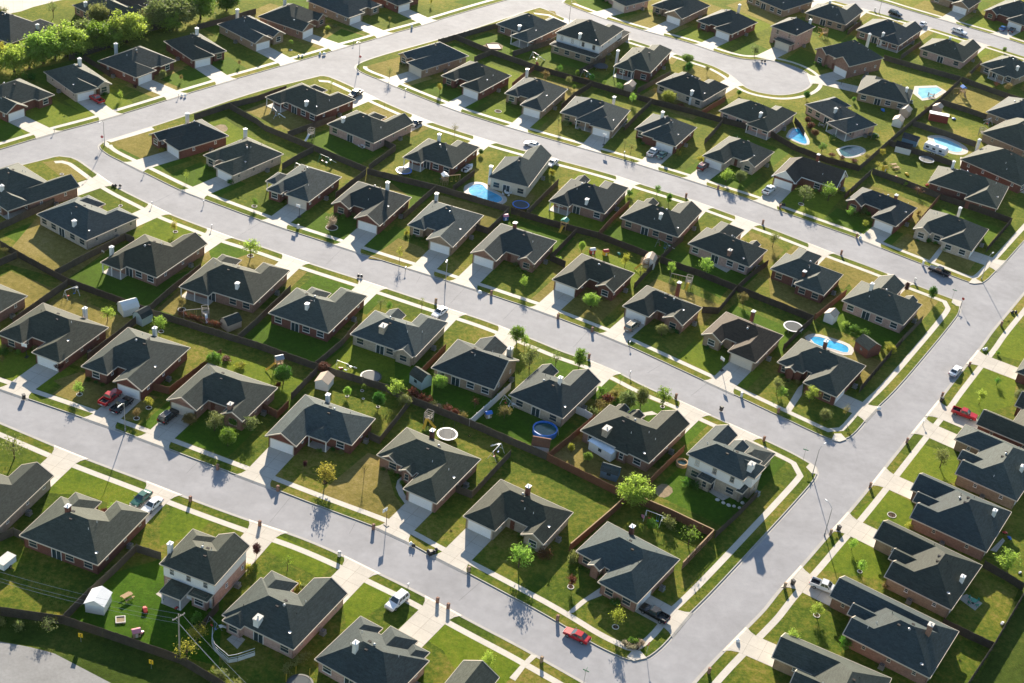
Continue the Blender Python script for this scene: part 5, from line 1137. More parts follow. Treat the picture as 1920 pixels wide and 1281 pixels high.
def build_vehicle(kind):
    root = bpy.data.objects.new(kind, None); COL.objects.link(root); b = MB(); gl = {}
    if kind == 'pickup_truck':
        L0, L1, w = -2.75, 2.75, .97
        loft(b, [(2.75, ring(.84, .42, .86)), (2.6, ring(.94, .34, 1.0)), (1.1, ring(w, .32, 1.1)), (.95, ring(w, .32, 1.12)), (-.95, ring(w, .32, 1.12))])
        for y0, y1 in ((-w, -w+.1), (w-.1, w)): b.box(-2.62, -.95, y0, y1, .42, 1.12)
        b.box(-2.7, -2.62, -w, w, .42, 1.1); b.box(-2.62, -.95, -w+.1, w-.1, .4, .62)
        for y in (-1, 1): b.box(-2.3, -1.1, y*(w-.36)-.12, y*(w-.36)+.12, .62, .85, 1)
        lin = MB(); lin.box(-2.6, -.97, -w+.12, w-.12, .62, .66); wheels = 1.75, -1.7; zr = 1.72
        cb = cabin(-.92, -.68, .45, 1.12, .93, .74, 1.1, 1.72); lampz = .8, .82
    elif kind == 'suv':
        w = .95; loft(b, [(2.4, ring(.82, .42, .86)), (2.25, ring(.92, .32, .98)), (.95, ring(w, .3, 1.08)), (-2.3, ring(w, .3, 1.1)), (-2.4, ring(.9, .4, 1.0))])
        lin = None; wheels = 1.5, -1.45; cb = cabin(-2.32, -2.05, .35, 1.05, .92, .74, 1.08, 1.76); zr = 1.76; lampz = .78, .95; L0, L1 = -2.4, 2.4
    else:
        w = .89; loft(b, [(2.35, ring(.76, .36, .68)), (2.2, ring(.85, .26, .78)), (1.0, ring(w, .24, .92)), (-1.5, ring(w, .24, .96)), (-2.2, ring(.86, .26, .92)), (-2.35, ring(.78, .36, .82))])
        lin = None; wheels = 1.4, -1.35; cb = cabin(-1.75, -1.0, .15, 1.0, .84, .62, .93, 1.4); zr = 1.4; lampz = .62, .72; L0, L1 = -2.35, 2.35
    b.hexa(cb)
    # bumpers
    body = b.obj('body', ['paint_white', 'plastic_black'], root)
    bm_ = MB(); bm_.box(L1-.04, L1+.09, -w+.12, w-.12, .36, .52); bm_.obj('bumper', 'metal_grey', root); bm_ = MB(); bm_.box(L0-.09, L0+.04, -w+.12, w-.12, .36, .52); bm_.obj('bumper', 'metal_grey', root)
    g = MB(); pane_on(g, cb[1], cb[2], cb[6], cb[5], .06, .94, .08, .92, .012); g.obj('windscreen', 'glass', root)
    g = MB(); pane_on(g, cb[3], cb[0], cb[4], cb[7], .08, .92, .12, .9, .012); g.obj('rear_window', 'glass', root)
    n = 3 if kind == 'suv' else 2
    for A, B, C, D_ in ((cb[0], cb[1], cb[5], cb[4]), (cb[2], cb[3], cb[7], cb[6])):
        for i in range(n):
            u0 = .06+.88*i/n; g = MB(); pane_on(g, A, B, C, D_, u0+.02, u0+.88/n-.02, .1, .88, .012); g.obj('side_window', 'glass', root)
    if lin: lin.obj('bed_liner', 'plastic_black', root)
    if kind == 'suv':
        for y in (-.6, .6):
            r = MB(); r.box(-1.8, .2, y-.025, y+.025, zr+.05, zr+.09); r.box(-1.7, -1.65, y-.02, y+.02, zr-.02, zr+.05); r.box(.05, .1, y-.02, y+.02, zr-.02, zr+.05); r.obj('roof_rail', 'metal_grey', root)
    for x in wheels:
        for y in (-1, 1):
            t = place(TYRE, 'wheel', root, (x, y*(w-.08), .345)); t.rotation_euler = (PI/2, 0, 0); place(RIM, 'rim', t)
    for y in (-1, 1):
        place(HLAMP, 'headlight', root, (L1-.04, y*(w-.3), lampz[0])); place(TLAMP, 'tail_light', root, (L0+.02, y*(w-.2), lampz[1]))
        place(MIRR, 'wing_mirror', root, (cb[1][0]-.25, y*(w+.1), cb[1][2]+.08))
    place(PLATE, 'number_plate', root, (L0-.1, 0, .55))
    return root
VEH = {k: build_vehicle(k) for k in ('pickup_truck', 'suv', 'sedan')}
VT = {k: treeof(r) for k, r in VEH.items()}
used_v = set()
def vehicle(kind, paint, front, rear, label, z=Z0+.025, second=None):
    A, B = G(*front, z), G(*rear, z); c = (A+B)/2; rz = math.atan2((A-B).y, (A-B).x)
    if kind not in used_v:
        used_v.add(kind); r = VEH[kind]; r.location = (c.x, c.y, z); r.rotation_euler.z = rz; parts = VT[kind]
    else: r, parts = dup(VEH[kind], VT[kind], (c.x, c.y, z), rz)
    for p, _ in parts:
        if p.name.startswith('body'):
            p.material_slots[0].link = 'OBJECT'; p.material_slots[0].material = M['paint_'+paint]
    tag(r, label, {'pickup_truck': 'pickup', 'suv': 'SUV', 'sedan': 'car'}[kind], 'parked cars')
vehicle('pickup_truck', 'red', (169, 182), (193, 197), 'red pickup on the drive of second house along the avenue')
vehicle('pickup_truck', 'red', (225, 735), (188, 765), 'red pickup parked next to a black pickup before gabled garage')
vehicle('pickup_truck', 'black', (248, 748), (209, 780), 'black pickup parked next to the red pickup before gabled garage')
vehicle('suv', 'black', (330, 774), (301, 797), 'black SUV on the drive of the house with front chimney')
vehicle('sedan', 'green', (254, 948), (276, 929), 'dark green sedan parked beside white sedan on lower street drive')
vehicle('sedan', 'white', (273, 962), (297, 942), 'white sedan parked beside dark green sedan on lower street drive')
vehicle('suv', 'white', (728, 1146), (760, 1119), 'white SUV with roof rails on a pale lower street drive')
vehicle('sedan', 'red', (1060, 1186), (1102, 1206), 'bright red sedan at the kerb of lower street near the corner', z=.015)
vehicle('pickup_truck', 'black', (1203, 1142), (1249, 1168), 'black pickup on the side drive of the dark roofed corner house')
vehicle('pickup_truck', 'silver', (1568, 1113), (1523, 1096), 'silver pickup on a cross street drive near the bottom')
vehicle('pickup_truck', 'red', (1829, 788), (1785, 772), 'red pickup on a cross street drive under the dark roofed house')
vehicle('sedan', 'white', (1799, 690), (1782, 709), 'white car with dark windows at the cross street kerb', z=.015)
vehicle('suv', 'tan', (1196, 606), (1174, 624), 'tan SUV with pale roof on a middle street drive')
vehicle('pickup_truck', 'black', (1744, 506), (1776, 519), 'black pickup at the upper street kerb near the cross street', z=.015)
vehicle('pickup_truck', 'silver', (1233, 281), (1215, 297), 'silver pickup beside a green sedan on an upper street drive')
vehicle('sedan', 'green', (1249, 287), (1233, 301), 'green sedan beside a silver pickup on an upper street drive')
vehicle('suv', 'maroon', (1326, 309), (1309, 323), 'maroon SUV on the drive of cream house by leafy trees')
vehicle('pickup_truck', 'white', (1451, 352), (1431, 368), 'white pickup on the drive of black roofed white gabled house')
vehicle('sedan', 'white', (986, 271), (1010, 278), 'white sedan at the upper street kerb before tall tan house', z=.015)
vehicle('sedan', 'white', (1027, 315), (1043, 303), 'white sedan on the drive behind the tall tan house')
vehicle('pickup_truck', 'black', (656, 186), (676, 174), 'black pickup on the drive behind first upper street house')
vehicle('sedan', 'black', (772, 240), (788, 228), 'black sedan on the drive behind second upper street house')
vehicle('suv', 'black', (1690, 33), (1666, 25), 'black SUV driving on the top corner street', z=.015)
vehicle('pickup_truck', 'white', (1813, 68), (1782, 57), 'white pickup with dark bed on the top corner street', z=.015)
vehicle('sedan', 'blue', (1887, 50), (1872, 62), 'blue sedan outside the red brick top corner house')
vehicle('sedan', 'black', (1904, 52), (1889, 66), 'black sedan beside the blue sedan at the top corner')
vehicle('sedan', 'white', (1737, 42), (1722, 54), 'white sedan on the drive of third corner street near house')
vehicle('sedan', 'white', (815, 596), (833, 583), 'white sedan half hidden behind the stone chimney house roof')
# travel trailer beside the oval pool
def trailer(px, py, ang_to, label):
    P = G(px, py, Z0); Q = G(*ang_to, Z0); r = empty('travel_trailer', P.x, P.y, Z0, math.atan2((Q-P).y, (Q-P).x)); tag(r, label, 'caravan')
    b = MB(); loft(b, [(-3.3, ring(1.1, .6, 2.5, .12)), (-3.1, ring(1.2, .5, 2.75, .12)), (3.0, ring(1.2, .5, 2.75, .12)), (3.4, ring(1.1, .8, 2.3, .12))]); b.obj('body', 'metal_white', r)
    for y in (-1.2, 1.2):
        for x in (-2.2, -.2, 1.8): g = MB(); g.box(x-.45, x+.45, y-.02, y+.02, 1.5, 2.1); g.obj('window', 'glass', r)
        for x in (-.5, .35): t = place(TYRE, 'wheel', r, (x, y*.9, .345)); t.rotation_euler = (PI/2, 0, 0); place(RIM, 'rim', t)
    d = MB(); d.box(.6, 1.25, -1.23, -1.19, .6, 2.4); d.obj('door', 'plastic_white', r)
    a = MB(); a.box(-.4, .5, -.4, .4, 2.75, 3.0); a.obj('roof_unit', 'plastic_white', r); h_ = MB(); h_.tube([(3.3, -.5, .6), (4.3, 0, .55)], .05); h_.tube([(3.3, .5, .6), (4.3, 0, .55)], .05); h_.obj('tow_bar', 'metal_dark', r)
    s = MB(); s.box(-3.2, 3.2, -1.215, -1.2, 1.0, 1.2); s.obj('stripe', 'paint_blue', r)
trailer(1752, 288, (1785, 300), 'long white caravan beside the oval pool')
def cargo(px, py, to, label):
    P = G(px, py, Z0); Q = G(*to, Z0); r = empty('utility_trailer', P.x, P.y, Z0, math.atan2((Q-P).y, (Q-P).x)); tag(r, label, 'trailer')
    b = MB(); b.box(-1.5, 1.5, -.9, .9, .5, 1.7); b.obj('body', 'plastic_white', r); t_ = MB(); t_.box(-1.55, 1.55, -.95, .95, 1.7, 1.8); t_.obj('lid', 'stone_white', r)
    for y in (-.95, .95): w_ = place(TYRE, 'wheel', r, (0, y, .345)); w_.rotation_euler = (PI/2, 0, 0); place(RIM, 'rim', w_)
    h_ = MB(); h_.tube([(1.4, 0, .5), (2.4, 0, .5)], .06); h_.obj('tow_bar', 'metal_dark', r)
cargo(12, 1062, (-8, 1078), 'white box trailer at the left edge of the shaded lawn')
# ------------------------------------------------------------------ kerbside: mailboxes, bins, signs, lamps
def _pillar(m): m.box(-.25, .25, -.25, .25, -.1, 1.2); m.box(-.3, .3, -.3, .3, 1.2, 1.27); m.box(-.2, .2, -.2, .2, 1.27, 1.36)
def _slot(m): m.box(-.12, .12, -.03, .03, -.1, .1)
PIL = {k: mk_mesh(_pillar, 'brick_pillar', 'brick_rose' if k == 'brick_red' else k) for k in ('brick_red', 'brick_rose', 'brick_tan', 'siding_white')}; SLOT = mk_mesh(_slot, 'mail_slot', 'metal_dark')
def _mpost(m): m.box(-.05, .05, -.05, .05, -.1, 1.05)
def _mbox(m): m.box(-.14, .14, -.26, .26, 1.05, 1.2); m.lathe([(.14, 0), (.14, .52)], 10)
MPO = mk_mesh(_mpost, 'post', 'timber_grey')
def _mb2(m):
    loft(m, [(-.26, [(-.13, 1.05), (.13, 1.05), (.13, 1.2), (.08, 1.29), (-.08, 1.29), (-.13, 1.2)]), (.26, [(-.13, 1.05), (.13, 1.05), (.13, 1.2), (.08, 1.29), (-.08, 1.29), (-.13, 1.2)])])
MBX = mk_mesh(_mb2, 'letter_box', 'metal_white')
def mailbox(px, py, kind):
    P = G(px, py, Z0); rz = 1.1; r = empty('mailbox', P.x, P.y, Z0, rz); r.scale = (.9, .9, .88)
    w = {'brick_red': 'red brick mailbox pillar', 'brick_rose': 'rose brick mailbox pillar', 'brick_tan': 'tan brick mailbox pillar', 'siding_white': 'white mailbox pillar', 'post': 'white mailbox on a post'}[kind]
    tag(r, at_label(w, P), 'mailbox', 'mailboxes at the kerb')
    if kind == 'post': place(MPO, 'post', r); b = place(MBX, 'letter_box', r)
    else: p = place(PIL[kind], 'brick_pillar', r); place(SLOT, 'mail_slot', p, (0, -.26, 1.0))
RB, RO, TB, WP, PO = 'brick_red', 'brick_rose', 'brick_tan', 'siding_white', 'post'
for px, py, k in [(408, 880, RB), (357, 940, RB), (521, 920, RB), (700, 992, RB), (487, 986, RB), (840, 1141, RO), (879, 1072, TB), (636, 1043, WP), (765, 1103, PO), (1045, 1163, RB), (1015, 1241, TB), (559, 429, WP), (817, 568, TB), (921, 553, RO), (760, 508, PO), (1046, 597, RB), (1110, 622, RB), (1104, 672, RB), (1267, 747, RB), (1432, 827, RB), (1180, 648, PO), (1181, 704, PO), (1390, 744, WP), (1817, 687, RB), (1766, 744, RB), (1700, 830, RB), (1631, 914, RB), (1459, 774, RB), (1730, 797, PO), (1577, 477, RB), (1715, 529, WP), (1730, 497, WP), (1462, 391, RB), (1606, 446, RB), (1877, 611, RO), (1557, 1002, TB), (1471, 1102, TB), (1329, 1262, RB), (1286, 370, RB), (1430, 420, RB), (1346, 355, RB), (270, 327, PO), (382, 383, PO), (397, 429, PO), (772, 52, WP), (760, 173, PO), (1640, 21, WP), (102, 248, PO), (335, 182, PO), (663, 82, PO), (1170, 291, PO), (285, 386, PO), (820, 1130, RO)]:
    mailbox(px, py, k)
def _bag(m):
    m.lathe([(.06, 0), (.3, .04), (.38, .25), (.3, .48), (.1, .6), (.06, .68), (.1, .74)], 9)
BAGS = {c: mk_mesh(_bag, 'rubbish_bag', c) for c in ('plastic_black', 'plastic_white')}
def bags(px, py, c, n=2):
    rr = random.Random(int(px))
    for i in range(n):
        P = G(px, py, .02)+Vector((rr.uniform(-.5, .5), rr.uniform(-.3, .3)))*(1 if i else 0)+Vector((.6*i, .15*i))
        o = place(BAGS[c], 'rubbish_bag', None, (P.x, P.y, .13), rr.uniform(0, 6)); o.scale = (1, 1, rr.uniform(.85, 1.15)); tag(o, at_label(f"{'black' if c.endswith('black') else 'white'} rubbish bag at the kerb", P).replace(' at the kerb before', ' at kerb before'), 'rubbish bag', 'rubbish bags at the kerb')
for a in [(212, 350, 'plastic_black', 3), (672, 520, 'plastic_black', 2), (677, 521, 'plastic_white', 1), (803, 1036, 'plastic_black', 4), (770, 1023, 'plastic_white', 1), (775, 1026, 'plastic_black', 1), (1844, 658, 'plastic_white', 2), (1646, 769, 'plastic_white', 2), (1897, 588, 'plastic_black', 3), (898, 551, 'plastic_white', 2), (1383, 1204, 'plastic_white', 1), (1465, 386, 'plastic_black', 2), (1612, 448, 'plastic_white', 2), (560, 107, 'plastic_white', 2), (600, 103, 'plastic_white', 3), (341, 181, 'plastic_white', 2), (1428, 116, 'plastic_black', 2)]: bags(*a)
def _bin(m): m.hexa([(-.24, -.28, .06), (.24, -.28, .06), (.24, .28, .06), (-.24, .28, .06), (-.3, -.36, 1.0), (.3, -.36, 1.0), (.3, .36, 1.0), (-.3, .36, 1.0)])
def _lid(m): m.hexa([(-.33, -.4, 1.0), (.33, -.4, 1.0), (.33, .4, 1.0), (-.33, .4, 1.0), (-.28, -.34, 1.1), (.28, -.34, 1.1), (.28, .34, 1.1), (-.28, .34, 1.1)])
def _bw(m): m.lathe([(.02, -.05), (.12, -.04), (.12, .04), (.02, .05)], 9)
BIN = mk_mesh(_bin, 'bin_body', 'plastic_black'); LID = mk_mesh(_lid, 'lid', 'plastic_black'); BW = mk_mesh(_bw, 'wheel', 'tyre')
for px, py in [(45, 748), (1572, 994), (1765, 753), (1486, 1096), (807, 1041), (1352, 770)]:
    P = G(px, py, Z0); r = empty('wheeled_bin', P.x, P.y, Z0, .6); tag(r, at_label('black wheeled bin', P), 'bin', 'wheeled bins at the kerb'); place(BIN, 'bin_body', r); place(LID, 'lid', r)
    for y in (-.22, .22): w_ = place(BW, 'wheel', r, (-.26, y, .12)); w_.rotation_euler = (PI/2, 0, 0)
# street lamps: tapered pole, bracket towards the road, cobra head
def lamp(px, py, to, label, hgt=6.6):
    P = G(px, py, Z0); Q = G(*to, 0); d = (Q-P).normalized(); r = empty('street_lamp', P.x, P.y, Z0, math.atan2(d.y, d.x)); tag(r, label, 'street lamp', 'street lamps')
    m = MB(); m.lathe([(.16, -.1), (.16, .5), (.09, .55), (.055, hgt)], 9); m.obj('pole', 'metal_grey', r)
    a = MB(); a.tube([(0, 0, hgt-.1), (.7, 0, hgt+.35), (1.6, 0, hgt+.5)], [.05, .045, .04]); a.obj('bracket', 'metal_grey', r)
    h_ = MB(); loft(h_, [(1.5, ring(.08, hgt+.42, hgt+.56, .02)), (1.75, ring(.17, hgt+.4, hgt+.6, .04)), (2.25, ring(.12, hgt+.44, hgt+.56, .03))]); lh = h_.obj('lamp_head', 'metal_white', r)
    l_ = MB(); l_.lathe([(.02, hgt+.34), (.12, hgt+.36), (.14, hgt+.41)], 9, (1.9, 0)); l_.obj('lens', 'lamp_clear', lh)
for px, py, to, lb in [(235, 808, (215, 830), 'grey street lamp on the lower street verge beside black pickup'), (835, 533, (825, 560), 'grey street lamp on the middle street verge before tan house'), (1523, 891, (1545, 875), 'grey street lamp at the corner of middle and cross street'), (196, 272, (180, 285), 'grey street lamp at the corner of avenue and middle street'), (673, 118, (655, 132), 'grey street lamp at the corner of avenue and upper street'), (1067, 38, (1085, 30), 'grey street lamp at the cul-de-sac entrance'), (1840, 524, (1860, 512), 'grey street lamp at the corner of upper and cross street'), (1648, 25, (1660, 16), 'grey street lamp on the top corner street verge'), (1546, 1003, (1525, 985), 'grey street lamp beside a tan mailbox pillar on cross street')]: lamp(px, py, to, lb)
def textmesh(s, size, mt):
    cu = bpy.data.curves.new('lettering', 'FONT'); cu.body = s; cu.size = size; cu.align_x = 'CENTER'; cu.align_y = 'CENTER'; cu.extrude = .004
    o = bpy.data.objects.new('lettering', cu); COL.objects.link(o); cu.materials.append(M[mt]); me = bpy.data.meshes.new_from_object(o); bpy.data.objects.remove(o); return place(me, 'lettering')
def sign(px, py, kind, face, label):
    P = G(px, py, Z0); Q = G(*face, Z0); d = Q-P; r = empty({'stop': 'stop_sign', 'name': 'street_name_sign', 'bend': 'bend_sign'}[kind], P.x, P.y, Z0, math.atan2(d.y, d.x)+PI/2); tag(r, label, 'sign')
    m = MB(); m.box(-.03, .03, -.03, .03, -.1, 2.6 if kind != 'bend' else 1.9); m.obj('post', 'metal_grey', r)
    if kind == 'stop':
        p = MB(); p.prism([(.38*math.cos(a), .38*math.sin(a)) for a in [PI/8+k*PI/4 for k in range(8)]], 0, .02); o = p.obj('plate', 'sign_red', r); o.rotation_euler = (PI/2, 0, 0); o.location = (0, -.035, 2.35)
        t = textmesh('STOP', .24, 'plastic_white'); t.parent = o; t.location = (0, 0, .026)
    elif kind == 'name':
        for k, rz in ((0, 0), (1, PI/2)):
            p = MB(); p.box(-.55, .55, -.015, .015, 2.45+k*.26, 2.65+k*.26); o = p.obj('name_plate', 'sign_green', r); o.rotation_euler.z = rz
    else:
        p = MB(); p.box(-.38, .38, -.05, -.03, 1.1, 2.0); o = p.obj('plate', 'sign_yellow', r)
        c = MB(); c.hexa([(-.16, -.056, 1.55), (.06, -.056, 1.9), (.2, -.056, 1.9), (-.02, -.056, 1.55), (-.16, -.05, 1.55), (.06, -.05, 1.9), (.2, -.05, 1.9), (-.02, -.05, 1.55)])
        c.hexa([(-.16, -.056, 1.549), (-.02, -.056, 1.549), (.2, -.056, 1.2), (.06, -.056, 1.2), (-.16, -.05, 1.549), (-.02, -.05, 1.549), (.2, -.05, 1.2), (.06, -.05, 1.2)]); c.obj('chevron', 'plastic_black', o)
sign(192, 272, 'stop', (180, 300), 'red stop sign beside the avenue street lamp'); sign(675, 120, 'stop', (665, 140), 'red stop sign beside the upper street corner lamp'); sign(1801, 576, 'stop', (1830, 560), 'red stop sign at the upper and cross street corner'); sign(1212, 1226, 'stop', (1235, 1240), 'red stop sign at the lower and cross street corner')
sign(1785, 561, 'name', (1770, 590), 'street name sign on the upper street verge near cross street'); sign(1506, 862, 'name', (1495, 890), 'street name sign on the middle street verge near cross street'); sign(1095, 1278, 'name', (1080, 1300), 'street name sign on the lower street verge at bottom edge')
sign(152, 1204, 'bend', (120, 1260), 'yellow chevron sign under the long dark fence, nearer the trailer'); sign(284, 1254, 'bend', (250, 1300), 'yellow chevron sign under the long dark fence, nearer the pole')
# utility pole with its wires
P = G(337, 1238, Z0); r = empty('utility_pole', P.x, P.y, Z0, .9); tag(r, 'tall wooden utility pole with crossarm by the dark fence', 'utility pole')
m = MB(); m.lathe([(.17, -.2), (.11, 10.2)], 9); m.obj('pole', 'timber_grey', r); m = MB(); m.box(-1.2, 1.2, -.06, .06, 9.5, 9.64); m.obj('crossarm', 'timber_grey', r)
for x in (-1.1, -.4, .4, 1.1): m = MB(); m.lathe([(.05, 9.64), (.07, 9.72), (.04, 9.82)], 8, (x, 0)); m.obj('insulator', 'stone_white', r)
def wire(a, b, sag, label):
    a, b = Vector(a), Vector(b); m = MB(); m.tube([a.lerp(b, t/14)-Vector((0, 0, sag*4*(t/14)*(1-t/14))) for t in range(15)], .022, 4); o = m.obj('overhead_wire', 'metal_grey'); tag(o, label, 'cable', 'overhead wires')
Q1 = G(-120, 1040, 9.8); Q2 = G(600, 1420, 9.8)
for k, (z, y, w1, w2) in enumerate(((9.8, -.7, 'upper', 'upper'), (9.8, .7, 'outer', 'outer'), (8.3, .0, 'lowest', 'lowest'))):
    a = (P.x+y*.6, P.y+y*.8, z)
    wire((Q1.x+y*.6, Q1.y+y*.8, z), a, 1.2, f'{w1} thin wire running from utility pole over shaded lawn'); wire(a, (Q2.x+y*.6, Q2.y+y*.8, z), 1.2, f'{w2} thin wire running from utility pole to bottom edge')
# basketball hoops
for px, py, to in [(561, 407, (548, 415)), (1132, 272, (1122, 280)), (50, 670, (40, 680)), (1353, 695, (1340, 700)), (724, 985, (710, 975))]:
    p_ = G(px, py, Z0); q_ = G(*to, Z0); r = empty('basketball_hoop', p_.x, p_.y, Z0, math.atan2((q_-p_).y, (q_-p_).x)); tag(r, at_label('basketball hoop on a dark pole', p_), 'basketball hoop', 'basketball hoops by the drives')
    m = MB(); m.tube([(0, 0, -.1), (0, 0, 2.6), (.5, 0, 3.2)], .06); m.box(-.5, .4, -.3, .3, 0, .12); m.obj('pole', 'metal_dark', r); m = MB(); m.box(.5, .54, -.6, .6, 2.9, 3.7); bb = m.obj('backboard', 'plastic_white', r)
    m = MB(); m.tube([(.78+.23*math.cos(t*PI/6), .23*math.sin(t*PI/6), 3.05) for t in range(13)], .02, 4); m.obj('rim', 'plastic_red', bb)
# ------------------------------------------------------------------ pools
def pool(pts, mt, label, deck=1.3, cat='pool', smooth=2, nm='swimming_pool'):
    w = P2(pts); w = chaikin(w+[w[0]], smooth)[:-1] if smooth else w
    if sum(a.x*b.y-b.x*a.y for a, b in zip(w, w[1:]+w[:1])) < 0: w = w[::-1]
    c = sum(w, Vector((0, 0)))/len(w); r = empty(nm, c.x, c.y, Z0); tag(r, label, cat)
    L = [a-c for a in w]; n = len(L)
    def grow(d):
        o = []
        for i in range(n):
            t = (L[(i+1) % n]-L[i-1]).normalized(); o.append(L[i]+Vector((t.y, -t.x))*d)
        return o
    big, rim = grow(deck), grow(.3)
    m = MB()
    for i in range(n):
        j = (i+1) % n; m.poly([(*rim[i], .03), (*big[i], .03), (*big[j], .03), (*rim[j], .03)]); m.poly([(*big[i], -.05), (*big[j], -.05), (*big[j], .03), (*big[i], .03)])
    m.obj('pool_deck', 'pool_coping', r)
    m = MB()
    for i in range(n):
        j = (i+1) % n; m.poly([(*L[i], .07), (*rim[i], .07), (*rim[j], .07), (*L[j], .07)]); m.poly([(*rim[i], .0), (*rim[j], .0), (*rim[j], .07), (*rim[i], .07)]); m.poly([(*L[j], .0), (*L[i], .0), (*L[i], .07), (*L[j], .07)])
    m.obj('coping', 'stone_white', r)
    m = MB(); m.poly([(*a, .022) for a in L]); m.obj('water', mt, r)
pool([(880, 352), (890, 346), (905, 347), (911, 356), (925, 362), (942, 371), (940, 379), (925, 382), (908, 378), (896, 372), (884, 367), (878, 360)], 'pool_water', 'turquoise kidney shaped pool beside the tall tan house')
pool([(1478, 258), (1486, 243), (1500, 242), (1507, 253), (1513, 264), (1512, 272), (1498, 268)], 'pool_water', 'angular turquoise pool beside the red leafed shrubs', .8, smooth=1)
pool([(1722, 166), (1758, 165), (1766, 170), (1747, 182), (1729, 186), (1721, 177)], 'pool_water_pale', 'pale glaring pool behind the house with pale roof slopes', 1.6, smooth=0)
pool([(1750, 260), (1765, 259), (1785, 267), (1803, 277), (1804, 285), (1790, 287), (1770, 279), (1754, 271)], 'pool_water_pale', 'oval pool beside the white caravan', 1.8)
pool([(1518, 635), (1530, 631), (1556, 639), (1585, 648), (1592, 655), (1588, 664), (1560, 655), (1530, 648)], 'pool_water', 'long turquoise pool before the small brick pool house', 1.2, smooth=1)
pool([(1572, 282), (1590, 275), (1612, 276), (1622, 284), (1605, 294), (1580, 296)], 'murky_water', 'dark garden pond with stone rim behind white posted porch', .7, 'pond', nm='garden_pond')
def tub(px, py, rad, hgt, wall, wat, label, cat, n=14, rimc='plastic_white', nm='above_ground_pool'):
    P = G(px, py, Z0); r = empty(nm, P.x, P.y, Z0); tag(r, label, cat)
    m = MB(); m.lathe([(rad, 0), (rad, hgt), (rad-.12, hgt), (rad-.12, hgt-.5)], n, caps=False); m.obj('pool_wall', wall, r)
    m = MB(); m.lathe([(rad+.06, hgt-.02), (rad+.06, hgt+.04), (rad-.2, hgt+.04), (rad-.2, hgt-.02)], n, caps=False); m.obj('rim', rimc, r)
    m = MB(); m.poly([((rad-.13)*math.cos(2*PI*i/n), (rad-.13)*math.sin(2*PI*i/n), hgt-.35) for i in range(n)]); m.obj('water', wat, r)
    m = MB(); m.tube([(rad+.3, -.25, 0), (rad+.05, -.25, hgt+.2)], .03); m.tube([(rad+.3, .25, 0), (rad+.05, .25, hgt+.2)], .03)
    for z in (.3, .65, 1.0): m.tube([(rad+.3-.2*z, -.25, z), (rad+.3-.2*z, .25, z)], .025)
    m.obj('ladder', 'plastic_white', r)
tub(1021, 812, 2.5, 1.15, 'plastic_blue', 'murky_water', 'round above ground pool with blue rim beside grey stone house', 'pool', 18, 'plastic_blue')
tub(1278, 872, 1.2, .8, 'timber', 'murky_water', 'small round hot tub beside the two storey corner house', 'hot tub', 12, 'timber', 'hot_tub')
# ------------------------------------------------------------------ trampolines
def tramp(px, py, rad, pad, mat_, label, net=False):
    P = G(px, py, Z0); r = empty('trampoline', P.x, P.y, Z0, 1); tag(r, label, 'trampoline', 'trampolines'); N = 24; hz = .85
    m = MB(); m.poly([((rad-.3)*math.cos(2*PI*i/N), (rad-.3)*math.sin(2*PI*i/N), hz) for i in range(N)]); m.poly([((rad-.3)*math.cos(-2*PI*i/N), (rad-.3)*math.sin(-2*PI*i/N), hz-.02) for i in range(N)]); m.obj('jumping_mat', mat_, r)
    m = MB(); m.lathe([(rad, hz-.06), (rad, hz+.03), (rad-.32, hz+.03), (rad-.32, hz-.06)], N, caps=False); m.obj('pad', pad, r)
    for k in range(4):
        a = k*PI/2; m = MB(); m.tube([(rad*.92*math.cos(a), rad*.92*math.sin(a), hz-.05), (rad*math.cos(a), rad*math.sin(a), .02)], .03); m.obj('leg', 'metal_grey', r)
    if net:
        for k in range(6):
            a = k*PI/3; m = MB(); m.tube([(rad*1.02*math.cos(a), rad*1.02*math.sin(a), hz), (rad*1.02*math.cos(a), rad*1.02*math.sin(a), hz+1.8)], .03); m.obj('net_pole', 'plastic_yellow' if net == 'y' else 'metal_dark', r)
for a in [(695, 712, 2.25, 'metal_dark', 'trampoline_pale', 'round grey trampoline with dark rim on shaded lawn'), (838, 820, 2.1, 'plastic_white', 'trampoline_pale', 'white rimmed trampoline with net poles behind arched gable house', 'd'), (1486, 618, 2.3, 'plastic_white', 'trampoline_mat', 'white rimmed trampoline beside the white garden shed'), (757, 325, 2.1, 'plastic_blue', 'trampoline_pale', 'blue rimmed trampoline behind a posted back porch'), (976, 389, 2.2, 'plastic_blue', 'trampoline_mat', 'dark oval trampoline beside kidney pool fence'), (1125, 128, 2.4, 'metal_dark', 'trampoline_mat', 'dark netted trampoline between two tall houses', 'd'), (1736, 304, 2.2, 'metal_grey', 'trampoline_pale', 'pale trampoline with net poles beside the caravan', 'd'), (562, 1290, 2.2, 'metal_dark', 'trampoline_mat', 'yellow poled trampoline at the bottom edge beside the hedge', 'y'), (1637, 258, 1.6, 'metal_dark', 'trampoline_mat', 'small yellow poled trampoline before white posted porch', 'y')]: tramp(*a)
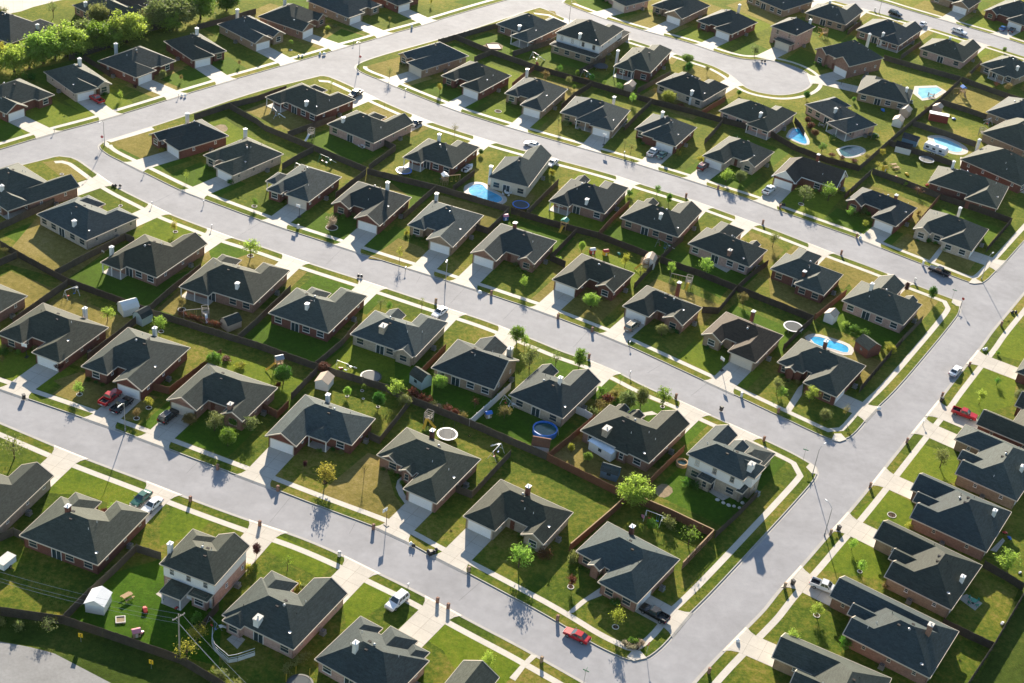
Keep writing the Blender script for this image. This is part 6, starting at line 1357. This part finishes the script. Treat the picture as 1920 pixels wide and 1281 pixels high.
# ------------------------------------------------------------------ sheds and garden buildings
def shed(px, py, to, L, W, hgt, wall, roofm, label, barn=False, doorm='shed_white', name='garden_shed', cat='shed', mono=False):
    P = G(px, py, Z0); Q = G(*to, Z0); r = empty(name, P.x, P.y, Z0, math.atan2((Q-P).y, (Q-P).x)); tag(r, label, cat)
    a, b = L/2, W/2; rise = W*.3
    m = MB(); k = .14
    if mono: prof = [(-b-.25, hgt), (b+.25, hgt+.35)]
    elif barn: prof = [(-b-.08, hgt-.05), (-b*.62, hgt+rise*.95), (0, hgt+rise*1.5), (b*.62, hgt+rise*.95), (b+.08, hgt-.05)]
    else: prof = [(-b-.18, hgt-.1), (0, hgt+rise), (b+.18, hgt-.1)]
    base_ = [(-b, 0), (b, 0), (b, hgt)] + [(y*.97, z-.08) for y, z in reversed(prof[1:-1])] + [(-b, hgt)]
    n = len(base_); v0 = [(-a, y, z) for y, z in base_]; v1 = [(a, y, z) for y, z in base_]
    m.poly(v0[::-1]); m.poly(v1)
    for i in range(n): j = (i+1) % n; m.poly([v0[i], v0[j], v1[j], v1[i]])
    m.obj('wall', wall, r)
    m = MB()
    for (y0, z0), (y1, z1) in zip(prof, prof[1:]):
        m.hexa([(-a-.15, y0, z0-.04), (a+.15, y0, z0-.04), (a+.15, y1, z1-.04), (-a-.15, y1, z1-.04), (-a-.15, y0, z0+.03), (a+.15, y0, z0+.03), (a+.15, y1, z1+.03), (-a-.15, y1, z1+.03)])
    m.obj('roof', roofm, r)
    for s in (-1, 1):
        d = MB(); d.box(-a-.04, -a, min(s*.02, s*.72), max(s*.02, s*.72), .08, min(1.9, hgt-.05))
        for q in ((.12, .9), (1.0, min(1.8, hgt-.15))): d.box(-a-.06, -a-.04, min(s*.1, s*.64), max(s*.1, s*.64), *q)
        dd = d.obj('door', doorm, r); h_ = MB(); h_.box(-a-.1, -a-.04, s*.08-.03, s*.08+.03, .95, 1.1); h_.obj('handle', 'metal_dark', dd)
    w_ = MB(); w_.box(-.4, .4, -b-.03, -b+.01, 1.0, 1.7); w_.obj('window', 'glass', r)
    return r
shed(241, 585, (215, 592), 3.6, 3, 1.7, 'shed_white', 'shed_white', 'pale barn roofed shed behind the blue grey shed', True)
shed(268, 603, (255, 610), 3, 2.8, 2, 'shed_teal', 'shingle_charcoal', 'blue grey shed with white door beside pale barn shed', True)
shed(433, 613, (415, 620), 3.6, 2.8, 1.7, 'shed_tan', 'shingle_charcoal', 'tan barn roofed shed beside the timber swing set', True)
shed(608, 724, (600, 735), 3.2, 2.8, 1.9, 'shed_white', 'shed_tan', 'white double door shed behind house with screened porch', False)
shed(788, 720, (800, 728), 3.6, 3, 2.1, 'shed_teal', 'shingle_charcoal', 'teal shed at the cedar fence beside broad tan house', True)
shed(1013, 842, (990, 838), 3.4, 2.6, 1.6, 'shed_white', 'fence_cedar', 'white barn shed with brown roof beside round pool', True, 'shed_white')
shed(1143, 893, (1165, 900), 3.4, 2.4, 1.7, 'shed_blue', 'shingle_charcoal', 'blue barn shed against the cedar fence by the broad tree', True)
shed(185, 1138, (175, 1156), 3.4, 3.2, 2.1, 'shed_white', 'metal_white', 'white metal shed beside the picnic table lawn', False)
shed(1217, 498, (1212, 508), 3.2, 2.8, 1.8, 'shed_white', 'shed_tan', 'white barn roofed shed beside the yellow slide', True)
shed(1556, 602, (1545, 612), 2.6, 2.4, 2.3, 'shed_white', 'shed_tan', 'tall white shed by the oval trampoline', False)
shed(1180, 168, (1172, 176), 3.4, 2.6, 1.8, 'shed_tan', 'shed_tan', 'tan shed in the shade of the tall red brick house', False)
shed(1696, 216, (1688, 224), 3.4, 2.8, 2, 'shed_tan', 'shed_tan', 'tan shed behind the shuttered white shed', False)
shed(1682, 235, (1675, 245), 3.2, 2.8, 2.1, 'shed_white', 'shed_tan', 'white shed with red doors beside the slanting fence', False, 'shed_red')
shed(1758, 226, (1738, 222), 5.6, 2.6, 2.1, 'shed_red', 'metal_white', 'red shed with flat white roof in the green play yard', False, mono=True)
shed(1756, 210, (1748, 216), 2.6, 2.4, 2, 'shed_tan', 'shed_tan', 'small tan shed behind the red shed', False)
shed(1692, 285, (1672, 280), 4.4, 2.6, 1.9, 'shed_white', 'shingle_black', 'white shed with black barn roof near the caravan', True)
shed(1705, 270, (1685, 264), 4.4, 2.6, 1.9, 'shed_blue', 'shingle_black', 'dark shed with black roof behind the white shed', True)
shed(1624, 660, (1640, 672), 4.2, 4, 2.4, 'brick_red', 'shingle_charcoal', 'small brick pool house beside the long turquoise pool', False, 'shed_white', 'pool_house', 'pool house')
shed(1131, 849, (1141, 855), 5.6, 2.8, 2.15, 'siding_white', 'metal_roof', 'white sunroom with ribbed blue white metal roof', False, 'glass', 'sunroom', 'sunroom', mono=True)
# ------------------------------------------------------------------ play equipment
def slide(m, x0, y0, z0, dx, dy, k=None):
    d = Vector((dx, dy)); L = d.length; u = d.normalized(); n = Vector((-u.y, u.x)); pts = [(0, z0), (.25, z0*.92), (.6, z0*.45), (.88, .22), (1, .16)]
    for (a, za), (b, zb) in zip(pts, pts[1:]):
        p, q = Vector((x0, y0))+d*a, Vector((x0, y0))+d*b
        for s0, s1, h_ in ((-.24, .24, .03), (-.28, -.24, .16), (.24, .28, .16)):
            m.hexa([(*(p+n*s0), za), (*(q+n*s0), zb), (*(q+n*s1), zb), (*(p+n*s1), za), (*(p+n*s0), za+h_), (*(q+n*s0), zb+h_), (*(q+n*s1), zb+h_), (*(p+n*s1), za+h_)])
def playset(px, py, to, label, sl='plastic_yellow', slides=((1.9, 0),), swing=3.4, roofm=None, wood='timber', name='play_tower'):
    P = G(px, py, Z0); Q = G(*to, Z0); r = empty(name, P.x, P.y, Z0, math.atan2((Q-P).y, (Q-P).x)); tag(r, label, 'play tower', 'play towers in the gardens')
    m = MB()
    for x in (-.7, .7):
        for y in (-.7, .7): m.box(x-.06, x+.06, y-.06, y+.06, -.05, 2.6)
    for z in (1.35, 1.9, 2.5):
        for s in (-.7, .7): m.box(-.64, .64, s-.035, s+.035, z, z+.1); m.box(s-.035, s+.035, -.64, .64, z+.101, z+.2)
    m.obj('tower', wood, r); m = MB(); m.box(-.64, .64, -.64, .64, 1.2, 1.28); m.obj('deck', wood, r)
    if roofm: m = MB(); m.hexa([(-.9, -.9, 2.6), (.9, -.9, 2.6), (.9, .9, 2.6), (-.9, .9, 2.6), (-.9, -.05, 3.2), (.9, -.05, 3.2), (.9, .05, 3.2), (-.9, .05, 3.2)]); m.obj('canopy', roofm, r)
    for dx, dy in slides: m = MB(); slide(m, .72 if dx > 0 else (-.72 if dx < 0 else 0), .72 if dy > 0 and not dx else (-.72 if dy < 0 and not dx else 0), 1.3, dx, dy); m.obj('slide', sl, r)
    if swing:
        m = MB(); m.box(-.05, .05, -.7-swing, -.76, 2.2, 2.34); m.tube([(-.9, -.7-swing, 0), (0, -.7-swing+.1, 2.25), (.9, -.7-swing, 0)], .05, 5); m.obj('swing_beam', wood, r)
        for k in range(2):
            y = -.7-swing*(.35+.35*k); m = MB(); m.tube([(0, y-.22, 2.2), (0, y-.22, .55)], .015, 4); m.tube([(0, y+.22, 2.2), (0, y+.22, .55)], .015, 4); m.box(-.12, .12, y-.25, y+.25, .5, .55); m.obj('swing', 'plastic_yellow', r)
    m = MB()
    for z in (.3, .6, .9, 1.2): m.tube([(-.95+z*.2, -.3, z), (-.95+z*.2, .3, z)], .03, 4)
    m.tube([(-1.0, -.3, 0), (-.72, -.3, 1.3)], .035, 4); m.tube([(-1.0, .3, 0), (-.72, .3, 1.3)], .035, 4); m.obj('ladder', wood, r)
playset(523, 690, (495, 696), 'play tower with yellow slide and grey canopy by round dark tree', slides=((2.2, 0),), swing=0, roofm='metal_grey')
playset(803, 792, (790, 806), 'pale play tower with two yellow slides behind arched gable house', slides=((2.0, .3), (.4, 2.2)), swing=0, wood='timber_grey')
playset(1290, 536, (1284, 550), 'timber play tower with steep yellow slide and swings', swing=3.8, wood='timber_grey')
playset(833, 345, (822, 330), 'play tower with blue striped slide near kidney pool', sl='plastic_blue', swing=3.6, roofm='plastic_white')
playset(1057, 430, (1048, 438), 'small play tower with green canopy on the dark fence', roofm='plastic_green', slides=((1.8, 0),), swing=0)
playset(1207, 503, (1190, 506), 'low timber tower with yellow slide beside white barn shed', swing=0)
playset(385, 595, (388, 605), 'bare timber swing tower on lawn before red hedge', sl='plastic_white', swing=4, wood='timber_grey')
playset(583, 258, (572, 266), 'grey timber tower with white slide behind pink brick house', sl='plastic_white', slides=((2.4, 0),), swing=0, wood='timber_grey')
playset(1803, 178, (1812, 186), 'reddish timber tower on the golden play yard', sl='timber', roofm='canvas_blue', swing=2.8)
playset(1545, 68, (1532, 72), 'timber tower with yellow slide beside two storey pink house', swing=2.4)
playset(1840, 255, (1850, 262), 'cluttered play tower behind the pale roofed houses', sl='plastic_white', swing=0, wood='timber_grey')
def swingset(px, py, to, L, label, m_='metal_white'):
    P = G(px, py, Z0); Q = G(*to, Z0); r = empty('swing_set', P.x, P.y, Z0, math.atan2((Q-P).y, (Q-P).x)); tag(r, label, 'swing set', 'swing sets in the gardens')
    m = MB(); m.tube([(-L/2, 0, 2.1), (L/2, 0, 2.1)], .045, 6)
    for x in (-L/2, L/2): m.tube([(x, -.95, 0), (x, 0, 2.1), (x, .95, 0)], .045, 6); m.tube([(x, -.5, 1), (x, .5, 1)], .03, 5)
    m.obj('frame', m_, r)
    for k in range(2):
        x = -L/4+k*L/2; m = MB(); m.tube([(x-.22, 0, 2.08), (x-.22, .05, .5)], .014, 4); m.tube([(x+.22, 0, 2.08), (x+.22, .05, .5)], .014, 4); m.box(x-.25, x+.25, -.08, .16, .46, .5); m.obj('swing', 'plastic_blue' if k else 'plastic_red', r)
    m = MB(); slide(m, L/2+.2, .3, 1.4, .3, 2); m.obj('slide', 'plastic_white', r)
swingset(1224, 978, (1240, 984), 3.2, 'white swing frame inside the cedar fenced corner garden')
swingset(134, 556, (150, 550), 3, 'pale metal swing frame behind the second lower street house'); swingset(1241, 466, (1256, 474), 3, 'grey metal swing frame under the tan brick house patio', 'metal_grey')
swingset(930, 855, (942, 842), 3.4, 'white swing frame with red seat beside lower street back fence'); swingset(1003, 112, (1014, 118), 2.8, 'small white swing frame behind the two storey white house')
swingset(642, 695, (655, 700), 2.8, 'low swing frame with coloured toys beside round trampoline', 'metal_grey'); swingset(608, 306, (622, 312), 2.8, 'green metal swing frame behind the cream garage house', 'plastic_green')
swingset(515, 218, (524, 228), 3, 'white swing frame beside first upper street porch'); swingset(1097, 145, (1106, 150), 2.2, 'grey swing frame near the netted trampoline', 'metal_grey'); swingset(1852, 234, (1860, 230), 2.2, 'white goal shaped swing frame in the green yard')
swingset(950, 762, (958, 770), 2.4, 'pale swing frame beside golden bush and white fence'); swingset(560, 322, (575, 330), 2.2, 'old swing frame behind tall red brick porch', 'metal_grey'); swingset(400, 1180, (410, 1190), 2.2, 'blue grey swing frame by the utility pole', 'metal_grey')
def playhouse(px, py, wall, roofm, label):
    P = G(px, py, Z0); r = empty('playhouse', P.x, P.y, Z0, .5); tag(r, label, 'playhouse', 'plastic playhouses')
    m = MB(); m.box(-.6, .6, -.5, .5, 0, 1.1); m.obj('wall', wall, r); m = MB(); m.hexa([(-.75, -.65, 1.1), (.75, -.65, 1.1), (.75, .65, 1.1), (-.75, .65, 1.1), (-.7, -.08, 1.55), (.7, -.08, 1.55), (.7, .08, 1.55), (-.7, .08, 1.55)]); m.obj('roof', roofm, r)
    m = MB(); m.box(-.25, .15, -.53, -.49, 0, .8); m.obj('door', 'plastic_white', r); m = MB(); m.box(.25, .5, -.53, -.49, .5, .8); m.obj('window', 'plastic_black', r)
playhouse(915, 782, 'shed_tan', 'plastic_blue', 'cream toy house with bright blue roof'); playhouse(947, 412, 'plastic_blue', 'plastic_pink', 'blue toy house with pink roof at the fence corner'); playhouse(1110, 475, 'plastic_red', 'plastic_white', 'red toy house behind round leafy tree house'); playhouse(1135, 478, 'plastic_yellow', 'plastic_red', 'small yellow toy car house on the back lawn'); playhouse(256, 1192, 'shed_tan', 'plastic_pink', 'cream toy house with pink roof by the dark fence'); playhouse(1748, 340, 'plastic_red', 'plastic_white', 'red toy house among scattered toys'); playhouse(1658, 320, 'plastic_yellow', 'plastic_yellow', 'yellow toy house on the sunny yard')
# ------------------------------------------------------------------ garden furniture and oddments
def picnic(px, py, rz, label):
    P = G(px, py, Z0); r = empty('picnic_table', P.x, P.y, Z0, rz); tag(r, label, 'picnic table', 'picnic tables'); m = MB(); m.box(-.9, .9, -.37, .37, .7, .76); m.obj('table_top', 'timber', r)
    for s in (-1, 1):
        m = MB(); m.box(-.9, .9, s*.72-.13, s*.72+.13, .42, .47); m.obj('bench', 'timber', r); m = MB(); m.tube([(s*.65, -.75, 0), (s*.65, 0, .72), (s*.65, .75, 0)], .05, 4); m.box(s*.65-.03, s*.65+.03, -.8, .8, .36, .42); m.obj('leg', 'timber', r)
picnic(239, 1122, .9, 'wooden picnic table on the sunny patch beside white metal shed'); picnic(1675, 312, .5, 'pale picnic table near the white shed with black roof'); picnic(1680, 318, .5, 'second picnic table beside the pale picnic table')
def patio_set(px, py, label, c='timber_grey', slab=None):
    P = G(px, py, Z0+.03); r = empty('patio_table', P.x, P.y, Z0+.03); tag(r, label+' table on garden slab', 'table', 'patio tables'); m = MB(); m.lathe([(.6, .68), (.6, .73)], 14); m.obj('table_top', c, r); m = MB(); m.lathe([(.3, 0), (.05, .05), (.05, .68)], 8); m.obj('leg', 'metal_dark', r)
    for k in range(4):
        a = k*PI/2+.5; q = empty('patio_chair', P.x+1.0*math.cos(a), P.y+1.0*math.sin(a), Z0+.03, a); tag(q, label+' chair around its table', 'chair', 'patio chairs'); m = MB(); m.box(-.22, .22, -.22, .22, .4, .45); m.obj('seat', c, q); m = MB(); m.box(.18, .22, -.22, .22, .45, .9); m.obj('backrest', c, q)
        for x in (-.2, .2):
            for y in (-.2, .2): m = MB(); m.box(x-.02, x+.02, y-.02, y+.02, 0, .4); m.obj('leg', 'metal_dark', q)
patio_set(1824, 1131, 'green patio', 'plastic_green'); patio_set(1325, 915, 'dark patio', 'metal_dark'); patio_set(680, 276, 'white patio', 'plastic_white'); patio_set(950, 366, 'white poolside', 'plastic_white'); patio_set(1745, 181, 'brown poolside', 'timber_grey'); patio_set(1540, 238, 'shaded garden', 'timber_grey')
for pts in [[(1795, 1122), (1812, 1115), (1842, 1132), (1828, 1146)], [(105, 437), (118, 430), (148, 440), (135, 450)], [(425, 1200), (440, 1188), (460, 1200), (445, 1218)], [(1300, 905), (1320, 898), (1375, 930), (1355, 940)], [(1335, 498), (1350, 488), (1375, 503), (1362, 512)], [(662, 270), (680, 262), (698, 274), (680, 280)], [(1856, 1033), (1880, 1010), (1884, 1015), (1868, 1036)], [(292, 1115), (330, 1090), (350, 1130), (325, 1137)], [(1192, 431), (1200, 427), (1230, 439), (1220, 445)]]: sheet('patio_slab', 'concrete', pts, Z0+.02)
def ring_edge(px, py, rad=.62, mt='stone_white'):
    P = G(px, py, Z0); m = MB(); m.lathe([(rad-.12, 0), (rad-.12, .1), (rad, .1), (rad, 0)], 18, caps=False); r = empty('tree_ring', P.x, P.y, Z0); tag(r, at_label('pale stone tree ring' if mt == 'stone_white' else 'dark tree ring', P), 'tree ring', 'tree rings on the lawns')
    m.obj('edging', mt, r); m = MB(); m.poly([((rad-.12)*math.cos(2*PI*k/18), (rad-.12)*math.sin(2*PI*k/18), .03) for k in range(18)]); m.obj('mulch', 'mulch', r)
for a in [(149, 740), (279, 765), (256, 785), (341, 581, .9), (302, 622), (1070, 1101), (1154, 1176), (1531, 1154), (1478, 1209, .62, 'mulch'), (1672, 966, .9), (1612, 1072, .5), (651, 743, .4), (679, 733, .4), (709, 763, .4), (681, 748, .3), (402, 693), (470, 480, .8), (329, 435, .6), (477, 387, .7), (609, 905, .5, 'mulch'), (622, 427, 1.5), (1242, 763, .5), (1502, 383, .8), (934, 209, 1.0), (545, 94, .5), (226, 386, .5), (116, 327, .5), (1322, 513, .5)]: ring_edge(*a)
def acbox(m):
    m.box(-.42, .42, -.42, .42, .08, .85); m.box(-.5, .5, -.5, .5, 0, .08)
def acfan(m): m.lathe([(.34, .85), (.34, .9), (.28, .9), (.28, .86)], 12, caps=False); m.lathe([(.08, .85), (.08, .9)], 8)
ACB = mk_mesh(acbox, 'cabinet', 'metal_grey'); ACF = mk_mesh(acfan, 'fan_guard', 'metal_dark')
for H in HOUSES:
    if H.row in 'ni': continue
    rr = random.Random(H.idx*13+ord(H.row)); side = {'f': 'r', 'b': 'r', 'r': 'f', 'l': 'f'}[H.front]; u = (H.D if side == 'r' else H.W)*rr.uniform(.48, .66)
    x, y = (u, -.3) if side == 'r' else (-.3, u)
    if side == 'r': y = min([q[2] for q in H.main.r if q[0] <= u <= q[1]] or [0])-.35
    P = H.b+H.e1*x+H.e2*y; r = empty('air_conditioner', P.x, P.y, Z0, H.ang); tag(r, f"grey air conditioner beside {H.phrase}", 'air conditioner', 'air conditioners beside the houses'); c = place(ACB, 'cabinet', r); place(ACF, 'fan_guard', c)
# sandbox, fire pit, bird bath, wheelbarrow toys
def sandbox(px, py, s, label, sand='bare_dirt', frame='timber'):
    P = G(px, py, Z0); r = empty('sandbox', P.x, P.y, Z0, .3); tag(r, label, 'sandbox'); m = MB()
    m.box(-s, s, -s, -s+.15, 0, .25); m.box(-s, s, s-.15, s, 0, .25); m.box(-s, -s+.15, -s+.15, s-.15, 0, .25); m.box(s-.15, s, -s+.15, s-.15, 0, .25); m.obj('frame', frame, r); m = MB(); m.box(-s+.15, s-.15, -s+.15, s-.15, 0, .15); m.obj('sand', sand, r)
sandbox(926, 88, 2.1, 'square sandbox with red brick border in back lawn', 'walk_concrete', 'brick_red'); sandbox(226, 1163, .8, 'small sandbox with lid on the sunny grass', 'bare_dirt', 'stone_white')
def toy(px, py, mt, label, s=.5, shape=0):
    P = G(px, py, Z0); r = empty('toy', P.x, P.y, Z0, px % 6); tag(r, label, 'toy', 'toys on the lawns'); m = MB()
    loft(m, [(-s, ring(s*.4, .08, s*.6, .04)), (0, ring(s*.55, .05, s*.9, .05)), (s, ring(s*.35, .08, s*.5, .04))]); m.obj('body', mt, r)
    for x in (-.6, .6): q = MB(); q.tube([(x*s, -s*.6, .12), (x*s, s*.6, .12)], .12, 8); q.obj('wheel', 'tyre', r)
for a in [(272, 1145, 'plastic_red', 'red toy wagon beside picnic table', .7), (331, 1141, 'plastic_red', 'round red toy before the bay window', .35), (265, 1188, 'plastic_pink', 'pink toy beside cream toy house', .5), (1160, 477, 'plastic_green', 'turquoise turtle toy near back fence', .6), (1112, 482, 'plastic_yellow', 'yellow and blue toy figure on lawn', .5), (640, 692, 'plastic_red', 'orange toy under low swing frame', .4), (1700, 328, 'plastic_yellow', 'yellow toy plank on sunny yard', .7), (1738, 348, 'plastic_red', 'red ride on toy near brick house corner', .6), (1752, 352, 'plastic_white', 'white toy table near brick house corner', .5), (1680, 332, 'plastic_red', 'red toy on sunny yard beside fence', .4), (1205, 970, 'plastic_pink', 'pink toy at the white swing frame', .5), (1645, 578, 'plastic_white', 'white toy on shaded lawn behind covered patio', .5), (1788, 224, 'plastic_blue', 'blue slide toy on green yard', .6), (1780, 218, 'plastic_yellow', 'orange toy on green yard', .5), (1884, 1000, 'plastic_red', 'orange toy beside white chimney house', .5), (1892, 1010, 'plastic_blue', 'blue toy on lawn beside white chimney house', .5), (1879, 1170, 'plastic_white', 'white toy by the bottom corner fence', .5), (1912, 1075, 'plastic_white', 'white toy under broad spring tree', .4), (880, 818, 'plastic_yellow', 'pale yellow ball toy on shaded lawn', .25), (120, 440, 'plastic_blue', 'blue wading toy on the back patio', .7), (1655, 208, 'plastic_blue', 'blue climbing toy behind pale roofed house', .8)]: toy(*a)
def dog(px, py):
    P = G(px, py, Z0); r = empty('dog', P.x, P.y, Z0, 2.6); tag(r, 'white dog standing on the shaded lawn beside the fence', 'dog')
    me = bpy.data.meshes.new('body'); V = [(0, 0, .42), (.3, 0, .45), (.46, 0, .56), (.56, 0, .66), (.7, 0, .63), (-.28, 0, .44), (-.42, 0, .54), (-.52, 0, .66)]; E_ = [(0, 1), (1, 2), (2, 3), (3, 4), (0, 5), (5, 6), (6, 7)]; R_ = [.13, .145, .1, .09, .045, .115, .03, .02]
    for x, s in ((.28, 1), (.28, -1), (-.27, 1), (-.27, -1)):
        b = len(V); kx = .0 if x > 0 else -.07
        V += [(x, s*.09, .3), (x+kx, s*.1, .15), (x+.02, s*.1, .02)]; R_ += [.06 if x > 0 else .075, .035, .035]; E_ += [(1 if x > 0 else 5, b), (b, b+1), (b+1, b+2)]
    me.from_pydata(V, E_, []); o = bpy.data.objects.new('body', me); COL.objects.link(o); o.parent = r; me.materials.append(M['stone_white'])
    md = o.modifiers.new('s', 'SKIN'); 
    for i, q in enumerate(R_): me.skin_vertices[0].data[i].radius = (q, q)
    me.skin_vertices[0].data[0].use_root = True
    o.modifiers.new('u', 'SUBSURF').levels = 1; o.modifiers['u'].render_levels = 2
    for s in (-1, 1): m = MB(); m.hexa([(.54, s*.05, .72), (.6, s*.05, .72), (.6, s*.09, .72), (.54, s*.09, .72), (.53, s*.07, .82), (.56, s*.07, .82), (.56, s*.09, .8), (.53, s*.09, .8)]); m.obj('ear', 'stone_white', r)
dog(193, 474)

def boat(px, py, to, label):
    P = G(px, py, Z0); Q = G(*to, Z0); r = empty('boat', P.x, P.y, Z0, math.atan2((Q-P).y, (Q-P).x)); tag(r, label, 'boat')
    m = MB(); loft(m, [(-2.2, ring(.85, .45, 1.0)), (.6, ring(.9, .4, 1.05)), (1.7, ring(.5, .6, 1.12, .05)), (2.3, ring(.14, .85, 1.16, .03))]); m.obj('hull', 'metal_white', r)
    m = MB(); m.box(-2.0, .9, -.62, .62, 1.0, 1.07); m.obj('deck', 'plastic_black', r)
    for x in (-1.2, .1): m = MB(); m.box(x-.2, x+.2, -.6, .6, 1.07, 1.3); m.obj('seat', 'stone_white', r)
    m = MB(); m.box(-2.55, -2.2, -.18, .18, .7, 1.45); m.obj('outboard_motor', 'plastic_black', r)
    for y in (-.8, .8): w_ = place(TYRE, 'wheel', r, (-.7, y, .345)); w_.rotation_euler = (PI/2, 0, 0); place(RIM, 'rim', w_)
boat(877, 320, (888, 312), 'small boat on a trailer beside posted back porch')
fence([(398, 1182), (397, 1200), (402, 1213), (412, 1222), (422, 1230), (428, 1236), (445, 1233), (478, 1222)], 'fence_white', label='low curving white picket fence round the bay window garden', hh=.75, posts=False)
for pts in [[(1175, 1233), (1185, 1221), (1200, 1221), (1213, 1235), (1188, 1240.5)], [(1559, 826), (1564, 814), (1577, 814), (1587, 825), (1574, 829.5)], [(1816, 531), (1825, 521), (1843, 531.5), (1826, 533)], [(1786, 561), (1784, 568), (1792, 574), (1800.5, 576), (1803, 566)], [(1511, 877), (1521, 888), (1532, 890), (1530, 877), (1519, 869)], [(199, 265), (208, 268), (250, 256), (290, 244), (284, 239)], [(205, 270), (199, 266), (194, 272), (203, 279)]]:
    sheet('sidewalk', 'walk_concrete', pts, Z0+.03+.001*len(pts))
sheet('flower_bed', 'mulch', [(1166, 1206), (1180, 1198), (1204, 1208), (1196, 1220), (1178, 1218)], Z0+.022)
for k, (x, y) in enumerate([(1170, 1209), (1178, 1214), (1188, 1217), (1197, 1214), (1203, 1208), (1183, 1205), (1192, 1207)]):
    tree(x, y, .9 if k < 5 else 1.1, 1.3, 'bush', CR if k < 5 else GR)
for k, (x, y) in enumerate([(1345, 938), (1356, 944), (1366, 948), (1376, 950), (1386, 953), (1392, 944)]):
    P = G(x, y, Z0); m = MB(); rr = random.Random(k); m.lathe([(.3, -.05), (.42, .12), (.3, .32), (.05, .38)], 7); o = m.obj('garden_rock', 'stone_white'); o.location = (P.x, P.y, Z0); o.rotation_euler.z = k; o.scale = (rr.uniform(.8, 1.3), rr.uniform(.7, 1.1), rr.uniform(.7, 1.1)); tag(o, 'pale garden rock behind the two storey corner house', 'rock', 'garden rocks')

sheet('footpath', 'walk_concrete', [(955, 1272), (978, 1246), (996, 1228), (1008, 1231), (985, 1252), (966, 1278)], Z0+.026)

hz = MB(); hz.box(-420, 420, -30, 760, -1.3, 184); ho = hz.obj('haze', 'plastic_white'); struct(ho, 'stuff')
hm = bpy.data.materials.new('haze_air'); hm.use_nodes = True; hn = hm.node_tree; hn.nodes.remove(hn.nodes['Principled BSDF'])
pv = hn.nodes.new('ShaderNodeVolumePrincipled'); pv.inputs['Density'].default_value = HAZE; pv.inputs['Color'].default_value = (.85, .93, 1, 1); pv.inputs['Anisotropy'].default_value = .2
hn.links.new(pv.outputs[0], hn.nodes['Material Output'].inputs['Volume']); ho.data.materials[0] = hm
# ------------------------------------------------------------------ labels that single things out
def finish():
    by = {}
    for o in THINGS: by.setdefault(o['label'], []).append(o)
    for lab, l in by.items():
        if len(l) < 2: continue
        l.sort(key=lambda o: PX(o.matrix_basis.translation if o.type == 'EMPTY' or o.location.length > 0 else o.matrix_basis @ Vector(o.bound_box[0]))[0])
        n = len(l)
        for i, o in enumerate(l):
            if n == 2: s = ('left one', 'right one')[i]
            elif i == 0: s = 'leftmost'
            elif i == n-1: s = 'rightmost'
            elif i < 12: s = ORD[i+1]+' from left'
            else: s = str(i+1)+'th from left'
            o['label'] = f"{lab}, {s}"
            if len(o['label'].split()) > 16: print('LONG', o['label'])
finish()
for o in THINGS:
    if len(o['label'].split()) > 16: print('LONG', o['label'])
